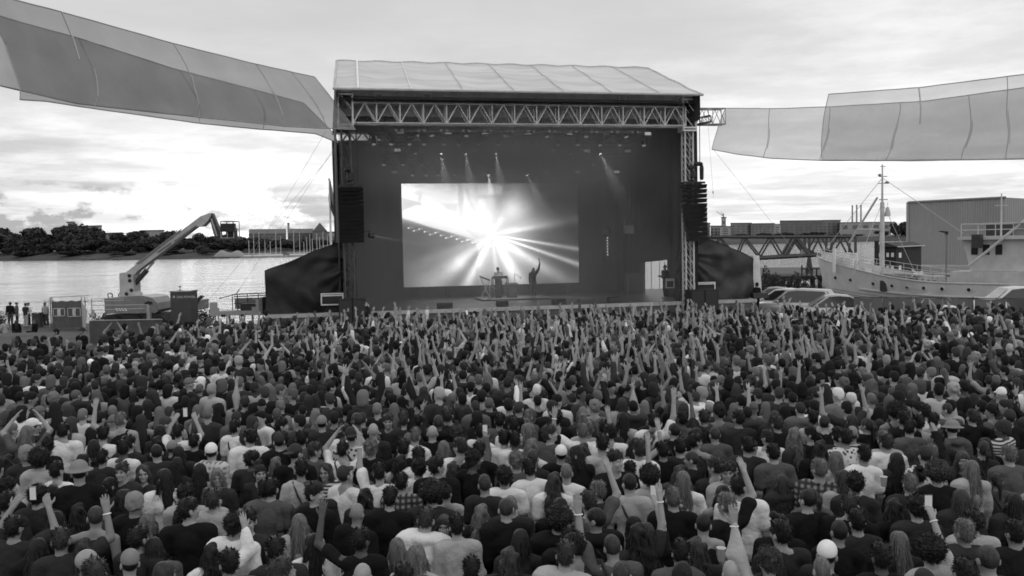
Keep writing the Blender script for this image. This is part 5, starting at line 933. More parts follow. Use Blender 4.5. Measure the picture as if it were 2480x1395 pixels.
# dark timber shed on a pontoon behind the ship
D6 = 88.0; a, b_, c_ = at(2123, 640, D6), at(2170, 640, D6 - 1.0), at(2231, 640, D6 + 5); z0 = -.6; ze = at(2170, 598, D6).z; zr_ = at(2150, 587, D6).z
hs = thing('harbour_shed', 'dark timber shed with small lit window panes behind the ship rail', 'shed', (b_.x, D6, WZ)); sv = Vector((c_.x - b_.x, 6.0, 0)); A3, B3 = Vector((a.x, D6, z0)), Vector((b_.x, D6 - 1, z0)); up = Vector((0, 0, ze - z0))
wall = MB().hexa([A3, B3, B3 + sv, A3 + sv, A3 + up, B3 + up, B3 + sv + up, A3 + sv + up]).build('wall', tim, hs); rd = Vector((0, 0, zr_ - ze)); e = (B3 - A3).normalized() * .25; f_ = sv.normalized() * .3
g = MB(); p0, p1, p2 = A3 + up - e - f_ + Vector((0, 0, .02)), B3 + up + e - f_ + Vector((0, 0, .02)), (A3 + B3) / 2 + up + rd - f_; g.prism([p0, p1, p2], sv + f_ * 2); g.build('roof', grey('shed_roof', .045, .8, .3), hs)
g = MB(); g.tube(p1, p1 + sv + f_ * 2, .06, n=5); g.build('gutter', steel, hs)
pane = grey('sky_lit_pane', .75, .3, .1)  # sky brightness in the glass is put into this pale colour
dAB = (B3 - A3)
for s_ in (.12, .5, .75):
    for z_ in (.30, .62): q = A3 + dAB * s_ + Vector((0, -.03, (ze - z0) * z_ + .55)); w_ = MB().hexa([q + v for v in (Vector((0, 0, 0)), dAB * .13, dAB * .13 + Vector((0, .05, 0)), Vector((0, .05, 0)), Vector((0, 0, .42)), dAB * .13 + Vector((0, 0, .42)), dAB * .13 + Vector((0, .05, .42)), Vector((0, .05, .42)))]).build('window', pane, hs)
for z_ in (.30, .62): q = B3 + sv * .10 + Vector((.02, -.03, (ze - z0) * z_ + .45)); MB().hexa([q, q + sv * .09, q + sv * .09 + Vector((-.05, .05, 0)), q + Vector((-.05, .05, 0)), q + Vector((0, 0, .5)), q + sv * .09 + Vector((0, 0, .5)), q + sv * .09 + Vector((-.05, .05, .5)), q + Vector((-.05, .05, .5))]).build('window', pane, hs)
MB().box((a.x - 4, D6 - 2, WZ - .2), (c_.x + 2, D6 + 9, -.6)).build('pontoon', dark, hs); MB().tube((at(2113, 600, D6).x, D6 - 1, WZ - 1), (at(2113, 600, D6).x, D6 - 1, at(2113, 583, D6).z), .22, n=8).build('mooring_pile', tim, hs)
# big warehouse
A4, B4 = at(2197, 600, 150), at(2432, 600, 136); za = at(2197, 490, 150).z; zb2 = at(2432, 478, 136).z; A4.z = B4.z = WZ; C4 = B4 + Vector((40, 30, 0)); zq = max(za, zb2)
whs = thing('warehouse', 'huge plain ribbed metal warehouse behind the ship', 'warehouse', (B4.x, B4.y, WZ)); wm = grey('ribbed_metal', .29, .6, .10, scale=.15); 
def rib(P0, P1, z0_, z1_, n, name):
    g = MB(); d = (P1 - P0); nn = Vector((d.y, -d.x, 0)).normalized(); nn = nn if nn.y < 0 else -nn
    vs = []; 
    for i in range(n * 4 + 1):
        off = .12 if (i % 4) in (1, 2) else 0; p_ = P0 + d * (i / (n * 4)) + nn * off; zt_ = z0_ + (z1_ - z0_) * i / (n * 4); vs += [(p_.x, p_.y, WZ), (p_.x, p_.y, zt_)]
    g.add(vs, [(2 * i, 2 * i + 2, 2 * i + 3, 2 * i + 1) for i in range(n * 4)]); g.build(name, wm, whs)
rib(A4, B4, za, zb2, 40, 'wall'); rib(B4, C4, zb2, zb2 - .6, 70, 'wall'); D4_ = A4 + Vector((40, 30, 0)); rib(A4, D4_, za, za, 60, 'wall')
MB().add([A4 + Vector((0, 0, za - WZ)), B4 + Vector((0, 0, zb2 - WZ)), C4 + Vector((0, 0, zb2 - .6 - WZ)), D4_ + Vector((0, 0, za - WZ))], [(0, 1, 2, 3)]).build('roof', mid, whs)
MB().tube(A4 + Vector((0, -.2, 0)), A4 + Vector((0, -.2, za - WZ)), .25, n=6).build('downpipe', concrete, whs); g = MB(); g.tube(A4 + Vector((0, -.3, za - WZ)), B4 + Vector((0, -.3, zb2 - WZ)), .18, n=6); g.build('gutter', mid, whs)
MB().prism([A4 + Vector((-30, -3, 0)), B4 + Vector((3, -3, 0)), C4, D4_], (0, 0, 1.2)).build('quay_base', concrete, whs)
q = at(2287, 563, 60); sg = thing('street_lamp', 'dark street lamp head on a thin pole in front of the warehouse', 'street lamp', (q.x, 60, 0)); g = MB(); g.tube((q.x + .15, 60, 0), (q.x + .15, 60, q.z), .05, n=6); g.build('pole', grey('lamp_pole', .2, .6, .2), sg); g = MB(); g.hexa([Vector((q.x - .32, 59.85, q.z + .06)), Vector((q.x + .2, 59.85, q.z - .06)), Vector((q.x + .2, 60.15, q.z - .06)), Vector((q.x - .32, 60.15, q.z + .06)), Vector((q.x - .32, 59.85, q.z + .12)), Vector((q.x + .2, 59.85, q.z + .06)), Vector((q.x + .2, 60.15, q.z + .06)), Vector((q.x - .32, 60.15, q.z + .12))]); g.build('lamp_head', black, sg)
g = MB(); g.box((q.x + .05, 59.9, q.z - .14), (q.x + .22, 60.1, q.z - .06)); g.build('lamp_bracket', dark, sg)
# ---------------------------------------------------------------- parked cars
def car(px_, py_, dist, rz, L_, W_, H_, paint, label, suv=False, h2=.62):
    c = at(px_, py_, dist); t_ = thing('parked_car', label, 'car', (c.x, dist, 0), rz, 'cars parked beside the ship side fence')
    loc = lambda g, n, m, s_=False, par=None: g.build(n, m, par or t_, smooth=s_, inv=False)
    hl = L_ / 2; bz = H_ * .55; pr = [(-hl, .35), (-hl * .98, .62), (-hl * .90, bz * .95), (-hl * .55, bz * 1.02), (hl * .55, bz * 1.06), (hl * .93, bz * 1.04 if suv else bz * 1.0), (hl, .7), (hl * .99, .33), (hl * .7, .22), (-hl * .8, .22)]
    g = MB(); n = len(pr); ws = [W_ / 2 * .84, W_ / 2, W_ / 2, W_ / 2 * .84]; ys_ = []
    vs = [];
    for k_, yy in enumerate((-1, -.82, .82, 1)):
        for x, z in pr: sc_ = .93 if abs(yy) == 1 else 1; vs.append((x * (.985 if abs(yy) == 1 else 1), yy * W_ / 2, z if z < .3 else z - (.05 if abs(yy) == 1 else 0)))
    fs = [tuple(range(n)), tuple(range(3 * n, 4 * n))[::-1]]
    for k_ in range(3): fs += [(k_ * n + i, (k_ + 1) * n + i, (k_ + 1) * n + (i + 1) % n, k_ * n + (i + 1) % n) for i in range(n)]
    g.add(vs, fs); loc(g, 'body', paint, True)
    if suv: cab = [(-hl * .50, bz), (-hl * .18, H_ * .96), (hl * .05, H_), (hl * .70, H_ * .97), (hl * .90, bz * 1.02)]
    else: cab = [(-hl * .48, bz), (-hl * .10, H_ * .97), (hl * .12, H_), (hl * .40, H_ * .96), (hl * .86, bz * 1.02)]
    wb, wt = W_ / 2 * .93, W_ / 2 * .72; wz = lambda z: wb + (wt - wb) * ((z - bz) / (H_ - bz)) ** 1.2 if z > bz else wb
    m_ = len(cab); vs = [(x, -wz(z), z) for x, z in cab] + [(x, wz(z), z) for x, z in cab]
    g = MB(); g.add(vs, [(i, i + 1, m_ + i + 1, m_ + i) for i in range(m_ - 1)] + [tuple(range(m_))[::-1], tuple(range(m_, 2 * m_))]); loc(g, 'cabin', paint, True)
    for s_ in (-1, 1):
        q = [(x * .93 + hl * .02, z) for x, z in cab]; q = [(x, bz + .03 + (z - bz) * .86) for x, z in q]
        g = MB(); g.add([(x, s_ * (wz(z) + .012), z) for x, z in q], [tuple(range(m_))]); loc(g, 'side_window', glass)
        g = MB(); x_ = hl * .15; g.box((x_ - .03, s_ * (wb - .02) - .02, bz), (x_ + .03, s_ * (wb - .02) + .02, bz + .1)); loc(g, 'door_pillar', black)
        g = MB(); g.ball((-hl * .36, s_ * (W_ / 2 + .06), bz + .08), .08, .1, .07, 8); loc(g, 'mirror', paint, True)
        for x_ in (-hl * .62, hl * .62):
            g = MB(); g.lathe((x_, s_ * (W_ / 2 - .1), .32), [(.2, -.1), (.32, -.09), (.32, .09), (.2, .1)], 16, 'y'); wl_ = loc(g, 'wheel', rubber, True); g = MB(); g.lathe((x_, s_ * (W_ / 2 + .005), .32), [(.2, -.01), (.2, .01)], 12, 'y'); loc(g, 'rim', alu, par=wl_)
        g = MB(); g.ball((-hl * .93, s_ * W_ * .36, bz * .82), .12, .16, .08, 8); loc(g, 'headlight', white); g = MB(); g.box((hl * .95, s_ * W_ * .38 - .12, bz * .8), (hl * 1.0, s_ * W_ * .38 + .12, bz * .98)); loc(g, 'tail_light', dark)
    g = MB(); a_, b_2 = cab[0], cab[1]; g.add([(a_[0] + .06 - .03, -wz(a_[1]) * .9, a_[1] + .06), (a_[0] + .03, wz(a_[1]) * .9, a_[1] + .06), (b_2[0] - .05, wz(b_2[1]) * .9, b_2[1] - .03), (b_2[0] - .05, -wz(b_2[1]) * .9, b_2[1] - .03)], [(0, 1, 2, 3)]); 
    o = loc(g, 'windscreen', grey('windscreen', .30, .10, .2, spec=.8)); o.location = (-.035, 0, .02)
    g = MB(); a_, b_2 = cab[-1], cab[-2]; g.add([(a_[0] - .04, -wz(a_[1]) * .9, a_[1] + .05), (a_[0] - .04, wz(a_[1]) * .9, a_[1] + .05), (b_2[0] + .03, wz(b_2[1]) * .9, b_2[1] - .03), (b_2[0] + .03, -wz(b_2[1]) * .9, b_2[1] - .03)], [(0, 1, 2, 3)]); o = loc(g, 'rear_window', glass); o.location = (.03, 0, .02)
    return t_
pl = grey('car_silver', .50, .25, .08, metal=.3, spec=.6); pd = grey('car_grey', .30, .25, .08, metal=.3, spec=.6); pwh = grey('car_white', .70, .25, .05, spec=.6)
car(1868, 740, 54.5, R(-20), 4.4, 1.8, 1.50, pd, 'grey car mostly hidden behind the pale column, roof only showing'); car(1895, 740, 52.0, R(-38), 4.5, 1.85, 1.55, pwh, 'white hatchback between the pale column and the silver estate car'); car(1931, 740, 49.5, R(-30), 4.7, 1.9, 1.66, pl, 'silver estate car with roof rails below the lifebuoy', True)
car(2012, 745, 47.0, R(-12), 4.5, 1.8, 1.47, pl, 'silver saloon car with long curved roof ending the row by the fence'); car(2455, 735, 47.0, R(-8), 5.0, 1.9, 1.72, pwh, 'white car behind the fence beside the photo edge, under the wheelhouse', True)
# fence beside the cars
D7 = 45.0; fn = thing('site_hoarding', 'long grey cloth covered site fence in front of the ship', 'fence', (at(2270, 750, D7).x, D7, 0)); a, b_ = at(2068, 760, D7), at(2600, 760, D7 - 4); zt = at(2270, 717, D7).z
fm = grey('fence_cloth', .145, .85, .15, scale=.8); npn = 7
for k_ in range(npn):
    s0_, s1_ = k_ / npn, (k_ + 1) / npn - .004; p_, q_ = a.lerp(b_, s0_), a.lerp(b_, s1_)
    g = MB(); g.grid(lambda u_, v_: Vector((p_.x + (q_.x - p_.x) * u_, p_.y + (q_.y - p_.y) * u_ + .05 * math.sin(5 * u_ + k_) * math.sin(3.1 * v_), .02 + v_ * (zt - .05 * math.sin(math.pi * u_)))), 20, 8); g.build('fence_panel', grey('fence_cloth_dark', .10, .85, .15, scale=.8) if k_ == 5 else fm, fn, smooth=True); MB().tube((q_.x, q_.y + .06, 0), (q_.x, q_.y + .06, zt + .08), .03, n=6).build('fence_post', tow_m, fn)
g = MB(); g.tube((a.x, a.y, zt + .02), (b_.x, b_.y, zt + .02), .02, n=5); g.build('top_rail', dark, fn)
q0 = at(2372, 725, 43.2); bn = thing('feather_banner', 'white tapering cloth banner hung on the site fence', 'banner', (q0.x, 43.2, 0)); pts = [at(x, y, 43.2) for x, y in ((2368, 720), (2412, 719), (2411, 748), (2410, 775), (2400, 768), (2384, 748))]; MB().prism(pts, (0, .02, 0)).build('cloth', white, bn); MB().tube(at(2412, 719, 43.3), Vector((at(2412, 719, 43.3).x, 43.3, 0)), .02, n=5).build('pole', tow_m, bn)
# ================================================================ people: bodies grown as one continuous surface from a distance field
def nets(f, org, h):
    s = f < 0; nx, ny, nz_ = f.shape
    c = [s[i:nx - 1 + i, j:ny - 1 + j, k:nz_ - 1 + k] for i in (0, 1) for j in (0, 1) for k in (0, 1)]
    cnt = sum(q.astype(np.int8) for q in c); mixed = (cnt > 0) & (cnt < 8); I = np.argwhere(mixed); n = len(I)
    idx = np.full(mixed.shape, -1, np.int64); idx[mixed] = np.arange(n)
    pos = np.zeros((n, 3)); num = np.zeros(n)
    for ax in range(3):
        o1, o2 = [a for a in range(3) if a != ax]
        for a in (0, 1):
            for b in (0, 1):
                p0 = I.copy(); p0[:, o1] += a; p0[:, o2] += b; p1 = p0.copy(); p1[:, ax] += 1
                v0 = f[p0[:, 0], p0[:, 1], p0[:, 2]]; v1 = f[p1[:, 0], p1[:, 1], p1[:, 2]]; x = (v0 < 0) != (v1 < 0)
                t = np.where(x, v0 / np.where(x, v0 - v1, 1), 0); q = p0.astype(float); q[:, ax] += t; pos[x] += q[x]; num[x] += 1
    V = pos / num[:, None] * h + org; Fs = []
    for ax in range(3):
        o1, o2 = (ax + 1) % 3, (ax + 2) % 3
        a = np.take(s, range(0, s.shape[ax] - 1), ax); b = np.take(s, range(1, s.shape[ax]), ax); E = np.argwhere(a != b)
        E = E[(E[:, o1] > 0) & (E[:, o2] > 0) & (E[:, o1] < mixed.shape[o1]) & (E[:, o2] < mixed.shape[o2])]
        flip = s[E[:, 0], E[:, 1], E[:, 2]]
        def cell(d1, d2): q = E.copy(); q[:, o1] -= d1; q[:, o2] -= d2; return idx[q[:, 0], q[:, 1], q[:, 2]]
        Q = np.stack([cell(1, 1), cell(0, 1), cell(0, 0), cell(1, 0)], 1); Q[~flip] = Q[~flip][:, ::-1]; Fs.append(Q)
    return V, np.concatenate(Fs)
def rotm(yaw, pitch=0):
    return np.array(Matrix.Rotation(yaw, 3, 'Z') @ Matrix.Rotation(pitch, 3, 'X'))
class SDF:
    def __init__(s): s.p = []
    def rc(s, a, b, ra, rb=None, k=.03, sub=False): s.p.append(('rc', np.array(a, float), np.array(b, float), ra, ra if rb is None else rb, k, sub)); return s
    def el(s, c, r, k=.03, sub=False, rot=None): s.p.append(('el', np.array(c, float), np.array(r, float), rot, 0, k, sub)); return s
    def cut(s, n, d): s.p.append(('cut', np.array(n, float), d, 0, 0, 0, True)); return s      # keep n.p < d
    def noise(s, amp, freq, seed=0, zs=1, ridge=0): s.p.append(('noise', amp, freq, seed, zs, ridge, False)); return s
    def head(s, yaw, pitch=0): s.hm = (yaw, pitch); return s
    def mesh(s, h, pad=.06):
        lo, hi = np.full(3, 9.), np.full(3, -9.)
        for q in s.p:
            if q[0] == 'rc' and not q[6]: m = max(q[3], q[4]); lo = np.minimum(lo, np.minimum(q[1], q[2]) - m); hi = np.maximum(hi, np.maximum(q[1], q[2]) + m)
            if q[0] == 'el' and not q[6]: m = q[2].max() if q[3] is not None else q[2]; lo = np.minimum(lo, q[1] - m); hi = np.maximum(hi, q[1] + m)
        lo -= pad; hi += pad; n = np.ceil((hi - lo) / h).astype(int) + 1
        ax = [lo[i] + h * np.arange(n[i]) for i in range(3)]; f = np.full(n, .5, np.float32)
        for q in s.p:
            if q[0] == 'cut':
                f = np.maximum(f, (ax[0][:, None, None] * q[1][0] + ax[1][None, :, None] * q[1][1] + ax[2][None, None, :] * q[1][2] - q[2]).astype(np.float32)); continue
            if q[0] == 'noise':
                rs = np.random.default_rng(q[3]); acc = np.zeros(n, np.float32)
                for i in range(9):
                    w_ = rs.normal(size=3); w_ = w_ / np.linalg.norm(w_) * q[2] * (.8 + .16 * i) * (1, 1, q[4] or 1); a = rs.uniform(0, 6.3); W = (lambda q_: q_) if q[5] == 0 else (lambda q_: 1.4 * (1 - np.abs(q_)) ** 3 - .35); acc += W(np.sin((ax[0] * w_[0])[:, None, None] + (ax[1] * w_[1])[None, :, None] + (ax[2] * w_[2])[None, None, :] + a).astype(np.float32)) * .62
                f = f + q[1] * .45 * acc; continue
            if q[0] == 'rc': m = max(q[3], q[4]) + .07; l0, h0 = np.minimum(q[1], q[2]) - m, np.maximum(q[1], q[2]) + m
            else: m = (q[2].max() if q[3] is not None else q[2]) + .07; l0, h0 = q[1] - m, q[1] + m
            i0 = np.clip(np.floor((l0 - lo) / h).astype(int), 0, n); i1 = np.clip(np.ceil((h0 - lo) / h).astype(int) + 1, 0, n); sl_ = tuple(slice(a, b) for a, b in zip(i0, i1))
            if any(a >= b for a, b in zip(i0, i1)): continue
            x = ax[0][sl_[0]][:, None, None]; y = ax[1][sl_[1]][None, :, None]; z = ax[2][sl_[2]][None, None, :]
            if q[0] == 'rc':
                d = q[2] - q[1]; L2 = max(d @ d, 1e-9); t = np.clip(((x - q[1][0]) * d[0] + (y - q[1][1]) * d[1] + (z - q[1][2]) * d[2]) / L2, 0, 1)
                v = np.sqrt((x - q[1][0] - t * d[0]) ** 2 + (y - q[1][1] - t * d[1]) ** 2 + (z - q[1][2] - t * d[2]) ** 2) - (q[3] + (q[4] - q[3]) * t)
            else:
                X0, Y0, Z0 = x - q[1][0], y - q[1][1], z - q[1][2]
                if q[3] is not None: r_ = q[3].T; X0, Y0, Z0 = r_[0, 0] * X0 + r_[0, 1] * Y0 + r_[0, 2] * Z0, r_[1, 0] * X0 + r_[1, 1] * Y0 + r_[1, 2] * Z0, r_[2, 0] * X0 + r_[2, 1] * Y0 + r_[2, 2] * Z0
                a, b, c = q[2]; k0 = np.sqrt((X0 / a) ** 2 + (Y0 / b) ** 2 + (Z0 / c) ** 2); k1 = np.sqrt((X0 / a ** 2) ** 2 + (Y0 / b ** 2) ** 2 + (Z0 / c ** 2) ** 2); v = k0 * (k0 - 1) / np.maximum(k1, 1e-6)
            v = v.astype(np.float32); o = f[sl_]; k = q[5]
            if q[6]: hh = np.clip(.5 - .5 * (o + v) / k, 0, 1); f[sl_] = o + (-v - o) * hh + k * hh * (1 - hh)
            else: hh = np.clip(.5 + .5 * (o - v) / k, 0, 1); f[sl_] = o + (v - o) * hh - k * hh * (1 - hh)
        return nets(f, lo, h)
PIV = np.array((0, .0, 1.50))
ARM = {'down': ((.10, -.04, -1), (.06, .22, -1)), 'bent': ((.16, .02, -1), (-.30, .9, .20)), 'up': ((.33, .18, .95), (.0, .15, 1)), 'wave': ((.82, .28, .50), (-.12, .22, 1)), 'fwd': ((.22, .70, .72), (.05, .55, .85)),
       'clap': ((.42, .55, .62), (-.62, .30, .85)), 'phone': ((.30, .80, .25), (-.42, .35, .85)), 'phone1': ((.12, .78, .55), (-.12, .45, .9)), 'round': ((.95, .25, -.25), (.6, .75, .25)), 'mic': ((.45, -.05, .9), (.15, .1, 1)), 'cross': ((.15, .12, -1), (-.75, .60, .15)), 'up2': ((.12, .42, .88), (.22, .05, 1)), 'up3': ((.62, .22, .74), (-.20, .28, 1))}
# pose: (arm on the image-left side, arm on the image-right side, head yaw, head pitch)
POSE = {'d': ('down', 'down', 0, 0), 'e': ('down', 'bent', R(38), 0), 'f': ('bent', 'down', R(-42), .1), 'k': ('bent', 'bent', R(12), .05), 'r': ('down', 'up', R(-8), -.05), 'l': ('up', 'down', R(10), -.05), 'R': ('bent', 'wave', 0, 0), 'L': ('wave', 'down', R(-15), 0),
        'b': ('up', 'up', 0, -.1), 'v': ('wave', 'wave', 0, -.05), 'c': ('clap', 'clap', 0, -.05), 'p': ('phone', 'phone', 0, 0), 'P': ('down', 'phone1', R(-5), 0), 'F': ('down', 'fwd', 0, 0), 'n': ('round', 'down', R(25), 0), 'm': ('mic', 'down', 0, .15), 'g': ('up3', 'down', R(-12), 0), 'h': ('down', 'up3', R(8), 0), 'u': ('up2', 'up3', 0, -.05), 'q': ('up2', 'down', R(20), 0), '1': ('down', 'down', R(32), .04), '2': ('bent', 'down', R(-30), -.05), '3': ('down', 'bent', R(8), .28), '4': ('down', 'down', R(-58), 0), '5': ('cross', 'cross', R(-10), .1)}
POSETXT = {'d': 'arms down', 'e': 'head turned aside', 'f': 'glancing sideways', 'k': 'forearms bent', 'r': 'one arm straight up', 'l': 'one arm stretched up', 'R': 'one arm waving', 'L': 'waving one arm', 'b': 'both arms straight up', 'v': 'both arms waving wide', 'c': 'clapping overhead', 'p': 'holding a phone in both hands', 'P': 'holding up a phone', 'F': 'one arm reaching forward', 'n': 'arm around a neighbour', 'm': 'one arm thrown up', 'g': 'one arm raised bent', 'h': 'one bent arm raised', 'u': 'both arms raised', 'q': 'one arm reaching up', '1': 'face half turned', '2': 'turned half aside', '3': 'looking down', '4': 'face in profile', '5': 'arms folded'}
def unit(v): v = np.array(v, float); return v / np.linalg.norm(v)
def joints(pose):
    out = []
    for side, nm in ((-1, POSE[pose][0]), (1, POSE[pose][1])):
        u, w_ = ARM[nm]; m = np.array((side, 1, 1)); u, w_ = unit(u) * m, unit(w_) * m
        lift = .035 if u[2] > .2 else 0; sh_ = np.array((side * .192, -.005, 1.405 + lift)); e = sh_ + u * .285; wr = e + w_ * .25; out.append((sh_, e, wr, w_, side, nm))
    return out
def hd(c, yaw, pitch): return rotm(yaw, pitch) @ (np.array(c, float) - PIV) + PIV
def body_sdf(pose, far=False, fem=False, sit=False):
    s = SDF(); yaw, pit = POSE[pose][2:]; rm = rotm(yaw, pit); H = lambda c: hd(c, yaw, pit); sc_ = .93 if fem else 1
    if not far:
        s.el((0, 0, 1.28), (.150 * sc_, .10, .17)).el((0, .005, 1.09), (.132 * sc_, .095, .16)).el((0, 0, .94), (.158, .112, .12))
    s.rc((-.13 * sc_, 0, 1.42), (.13 * sc_, 0, 1.42), .058).rc((0, -.01, 1.40), (0, .008, 1.55), .056, .052)
    for sg in (-1, 1): s.rc((0, -.012, 1.475), (sg * .13, -.01, 1.425), .042, .036)
    s.el(H((0, .005, 1.652)), (.0715, .091, .094), rot=rm).el(H((0, .032, 1.580)), (.053, .064, .064), rot=rm).rc(H((0, .092, 1.632)), H((0, .112, 1.602)), .010, .014, k=.015)
    for sg in (-1, 1): s.el(H((sg * .074, -.006, 1.615)), (.013, .022, .033), k=.01, rot=rm)
    if not far:
        s.el(H((0, .088, 1.652)), (.048, .016, .012), k=.02, rot=rm).el(H((0, .088, 1.542)), (.022, .018, .018), k=.02, rot=rm).el(H((0, .096, 1.572)), (.024, .010, .010), k=.012, rot=rm)
        for sg in (-1, 1): s.el(H((sg * .031, .104, 1.634)), (.020, .014, .012), k=.012, sub=True, rot=rm).el(H((sg * .038, .075, 1.60)), (.024, .02, .02), k=.02, rot=rm)
    for sh_, e, wr, w_, side, nm in joints(pose):
        t_ = .002 if far else 0
        s.rc(sh_, e, .050 + t_, .040 + t_).rc(e, wr, .041 + t_, .027 + t_, k=.02)
        pn = unit(np.array((-side * .25, 1, .12)) if nm not in ('down', 'clap') else (np.array((-side, .1, 0)))); pn = unit(pn - w_ * (pn @ w_)); wd = np.cross(w_, pn) * side
        if far: s.rc(wr + w_ * .01, wr + w_ * .07 - wd * .012, .026, .034, k=.012).rc(wr + w_ * .08 + wd * .022, wr + w_ * .165 + wd * .034, .020, .014, k=.01).rc(wr + w_ * .08 - wd * .012, wr + w_ * .175 - wd * .02, .020, .014, k=.01).rc(wr + w_ * .03 - wd * .03, wr + w_ * .09 - wd * .075, .016, .013, k=.01); continue
        for j, (o, ln, r_) in enumerate(((-.030, .066, .0092), (-.010, .078, .0098), (.010, .073, .0095), (.029, .056, .0086))):
            kn = wr + w_ * .092 + wd * o; s.rc(wr + w_ * .01 + wd * o * .5, kn, .0165, .0135, k=.012); curl = .35 if nm not in ('bent', 'phone', 'phone1', 'mic', 'cross') else 1.15
            d1 = unit(w_ + wd * o * (5.0 if curl < 1 else 1) + pn * curl * .3); m_ = kn + d1 * ln * .55; d2 = unit(w_ + wd * o * 3 + pn * curl * (.8 + .12 * j)); s.rc(kn, m_, r_ + .001, r_, k=.006).rc(m_, m_ + d2 * ln * .5, r_, r_ - .0012, k=.006)
        tb = wr + w_ * .028 - wd * .026; tm = tb + unit(w_ * .55 - wd * .8 + pn * .25) * .045; s.rc(tb, tm, .014, .0115, k=.01).rc(tm, tm + unit(w_ * .9 - wd * .45 + pn * .3) * .034, .0112, .0092, k=.006)
    if not far: legs(s, 0, sit)
    return s
def legs(s, infl, sit=False):
    for sg in (-1, 1):
        hip, kn, an = (sg * .09, 0, .90), (sg * .10, .025, .49), (sg * .10, -.02, .09)
        if sit: kn, an = (sg * .15, .40, .96), (sg * .13, .50, .56)
        s.rc(hip, kn, .084 + infl, .060 + infl * 1.2).rc(kn, an, .060 + infl * 1.2, .040 + infl * 1.8)
        if not infl: s.rc((an[0], an[1] - .01, an[2] - .045), (an[0] + sg * .015, an[1] + .165, an[2] - .05), .045, .036)
    return s
def top_sdf(pose, kind, far=False, fem=False):
    s = SDF(); sc_ = .93 if fem else 1; i = {'tee': .014, 'long': .020, 'hood': .029, 'tank': .010}[kind]
    s.el((0, 0, 1.28), (.152 * sc_ + i, .102 + i, .18)).el((0, .005, 1.08), (.142 * sc_ + i, .104 + i, .20)).el((0, 0, .93), (.152 + i, .114 + i, .13))
    if kind != 'tank': s.rc((-.135 * sc_, 0, 1.415), (.135 * sc_, 0, 1.415), .060 + i)
    for sg in (-1, 1): s.rc((sg * .03, -.012, 1.455), (sg * .13, -.008, 1.425), .040 + i * .8, .040 + i * .7) if kind != 'tank' else s.rc((sg * .10, -.02, 1.30), (sg * .085, -.01, 1.45), .03, .026)
    for sh_, e, wr, w_, side, nm in joints(pose):
        if kind == 'tank': continue
        if kind == 'tee': q = sh_ + (e - sh_) * .62; s.rc(sh_, q, .052 + i, .050 + i * 1.35)
        else: s.rc(sh_, e, .052 + i, .043 + i).rc(e, wr - w_ * .01, .044 + i, .030 + i * .8, k=.025)
    s.noise(.012, 8.5, 5 + ord(pose)).noise(.010 if not far else 0, 11, 9 + ord(pose), .55, 1).noise(.008 if not far else .006, 19, len(pose) + ord(pose) + int(i * 1000), .75); s.rc((0, .012, 1.47), (0, .03, 1.62), .060, .085, k=.015, sub=True)
    if kind == 'hood': s.el((0, -.095, 1.455), (.105, .060, .060)).rc((-.07, .02, 1.465), (.07, .02, 1.465), .03)
    if kind == 'long' and not far:
        for sg in (-1, 1): s.rc((0, -.062, 1.475), (sg * .062, .0, 1.475), .014, .014, k=.012)
    s.cut((0, 0, -1), -.84 if kind != 'tank' else -.9); return s
def hair_sdf(kind, far=False):
    s = SDF(); C_h = (0, .005, 1.652); f = .002 if far else 0
    ell = lambda a: s.el(C_h, (.0715 + a + f, .091 + a + f, .094 + a + f))
    face = lambda k=.012: s.cut((0, .80, -1), -1.605 + .80 * .012)
    if kind == 'buzz': ell(.004); face()
    elif kind == 'short': ell(.007); s.el((0, .012, 1.712), (.066, .085, .048)).noise(.006, 48, 3, .5); face()
    elif kind == 'curly': ell(.013); s.el((0, .0, 1.70), (.084, .096, .068)).noise(.015, 95, 4); face()
    elif kind == 'afro': s.el((0, -.02, 1.685), (.132, .138, .125)).noise(.013, 105, 5); s.el((0, .15, 1.59), (.075, .10, .085), k=.02, sub=True)
    elif kind in ('bob', 'long', 'wavy'):
        ell(.010); s.el((0, -.022, 1.60), (.088, .082, .125))
        if kind == 'bob': s.el((0, -.03, 1.53), (.096, .075, .08))
        else:
            s.el((0, -.075, 1.42), (.095, .044, .19)).el((0, -.100, 1.28), (.085, .033, .15))
            for sg in (-1, 1): s.rc((sg * .082, .005, 1.58), (sg * (.10 + .02 * (kind == 'wavy')), .045, 1.36), .030, .020)
        if kind == 'wavy': s.el((0, -.09, 1.35), (.118, .052, .19))
        s.noise(.007 if kind != 'wavy' else .013, 46 if kind != 'wavy' else 55, 6, .22 if kind != 'wavy' else .5); s.el((0, .135, 1.58), (.062, .11, .092), k=.02, sub=True)
        if kind != 'bob': s.cut((0, 0, -1), -1.12)
    elif kind == 'bun': ell(.009); s.el((0, -.065, 1.765), (.046, .046, .042), k=.012).noise(.004, 60, 7); face()
    elif kind == 'pony': ell(.009); face(); s.rc((0, -.10, 1.70), (0, -.145, 1.62), .026, .032).rc((0, -.145, 1.62), (0, -.125, 1.40), .032, .014)
    elif kind == 'cap': s.el((0, .0, 1.672), (.082 + f, .101 + f, .095 + f)); s.cut((0, .16, -1), -1.650); s.el((0, .135, 1.660), (.072, .080, .014), k=.02)
    elif kind == 'bucket': s.el((0, 0, 1.685), (.090, .108, .085)); s.cut((0, 0, -1), -1.655); s.el((0, 0, 1.655), (.145, .160, .020), k=.03)
    elif kind == 'beanie': ell(.020); s.el((0, -.01, 1.715), (.082, .095, .070)); s.cut((0, .45, -1), -1.625); s.noise(.004, 70, 8)
    elif kind == 'hoodup': ell(.030); s.el((0, -.03, 1.56), (.11, .10, .13)); s.el((0, .14, 1.60), (.07, .10, .105), k=.02, sub=True); s.noise(.008, 25, 9)
    return s
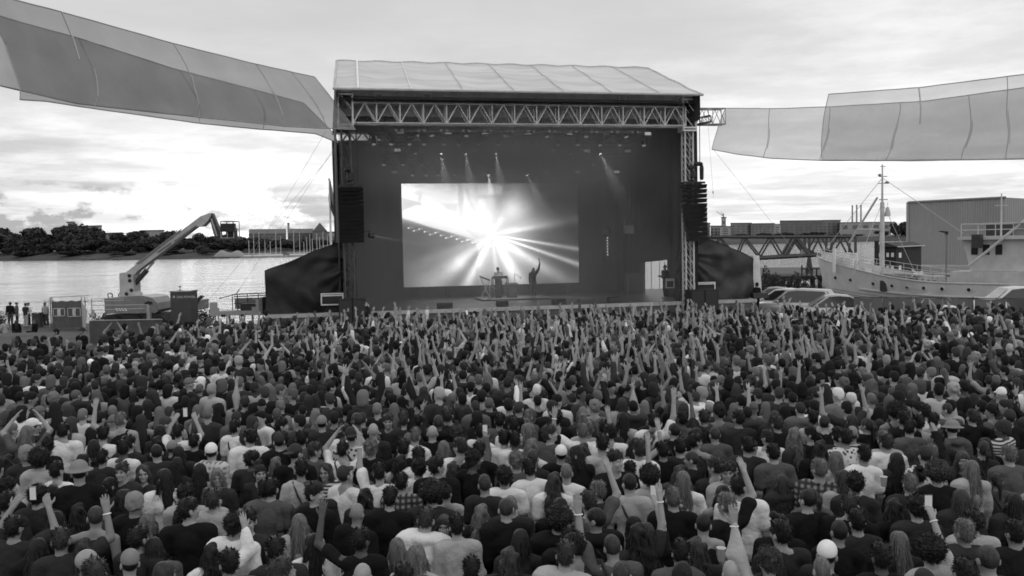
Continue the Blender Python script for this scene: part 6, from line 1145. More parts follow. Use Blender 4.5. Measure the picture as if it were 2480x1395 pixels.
def tufts(VF, kind):
    V, Q = VF; rs = np.random.default_rng(len(V)); c = V[Q].mean(1); nn = np.cross(V[Q[:, 2]] - V[Q[:, 0]], V[Q[:, 3]] - V[Q[:, 1]]); nn /= np.maximum(np.linalg.norm(nn, axis=1, keepdims=True), 1e-9)
    longh = kind in ('bob', 'long', 'wavy'); n = {'short': 420, 'curly': 520, 'afro': 700, 'bob': 420, 'long': 460, 'wavy': 620, 'bun': 160, 'pony': 200, 'buzz': 0}.get(kind, 0)
    ok = np.nonzero((c[:, 2] < 1.69) if longh else (c[:, 2] > 1.50))[0]
    if n == 0 or len(ok) == 0: return VF
    i = rs.choice(ok, n); p = c[i]; nr = nn[i] * np.sign(np.einsum('ij,ij->i', nn[i], p - (0, 0, p[:, 2].mean())))[:, None] if False else nn[i]
    flow = np.array((0, -.12, -1.0)) if longh else np.array((0, -.45, -.25)) if kind != 'curly' and kind != 'afro' else np.zeros(3)
    ln = rs.uniform(.05, .12, (n, 1)) if longh else rs.uniform(.012, .028, (n, 1)); d = flow + nr * (.22 if longh else .75) + rs.normal(size=(n, 3)) * (.16 if longh else .45); d /= np.linalg.norm(d, axis=1, keepdims=True)
    t = np.cross(nr, d); t /= np.maximum(np.linalg.norm(t, axis=1, keepdims=True), 1e-6); w_ = rs.uniform(.004, .008, (n, 1)); b = p - nr * .004; tip = p + d * ln + nr * .002
    P = np.stack([b - t * w_, b + t * w_, tip + t * w_ * .25, tip - t * w_ * .25], 1).reshape(-1, 3); q = np.arange(4 * n).reshape(-1, 4) + len(V)
    return np.concatenate([V, P]), np.concatenate([Q, q])
def to_mesh(name, VF, smooth=True):
    V, Fq = VF; me = bpy.data.meshes.new(name); n, m = len(V), len(Fq)
    me.vertices.add(n); me.vertices.foreach_set('co', V.astype(np.float32).ravel()); me.loops.add(m * 4); me.polygons.add(m)
    me.loops.foreach_set('vertex_index', Fq.astype(np.int32).ravel()); me.polygons.foreach_set('loop_start', np.arange(0, m * 4, 4, dtype=np.int32)); me.polygons.foreach_set('loop_total', np.full(m, 4, np.int32))
    me.polygons.foreach_set('use_smooth', np.ones(m, bool)); me.update(calc_edges=True); return me
_cache = {}
def cached(key, fn):
    if key not in _cache: _cache[key] = fn()
    return _cache[key]
def skin_mat(name, val):
    m = grey(name, val, .55, .12, 12, bump=.08, bscale=90, spec=.35); return m
SKIN = {'a': skin_mat('skin_fair', .29), 'b': skin_mat('skin_medium', .23), 'c': skin_mat('skin_tanned', .19), 'd': skin_mat('skin_dark', .07)}
def hair_m(name, v): return grey(name, v, .5, .75, 8, bump=.5, bscale=30, spec=.28, stretch=(3.5, 3.5, .35))
HAIRM = {'D': hair_m('dark_hair', .011), 'B': hair_m('brown_hair', .035), 'F': hair_m('fair_hair', .125), 'G': hair_m('grey_hair', .11)}
HATM = {'W': grey('white_cap_cloth', .72, .85, .08, 14), 'D': grey('dark_cap_cloth', .03, .85, .2, 14), 'G': grey('grey_cap_cloth', .20, .85, .12, 14)}
def cl(name, v, var=.12): return grey(name, v, .92, var, 5, bump=.35, bscale=22, spec=.1)
CLO = {'w': cl('white_cotton', .74, .07), 'p': cl('pale_cotton', .38), 'g': cl('grey_cotton', .095), 'd': cl('dark_cotton', .032, .2), 'k': cl('black_cotton', .013, .25)}
def pattern(name, kind, a, b):
    m = bpy.data.materials.new(name); m.use_nodes = True; t = m.node_tree; bs = t.nodes['Principled BSDF']; bs.inputs['Roughness'].default_value = .9; bs.inputs['Specular IOR Level'].default_value = .1
    tcn = t.nodes.new('ShaderNodeTexCoord'); mix = t.nodes.new('ShaderNodeMix'); mix.data_type = 'RGBA'; mix.inputs['A'].default_value = (a, a, a, 1); mix.inputs['B'].default_value = (b, b, b, 1)
    if kind == 'check':
        outs = []
        for d in ('X', 'Z'):
            wv = t.nodes.new('ShaderNodeTexWave'); wv.bands_direction = d; wv.inputs['Scale'].default_value = 4.5; t.links.new(tcn.outputs['Object'], wv.inputs['Vector']); outs.append(wv.outputs['Fac'])
        ad = t.nodes.new('ShaderNodeMath'); ad.operation = 'MULTIPLY'; t.links.new(outs[0], ad.inputs[0]); t.links.new(outs[1], ad.inputs[1]); t.links.new(ad.outputs[0], mix.inputs['Factor'])
    elif kind == 'stripe':
        wv = t.nodes.new('ShaderNodeTexWave'); wv.bands_direction = 'Z'; wv.inputs['Scale'].default_value = 7.5; t.links.new(tcn.outputs['Object'], wv.inputs['Vector']); cr_ = t.nodes.new('ShaderNodeMapRange'); cr_.inputs[1].default_value = .4; cr_.inputs[2].default_value = .6; t.links.new(wv.outputs['Fac'], cr_.inputs[0]); t.links.new(cr_.outputs[0], mix.inputs['Factor'])
    else:
        vo = t.nodes.new('ShaderNodeTexVoronoi'); vo.inputs['Scale'].default_value = 18 if kind == 'floral' else 13; vo.feature = 'F1' if kind == 'floral' else 'DISTANCE_TO_EDGE'; t.links.new(tcn.outputs['Object'], vo.inputs['Vector']); cr_ = t.nodes.new('ShaderNodeMapRange'); cr_.inputs[1].default_value = .25 if kind == 'floral' else .05; cr_.inputs[2].default_value = .4 if kind == 'floral' else .12; t.links.new(vo.outputs['Distance'], cr_.inputs[0]); t.links.new(cr_.outputs[0], mix.inputs['Factor'])
    t.links.new(mix.outputs['Result'], bs.inputs['Base Color']); return m
PAT = {'c': pattern('dark_check', 'check', .035, .30), 'C': pattern('pale_check', 'check', .55, .14), 's': pattern('striped_knit', 'stripe', .05, .50), 'f': pattern('floral_print', 'floral', .06, .60), 'x': pattern('lattice_print', 'lattice', .50, .05)}
TRS = {'k': grey('black_trousers', .02, .9, .2, 6), 'b': grey('dark_jeans', .06, .9, .25, 6), 'p': grey('pale_trousers', .34, .9, .15, 6)}
SHADE = {'w': 'white', 'p': 'pale', 'g': 'grey', 'd': 'dark', 'k': 'black'}
KINDT = {'t': 'T-shirt', 'l': 'long-sleeved top', 'h': 'hooded top', 'v': 'vest top'}
PATT = {'c': 'dark checked', 'C': 'pale checked', 's': 'striped', 'f': 'flower print', 'x': 'lattice patterned'}
HAIRT = {'s': 'short', 'z': 'close-shaved', 'c': 'curly', 'a': 'big frizzy', 'b': 'chin-length', 'l': 'long straight', 'y': 'long wavy', 'n': 'bun of', 't': 'ponytail of'}
HK = {'s': 'short', 'z': 'buzz', 'c': 'curly', 'a': 'afro', 'b': 'bob', 'l': 'long', 'y': 'wavy', 'n': 'bun', 't': 'pony', 'k': 'cap', 'K': 'cap', 'h': 'bucket', 'e': 'beanie', 'H': 'hoodup'}
HSH = {'D': 'dark', 'B': 'brown', 'F': 'fair', 'G': 'grey', 'W': 'white'}
def hair_text(hc):
    a, b = hc[0], hc[1:]
    if a == 'd': return 'bald head'
    if a in 'kKheH': return HSH[b] + {'k': ' cap', 'K': ' backwards cap', 'h': ' bucket hat', 'e': ' knitted hat', 'H': ' raised hood'}[a]
    return f"{HAIRT[a]} {HSH[b]} hair"
def top_text(tc_):
    return (PATT[tc_[1]] if tc_[0] in 'TL' else SHADE[tc_[1]]) + ' ' + {'T': 'shirt', 'L': 'shirt'}.get(tc_[0], KINDT.get(tc_[0], ''))
def place(o, parent, mat):
    COL.objects.link(o); o.parent = parent
    if o.data.materials: o.material_slots[0].link = 'OBJECT'; o.material_slots[0].material = mat
    return o
def person(P, yaw, hc, tc_, pose, skin, hgt, trs='k', group=None, wide=1.0, sit=False, extras=''):
    fem = hc[0] in 'lybnt'; kind = {'t': 'tee', 'T': 'tee', 'l': 'long', 'L': 'long', 'h': 'hood', 'v': 'tank'}[tc_[0]]
    bm_ = cached(('b', pose, fem, sit), lambda: to_mesh('body', body_sdf(pose, fem=fem, sit=sit).mesh(.0095)))
    if not bm_.materials: bm_.materials.append(SKIN['a'])
    o = bpy.data.objects.new('person', bm_); COL.objects.link(o); s_ = hgt / 1.75; o.scale = (s_ * wide, s_ * wide, s_); o.location = P; o.rotation_euler = (rng.normal() * .035, rng.normal() * .035, yaw)
    if sit: o.location.z -= .87 * s_
    o.material_slots[0].link = 'OBJECT'; o.material_slots[0].material = SKIN[skin]; o['category'] = 'person'
    if group: o['group'] = group
    hm_ = POSE[pose][2:]; HMx = Matrix.Translation(PIV) @ Matrix(rotm(*hm_)).to_4x4() @ Matrix.Translation(-PIV)
    def addhair(k_, mt, nm, turn=0):
        me = cached(('h', k_), lambda: to_mesh(nm, tufts(hair_sdf(k_).mesh(.0105), k_)))
        if not me.materials: me.materials.append(mt)
        h_ = place(bpy.data.objects.new(nm, me), o, mt); h_.matrix_local = HMx @ Matrix.Translation(PIV) @ Matrix.Rotation(turn, 4, 'Z') @ Matrix.Translation(-PIV); return h_
    if hc[0] == 'd': pass
    elif hc[0] in 'kKhe': addhair('buzz', HAIRM['D' if hgt > 1.72 else 'B'], 'hair'); addhair(HK[hc[0]], HATM[hc[1]], {'k': 'cap', 'K': 'cap', 'h': 'bucket_hat', 'e': 'knitted_hat'}[hc[0]], math.pi if hc[0] == 'K' else 0)
    elif hc[0] == 'H': addhair('hoodup', CLO['p'] if hc[1] == 'W' else CLO['d'] if hc[1] == 'D' else CLO['g'], 'raised_hood')
    else: addhair(HK[hc[0]], HAIRM[hc[1]], 'hair')
    tm_ = cached(('t', pose, kind, fem), lambda: to_mesh('top', top_sdf(pose, kind, fem=fem).mesh(.0135)))
    mt = PAT[tc_[1]] if tc_[0] in 'TL' else CLO[tc_[1]]
    if not tm_.materials: tm_.materials.append(mt)
    place(bpy.data.objects.new({'tee': 't_shirt', 'long': 'shirt', 'hood': 'hooded_top', 'tank': 'vest_top'}[kind], tm_), o, mt)
    tr_ = cached(('q', sit), lambda: to_mesh('trousers', legs(SDF().el((0, 0, .92), (.168, .122, .14)), .016, sit).noise(.006, 20, 2).cut((0, 0, -1), -.1).mesh(.022)))
    if not tr_.materials: tr_.materials.append(TRS['k'])
    place(bpy.data.objects.new('trousers', tr_), o, TRS[trs])
    if 'i' in extras:                                     # a face turned to us: eyes, brows and mouth
        for nm, parts, mt in (('eye', [(-.031, .093, 1.634)], HAIRM['D']), ('eye', [(.031, .093, 1.634)], HAIRM['D']), ('eyebrow', [(-.033, .0965, 1.657)], HAIRM['B']), ('eyebrow', [(.033, .0965, 1.657)], HAIRM['B']), ('mouth', [(0, .1035, 1.571)], grey('lips', .12, .5, .1))):
            g = MB()
            for c in parts: g.ball(c, .013 if nm == 'eye' else .02, .006, .0065 if nm == 'eye' else .0045, 8)
            e = g.build(nm, mt, None, True); e.parent = o; e.matrix_local = HMx
    J = joints(pose)
    if 's' in extras:                                     # strap across the back
        g = MB(); g.path([Vector(q) for q in ((-.105, .05, 1.50), (-.10, -.05, 1.475), (-.03, -.128, 1.34), (.06, -.134, 1.18), (.14, -.12, 1.02), (.185, 0, .93))], .014, 6); e = g.build('bag_strap', black, None); e.parent = o
    if 'w' in extras:
        for sh_, e_, wr, w_, side, nm in J:
            if wr[2] > 1.5: g = MB(); g.torus(wr - w_ * .02, .033, .008, w_, 12, 5); e = g.build('wristband', CLO['w'], None, True); e.parent = o; break
    return o
def world_of(o, p): return o.matrix_basis @ Vector(p)
# ---------------------------------------------------------------- the crowd: people placed one by one where the photograph shows them
# px, py of the head, hair, top, pose, turn (degrees, 180 faces the camera), extras
HAND = """
225 1249 zB vk n 0 w|110 1108 aD lp d 0|262 1108 sD td d 0|306 1082 sD tw e -20|440 1043 sD tw p 0|483 1066 sD tk d 0|420 1125 lD td d 0|490 1140 lD vd d 10|542 1152 bF td e 160 i|595 1112 sD td f -10|308 1225 eG lk d 0|368 1262 lF lk d 0
395 1322 lD lg d 0|470 1190 cD lp d 0|503 1192 bB lp e 0|537 1205 sB lp d -8|455 1240 yD lg d 0|550 1272 cD lw d 0|595 1256 sD td k 172 i|630 1185 sD tg d 0|100 1200 cD td d 0|152 1310 sB td R 10 w|290 1368 kG td d 20|335 1310 sD td d 0
124 1262 lD td d 0|66 1100 eG ld d 0|24 1210 sD td L 0|293 1143 sB td d 170 i|327 1157 yB td e 165 i|258 1182 bD td d 150 i|724 1056 sD lg d 0|678 1066 kD lk d 15|825 1092 sD tw c -12 s|910 1083 cF tk d 0|930 1145 sD tw l -8 w|980 1082 sD tk d 0
995 1057 sF tw d 0|1044 1049 dG tk d 0|1113 1076 sB tw e 0|1150 1044 sD tw d 0|1166 1090 sD tk d 0|1228 1062 sD tw d 0|1027 1100 sD tw d 0 s|1057 1126 sD lk f 0|1073 1092 lF td d 0|1132 1112 bD lg P 0 w|977 1168 sD Lc d 0|928 1208 sD lk d 0|848 1240 dB tk d 0
716 1139 sD tp k 8 s|788 1140 yB Ls d 172 i|755 1097 bD td e 20|668 1124 yF Ls d 0|632 1140 nD td e 170 i|636 1191 sD tg d 0|729 1268 lF lp d 0|765 1318 lD lw e 0|1005 1262 sB hw d -10 s|986 1325 lF tw d 0|879 1302 sD tk L 0|1080 1266 lB Tx d 178 i
1116 1275 sD lp k 0|1040 1196 aD td d 0|1160 1242 yF tk d 0|1228 1230 zB lk d 0|1226 1150 cD tw d 0 s|1220 1346 yB td e 0|1130 1382 sD td d 0|855 1390 dB td d 0|1247 1071 sD tw d 0|1346 1093 kW tk d 0|1406 1045 sF tw v 0 w|1467 1046 sD tw e 0
1537 1078 lD vw R 0 w|1578 1061 nF td e 0|1405 1002 kG td d 175 i|1612 1087 sD tk d 0|1648 1092 sD td d 0|1682 1069 sD vd f -20|1736 1051 zB tg d 0|1798 1079 sD td d 0|1282 1107 zB td d 0|1249 1117 cF tg d 0|1313 1132 sD tw d 0|1338 1165 yB tw d 0|1375 1138 zF tw d 0
1440 1188 sF hd e 25|1331 1226 lD lk d 0|1240 1233 zF ld d 0|1525 1136 sD tw r 0|1592 1156 aD tp d 0|1664 1160 lF tw d 0|1630 1206 sG lk d 0|1739 1126 sB td e 0|1790 1140 sD hp d 175 i|1821 1182 sD tw f -15|1728 1196 lD vd d 0 s|1875 1366 cB lp l 0 w|1506 1322 zB tg l 0 sw
1581 1292 lB tk P 0|1703 1322 yB td e -10|1432 1320 sD td e 20|1264 1312 bD td d 0|1777 1388 dB td d 0|1560 1305 yD td r 6 w|1892 1096 sD tg d 0|2046 1059 sD Tf d 0|2145 1069 sB tw d 0|2175 1069 sF tp d 0|2243 1098 kD Tf d 0|2286 1061 sD td d 0|2077 1096 sD tw d 0
2020 1108 bF lp d 0|2173 1113 lD td d 0|2351 1136 lF lp d 0|1975 1129 sF Lc e -10|1897 1166 lB hd d 0 s|2045 1161 lB lp d 0|2076 1166 cD td d 0|2237 1149 nD lk f 20|2190 1166 sF td d 0|2100 1256 sD td d 0|2008 1286 zD tk d 0|2135 1341 sD tk d 0|1995 1338 kW td e -60
2006 1382 zF td d 0|1897 1288 sD td k 0|2183 1306 lF td d 0|2265 1332 aD tp P -6 w|2356 1266 sD lp d 0|2402 1354 zB td d 0|1873 1357 bB td d 0|2330 1210 bB ld d 0|2286 1150 aB tk d 0|2425 1200 lD td d 0|2455 1290 sD tk d 0|2300 1380 sD td d 0|2225 1225 cD td d 0|2160 1230 yD tk d 0
68 1029 kW td f -20|147 1044 sD tw k 0|242 1051 sD tw e 0|270 1021 kG tg d 0 s|300 1078 sD td d 0|387 998 lF td d 0|475 993 lF tp d 0|500 1001 cF td d 0|573 1011 sB tg d 0|333 995 sD tk f 0|477 1042 bB lk d 0|165 995 lB td d 0|919 991 sF tk d 0|955 989 bF td d 0
948 1017 sB td d 178 i|790 1022 kG td d 0 s|834 994 sD td d 0|857 1008 lD td d 0|783 1000 lB td d 0|896 1041 dB td k 0|997 1020 sD tk d 0|1082 996 yF td d 0|1154 984 sB tg d 0|1198 1014 sD tg d 0|1230 1028 sD tw d 0|1090 1050 cB td d 0|1281 1009 sF tg e 60 i|1470 1034 sD td f 0
1405 1034 sF tp d 0|1580 1020 sD tw r 0|1539 984 sD td d 0|1648 1012 sD td F 0|1705 1009 sB td d 0|1743 1004 sD tg e 0|1808 999 sD td d 0|1828 989 kG tg d 0|1943 989 zB tg d 0|1977 984 sD tw d 0 s|2052 989 sD td v 0|2121 999 yD tk d 0|2062 1020 lB tw d 0|2030 1052 sD td d 0
2191 1014 sD tk d 0 s|2230 996 sD tw d 0|2232 1030 sD tp d 0 s|2292 984 sD lp d 0|2352 1009 sB lk d 0|2440 1010 kD tk d 0|2400 1075 lD tk d 0|2450 1100 sF tg d 0|60 1330 lD lk d 0|30 1270 sD td p 0|200 1340 yB td d 0|690 1330 sD td k 0
"""
GRP = 'people packed into the crowd before the stage'
head_z = lambda h: h * .942
occ = []; SPEC = []
def free(x, y, r): return all((x - a) ** 2 + (y - b) ** 2 > r * r for a, b in occ[-4000:])
for ln in HAND.strip().replace('\n', '|').split('|'):
    q = ln.split(); px_, py_ = float(q[0]), float(q[1]); hc, tcode, po, tu = q[2:6]; ex = q[6] if len(q) > 6 else ''
    h = (1.67 if hc[0] in 'lybnt' else 1.78) + rng.normal() * .035; h = min(1.92, max(1.58, h)); P = onz(px_, py_, head_z(h))
    if not free(P.x, P.y, .26): P = P + Vector((0, .2, 0))
    occ.append((P.x, P.y)); SPEC.append([P.x, P.y, h, hc, tcode, po, R(float(tu)), ex, True])
# the gaps between them are filled at the density of the photograph
HC = ['sD'] * 16 + ['sB'] * 9 + ['sF'] * 5 + ['zB'] * 3 + ['zD'] * 3 + ['dB'] * 2 + ['cD'] * 3 + ['cB'] * 2 + ['lD'] * 6 + ['lB'] * 5 + ['lF'] * 5 + ['yB'] * 4 + ['yD'] * 3 + ['yF'] * 2 + ['bD'] * 3 + ['bF'] * 2 + ['nD'] * 2 + ['tB'] * 2 + ['kD'] * 2 + ['kG', 'KD', 'eG', 'eD', 'aD', 'sG', 'hG', 'kW']
TC = ['tk'] * 17 + ['td'] * 13 + ['tg'] * 5 + ['tw'] * 6 + ['tp'] * 3 + ['lk'] * 11 + ['ld'] * 5 + ['lg'] * 3 + ['lp'] * 2 + ['lw'] * 2 + ['hd'] * 3 + ['hk'] * 2 + ['hg'] + ['vk', 'vd', 'Tc', 'Ls', 'Tf', 'LC', 'Lc']
def crowd_ok(x, y):
    px_ = 1240 + x / y * F; v_ = (Vector((x, y, 0)) - SP0).dot(SV)
    lim = (34.6 if px_ > 640 else 33.2 if px_ > 395 else 31.2 if px_ > 235 else 26.6) + .7 * math.sin(px_ * .05) + .5 * math.sin(px_ * .023)
    if y > lim or px_ < -60 or px_ > 2540: return False
    return True
def armprob(px_, y):
    c = math.exp(-((px_ - 1380) / 620) ** 2); d = min(1, max(0, (y - 11) / 14)); base_ = .06 + .66 * c * d
    if px_ < 700: base_ *= .75
    return base_
filler = []
tries = 0
for y0 in np.arange(7.0, 43.0, .5):
    w2 = 1.2 * (y0 + .5) * .5 + 1; n = int(w2 * 2 * .5 * 80)
    r_ = .54 if y0 < 12 else .51 if y0 < 18 else .50
    cell = {}
    near_ = [(a, b) for a, b in occ if abs(b - y0) < 2]
    for x, y in zip(rng.uniform(-w2, w2, n), rng.uniform(y0, y0 + .5, n)):
        if not crowd_ok(x, y): continue
        r_ = (.52 if y0 < 11.5 else .455 if y0 < 18 else .435) * (1 + .22 * math.sin(x * 1.7 + 2.1 * math.sin(y * .8)) * math.sin(y * 1.3 + 1.1 * math.sin(x))) * rng.uniform(.88, 1.15)
        if all((x - a) ** 2 + (y - b) ** 2 > r_ * r_ for a, b in near_):
            near_.append((x, y)); occ.append((x, y)); px_ = 1240 + x / y * F
            hc = HC[rng.integers(len(HC))]; tcode = TC[rng.integers(len(TC))]; ap = armprob(px_, y)
            if y < 16: ap *= .6
            po = rng.choice(list('rlRLbvcFPpghuq'), p=[.11, .11, .07, .06, .10, .05, .06, .07, .03, .02, .09, .09, .08, .06]) if rng.random() < ap else rng.choice(list('dddd11223345efk'))
            h = (1.67 if hc[0] in 'lybnt' else 1.78) + rng.normal() * .075
            filler.append([x, y, min(1.98, max(1.50, h)), hc, tcode, str(po), R(rng.normal() * 17 + (rng.choice((-75, 75, 150, -140)) if rng.random() < .05 else 0)), '', False])
SPEC += filler
vis = []
for s_ in SPEC:
    x, y, h = s_[:3]; d = Vector((x, y, head_z(h) - CAM_H)); zc = d.dot(_f0); pxx = 1240 + F * d.dot(CR) / zc; pyy = 697.5 - F * d.dot(CU) / zc; s_.append(pxx); s_.append(pyy); s_.append(zc)
SPEC.sort(key=lambda s_: s_[11]); NEAR_N = 286
near = [s_ for s_ in SPEC if -12 < s_[9] < 2492 and s_[10] < 1405][:NEAR_N]; nid = set(id(s_) for s_ in near)
far = [s_ for s_ in SPEC if id(s_) not in nid and not (s_[11] < near[-1][11] and (s_[10] > 1440))]
# unlike labels for unlike people: look first, then whom they stand beside
for s_ in near: s_.append(f"person with {hair_text(s_[3])} in {top_text(s_[4])}, {'facing the camera' if abs(math.degrees(s_[6])) > 120 else POSETXT[s_[5]]}")
cnt = {}
for s_ in near: cnt[s_[12]] = cnt.get(s_[12], 0) + 1
used = {k for k, c in cnt.items() if c == 1}
short = lambda s_: f"{hair_text(s_[3])} and {top_text(s_[4])}"
def nword(t): return len(re.findall(r"[A-Za-z0-9][A-Za-z0-9'\u2019-]*", t))
import re
for s_ in near:
    if cnt[s_[12]] == 1: continue
    nb = sorted((o for o in near if o is not s_), key=lambda o: (o[0] - s_[0]) ** 2 + (o[1] - s_[1]) ** 2)[:14]; done = None
    for o in nb:
        dx_, dy_ = o[0] - s_[0], o[1] - s_[1]; rel = 'beside' if abs(dx_) > abs(dy_) else ('behind' if dy_ > 0 else 'in front of')
        for nbt in (hair_text(o[3]), top_text(o[4]), short(o)):
            t_ = f"{s_[12]}, {rel} {nbt}"
            if nword(t_) > 16: t_ = f"{s_[12].replace('person with ', 'person, ')}, {rel} {nbt}"
            if nword(t_) <= 16 and t_ not in used: done = t_; break
        if done: break
    s_[12] = done or s_[12]; used.add(s_[12])
tones = ['a'] * 7 + ['b'] * 5 + ['c'] * 2 + ['d']
phone_m = grey('phone_shell', .02, .2, .1, spec=.6); phone_s = lamp_mat('phone_screen', .10)
def phone(P, yaw, lb):
    r = thing('smartphone', lb, 'phone', P, yaw, 'phones held up in the crowd'); MB().box((-.037, -.004, -.075), (.037, .004, .075)).build('case', phone_m, r, inv=False); MB().box((-.033, -.0065, -.068), (.033, -.0045, .068)).build('screen', phone_s, r, inv=False)
nph = 0
for s_ in near:
    x, y, h, hc, tcode, po, tu, ex = s_[:8]
    if not s_[8] and rng.random() < .3 and po in 'd123': ex = 's'
    if not s_[8] and po in 'rlRL' and rng.random() < .4: ex += 'w'
    o = person((x, y, 0), tu + (R(rng.normal() * 5)), hc, tcode, po, tones[rng.integers(len(tones))], h, 'kkbkbp'[rng.integers(6)], GRP, 1.0 + (.05 * rng.normal() if hc[0] not in 'lybnt' else -.02 + .03 * rng.normal()), extras=ex)
    o['label'] = s_[12]
    if po in 'pP':
        J = joints(po); w0 = J[1][2] + J[1][3] * .10; w0 = w0 if po == 'P' else (J[0][2] + J[1][2]) / 2 + (J[0][3] + J[1][3]) * .05; q = world_of(o, w0 + np.array((0, .02, .05)))
        phone(q, tu, f"small phone held up by the {s_[12].split(',')[0].replace('person with', 'person with')}"); nph += 1
# held cups, bags and a backpack
def cup(P, lb):
    r = thing('plastic_cup', lb, 'cup', P, 0, 'plastic cups in the crowd'); MB().lathe((0, 0, 0), [(.030, 0), (.042, .12)], 12).build('beaker', grey('clear_plastic', .35, .2, .1, spec=.6), r, inv=False); MB().torus((0, 0, .12), .042, .003, (0, 0, 1), 12, 4).build('rim', white, r, inv=False)
for px_, py_, h_, lb in ((1747, 1358, 1.55, 'clear plastic cup raised among dark clothes near the lower photo edge'), (607, 1320, 1.22, 'clear plastic cup held beside the person in the white shirt'), (2140, 1178, 1.45, 'pale cup held up beside long dark hair')): cup(onz(px_, py_, h_), lb)
def bag(P, w_, h_, d_, mt, nm, lb):
    r = thing(nm, lb, 'bag', P); g = MB(); g.ball((0, 0, 0), w_, d_, h_, 14); g.build('bag_body', mt, r, True, inv=False); g = MB(); g.ball((0, -d_ * .75, -h_ * .3), w_ * .65, d_ * .5, h_ * .42, 10); g.build('pocket', mt, r, True, inv=False)
    g = MB()
    for s2 in (-1, 1): g.path([Vector((s2 * w_ * .55, d_ * .2, -h_ * .7)), Vector((s2 * w_ * .6, d_ * 1.3, 0)), Vector((s2 * w_ * .5, d_ * .9, h_ * .95)), Vector((s2 * w_ * .4, d_ * .1, h_))], .013, 5)
    g.build('strap', black, r, inv=False); return r
bag(onz(1336, 1348, 1.05), .15, .17, .08, CLO['p'], 'handbag', 'pale soft handbag hanging behind the long dark haired person in black')
bag(onz(1226, 1196, 1.27), .15, .22, .09, CLO['k'], 'backpack', 'black backpack worn by the curly haired person in white')
bag(onz(1018, 1310, 1.22), .14, .2, .08, CLO['d'], 'backpack', 'dark backpack on the white hooded top')
# ---------------------------------------------------------------- the rest of the crowd, one mass
sets = []
for ci, (po, kind, hk) in enumerate([('d', 'tee', 'short'), ('d', 'long', 'long'), ('e', 'tee', 'curly'), ('k', 'long', 'short'), ('f', 'tee', 'bob'), ('r', 'tee', 'short'), ('r', 'long', 'long'), ('l', 'tee', 'short'), ('l', 'long', 'wavy'), ('b', 'tee', 'short'), ('b', 'tank', 'long'), ('R', 'tee', 'short'), ('L', 'tee', 'bob'), ('v', 'tee', 'short'),
        ('c', 'tee', 'short'), ('F', 'long', 'short'), ('p', 'tee', 'short'), ('d', 'tee', 'cap'), ('l', 'tee', 'cap'), ('d', 'hood', 'buzz'), ('r', 'tank', 'bun'), ('d', 'tank', 'long'), ('b', 'long', 'short'), ('g', 'tee', 'short'), ('g', 'long', 'long'), ('h', 'tee', 'curly'), ('h', 'tee', 'bob'), ('u', 'tee', 'short'), ('u', 'tank', 'wavy'), ('q', 'long', 'short'), ('q', 'tee', 'long'), ('1', 'tee', 'short'), ('1', 'long', 'wavy'), ('3', 'tee', 'short'), ('3', 'long', 'long'), ('4', 'tee', 'short'), ('4', 'tee', 'bob')]):
    V, Q, prt = [], [], []; n0 = 0
    hm_ = rotm(*POSE[po][2:])
    for pi, (vf, ratio) in enumerate(((body_sdf(po, far=True).mesh(.019), .24), (hair_sdf(hk, True).mesh(.020), .45), (top_sdf(po, kind, far=True).mesh(.036), .40), (legs(SDF().el((0, 0, .92), (.168, .122, .14)), .02).cut((0, 0, -1), -.05).mesh(.06), .5))):
        me = to_mesh('tmp', vf); ob = bpy.data.objects.new('tmp', me); COL.objects.link(ob); md = ob.modifiers.new('d', 'DECIMATE'); md.ratio = ratio; dg = bpy.context.evaluated_depsgraph_get(); ev = ob.evaluated_get(dg); m2 = ev.to_mesh()
        m2.calc_loop_triangles(); v_ = np.empty(len(m2.vertices) * 3, np.float32); m2.vertices.foreach_get('co', v_); v_ = v_.reshape(-1, 3); tr_ = np.empty(len(m2.loop_triangles) * 3, np.int32); m2.loop_triangles.foreach_get('vertices', tr_)
        if pi == 1: v_ = ((v_ - PIV) @ hm_.T + PIV).astype(np.float32)
        V.append(v_); Q.append(tr_.reshape(-1, 3) + n0); prt.append(np.full(len(v_), pi)); n0 += len(v_); ev.to_mesh_clear(); bpy.data.objects.remove(ob); bpy.data.meshes.remove(me)
    sets.append((po, hk, np.concatenate(V), np.concatenate(Q), np.concatenate(prt)))
bypose = {}
for i, s_ in enumerate(sets): bypose.setdefault(s_[0], []).append(i)
bypose['P'] = bypose['F']; bypose['n'] = bypose['d']; bypose['2'] = bypose['f']; bypose['5'] = bypose['k']
HV = {'D': .011, 'B': .035, 'F': .125, 'G': .11, 'W': .72}; CV = {'w': .74, 'p': .38, 'g': .095, 'd': .032, 'k': .013, 'c': .10, 'C': .36, 's': .22, 'f': .28, 'x': .3}; SVv = {'a': .31, 'b': .25, 'c': .19, 'd': .07}
VV, TT, CC = [], [], []; n0 = 0
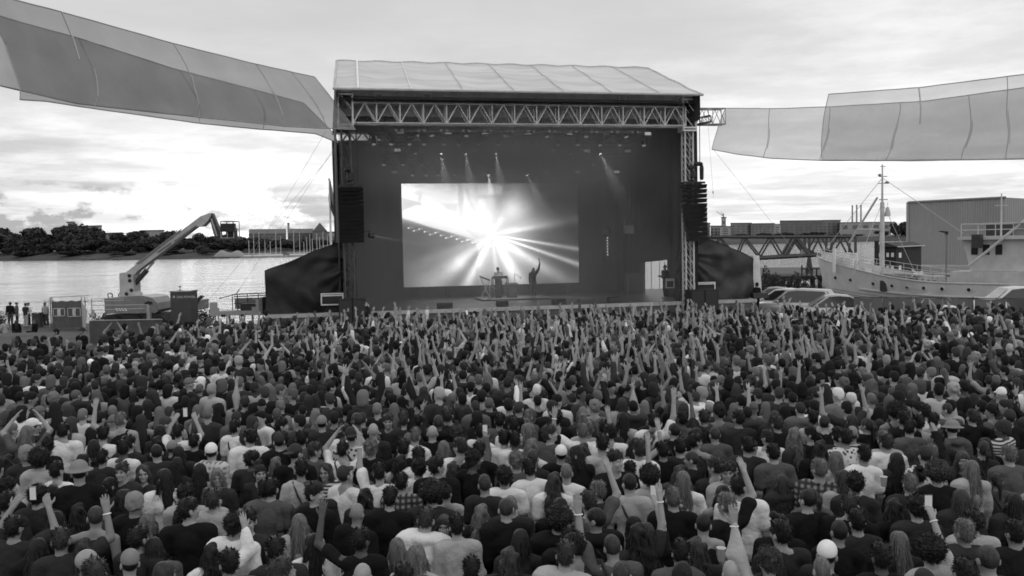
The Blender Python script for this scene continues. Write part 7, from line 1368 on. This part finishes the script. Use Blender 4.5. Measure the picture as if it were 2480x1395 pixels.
for s_ in far:
    x, y, h, hc, tcode, po = s_[:6]; cand = bypose[po]; fem = hc[0] in 'lybnt'
    c2 = [i for i in cand if (sets[i][1] in ('long', 'wavy', 'bob', 'bun')) == fem and ((sets[i][1] == 'cap') == (hc[0] in 'kKhe'))] or [i for i in cand if (sets[i][1] in ('long', 'wavy', 'bob', 'bun')) == fem] or cand
    _, hk, V, Tq, prt = sets[c2[rng.integers(len(c2))]]; k = h / 1.75; a = s_[6] + rng.normal() * .18; ca, sa = math.cos(a), math.sin(a); wd = k * (1 + rng.normal() * .05)
    P = np.empty_like(V); P[:, 0] = (V[:, 0] * ca - V[:, 1] * sa) * wd + x; P[:, 1] = (V[:, 0] * sa + V[:, 1] * ca) * wd + y; P[:, 2] = V[:, 2] * k
    lean = rng.normal() * .05; P[:, 0] += (P[:, 2] - .9).clip(0) * lean
    sv_ = SVv[tones[rng.integers(len(tones))]] * rng.uniform(.85, 1.2); hv_ = HV[hc[1]] * rng.uniform(.7, 1.4); cv_ = CV[tcode[1]] * rng.uniform(.75, 1.25)
    if hc[0] == 'd': hv_ = sv_
    col = np.array([sv_, hv_, min(.8, cv_), rng.choice([.02, .05, .09])])[prt]; VV.append(P); TT.append(Tq + n0); CC.append(col); n0 += len(V)
VV, TT, CC = np.concatenate(VV), np.concatenate(TT), np.concatenate(CC).astype(np.float32)
me = bpy.data.meshes.new('crowd'); me.vertices.add(len(VV)); me.vertices.foreach_set('co', VV.astype(np.float32).ravel()); m = len(TT); me.loops.add(m * 3); me.polygons.add(m); me.loops.foreach_set('vertex_index', TT.astype(np.int32).ravel())
me.polygons.foreach_set('loop_start', np.arange(0, m * 3, 3, dtype=np.int32)); me.polygons.foreach_set('loop_total', np.full(m, 3, np.int32)); me.polygons.foreach_set('use_smooth', np.ones(m, bool)); me.update(calc_edges=True)
ca = me.color_attributes.new('cloth', 'FLOAT_COLOR', 'POINT'); c4 = np.ones((len(CC), 4), np.float32); c4[:, :3] = CC[:, None]; ca.data.foreach_set('color', c4.ravel())
cm = bpy.data.materials.new('crowd_cloth'); cm.use_nodes = True; t = cm.node_tree; b = t.nodes['Principled BSDF']; b.inputs['Roughness'].default_value = .8; b.inputs['Specular IOR Level'].default_value = .2; a_ = t.nodes.new('ShaderNodeAttribute'); a_.attribute_name = 'cloth'; t.links.new(a_.outputs['Color'], b.inputs['Base Color']); me.materials.append(cm)
co = bpy.data.objects.new('crowd', me); COL.objects.link(co); co['kind'] = 'stuff'
print('near', len(near), 'far', len(far), 'tris', m)
# ---------------------------------------------------------------- performers, crew and the people by the water
pz = lambda px_, py_, vv: S(sp(px_, py_, vv)[0], vv, 0)
P = S(sp(1212, 700, vR + 1.5)[0], vR + 1.5, zr + .02); o = person(P, R(180), 'sD', 'tw', 'k', 'a', 1.68, 'k', None, extras='i'); tag(o, 'person in a bright white T-shirt playing behind the draped keyboard table', 'person')
P = S(sp(1292, 716, vR + .6)[0], vR + .6, zr + .02); o = person(P, R(186), 'lD', 'lk', 'm', 'b', 1.64, 'b', None, extras='i'); tag(o, 'singer in dark open top on the stage thrusting a microphone high', 'person'); J = joints('m')[0]; q = world_of(o, J[2] + J[3] * .12)
t_ = thing('microphone', 'microphone held high in the hand of the singer', 'microphone', q); MB().tube(q + Vector((.02, 0, -.10)), q + Vector((-.03, 0, .14)), .022, n=8).build('handle', black, t_); MB().ball(q + Vector((-.04, 0, .19)), .045).build('grille', dark, t_)
P = S(sp(1613, 690, 2.6)[0], 2.6, ZD + .01); o = person(P, R(120), 'kD', 'lk', 'k', 'b', 1.80, 'k'); tag(o, 'crew person in a black jacket standing in the doorway of the dark side drape', 'person')
P = S(sp(1834, 700, .8)[0], .9, ZD - .9); o = person(P, R(30), 'sD', 'tk', 'd', 'a', 1.7, 'k'); tag(o, 'person whose dark head shows at the deck end before the pale column', 'person')
WP = [(23, 738, 66, 'sD', 'lk', 'd', 20, 1.82, 'b', 0, 'person in a black jacket standing by the water, nearest the photo edge'), (39, 732, 67.5, 'kD', 'lg', 'd', -70, 1.74, 'k', 0, 'person in a dark cap and grey jacket standing sideways by the water'), (60, 732, 65, 'sD', 'td', 'k', -20, 1.80, 'p', 0, 'person in dark top and pale shorts standing by the water'),
      (67, 734, 66.5, 'sB', 'lw', 'd', 160, 1.76, 'k', 0, 'person in a white shirt half hidden behind the one in pale shorts'), (111, 735, 65.5, 'sB', 'tp', 'd', 178, 1.80, 'k', 0, 'person in a pale vest over black standing guard beside the emblem banner'), (82, 772, 58, 'sF', 'lk', 'd', 150, 1.7, 'k', 1, 'fair haired person sitting on the grass in a black jacket'), (40, 768, 57, 'lB', 'lk', 'd', 30, 1.68, 'k', 1, 'long haired person in black sitting on the grass below the standing group'),
      (12, 778, 55, 'sF', 'tp', 'k', 60, 1.75, 'b', 1, 'fair haired person in a pale T-shirt sitting at the photo edge'), (190, 800, 36.5, 'hD', 'lk', 'k', 150, 1.82, 'k', 0, 'person in a black jacket and dark bucket hat alone before the hoarding'), (134, 804, 36, 'sD', 'td', 'e', 80, 1.75, 'k', 0, 'person in a dark T-shirt looking down at the edge of the grass'), (104, 822, 34, 'sD', 'tk', 'd', -40, 1.72, 'b', 0, 'person in black with short dark hair behind the sitting groups'),
      (48, 822, 34, 'lD', 'ld', 'd', 10, 1.68, 'k', 0, 'person with long dark hair and dark long sleeves where the crowd thins'), (82, 822, 33.5, 'lD', 'lk', 'd', -5, 1.70, 'k', 0, 'person with long dark hair in black, centre of the thin crowd edge')]
for px_, py_, d_, hc, tcode, po, tu, h, trs, sit, lb in WP:
    q = at(px_, py_, d_) if d_ > 40 else onz(px_, py_, head_z(h)); o = person((q.x, q.y, ground_z(q.x, q.y)), R(tu), hc, tcode, po, 'b', h, trs, 'people by the water on the lift side', sit=bool(sit)); tag(o, lb, 'person')
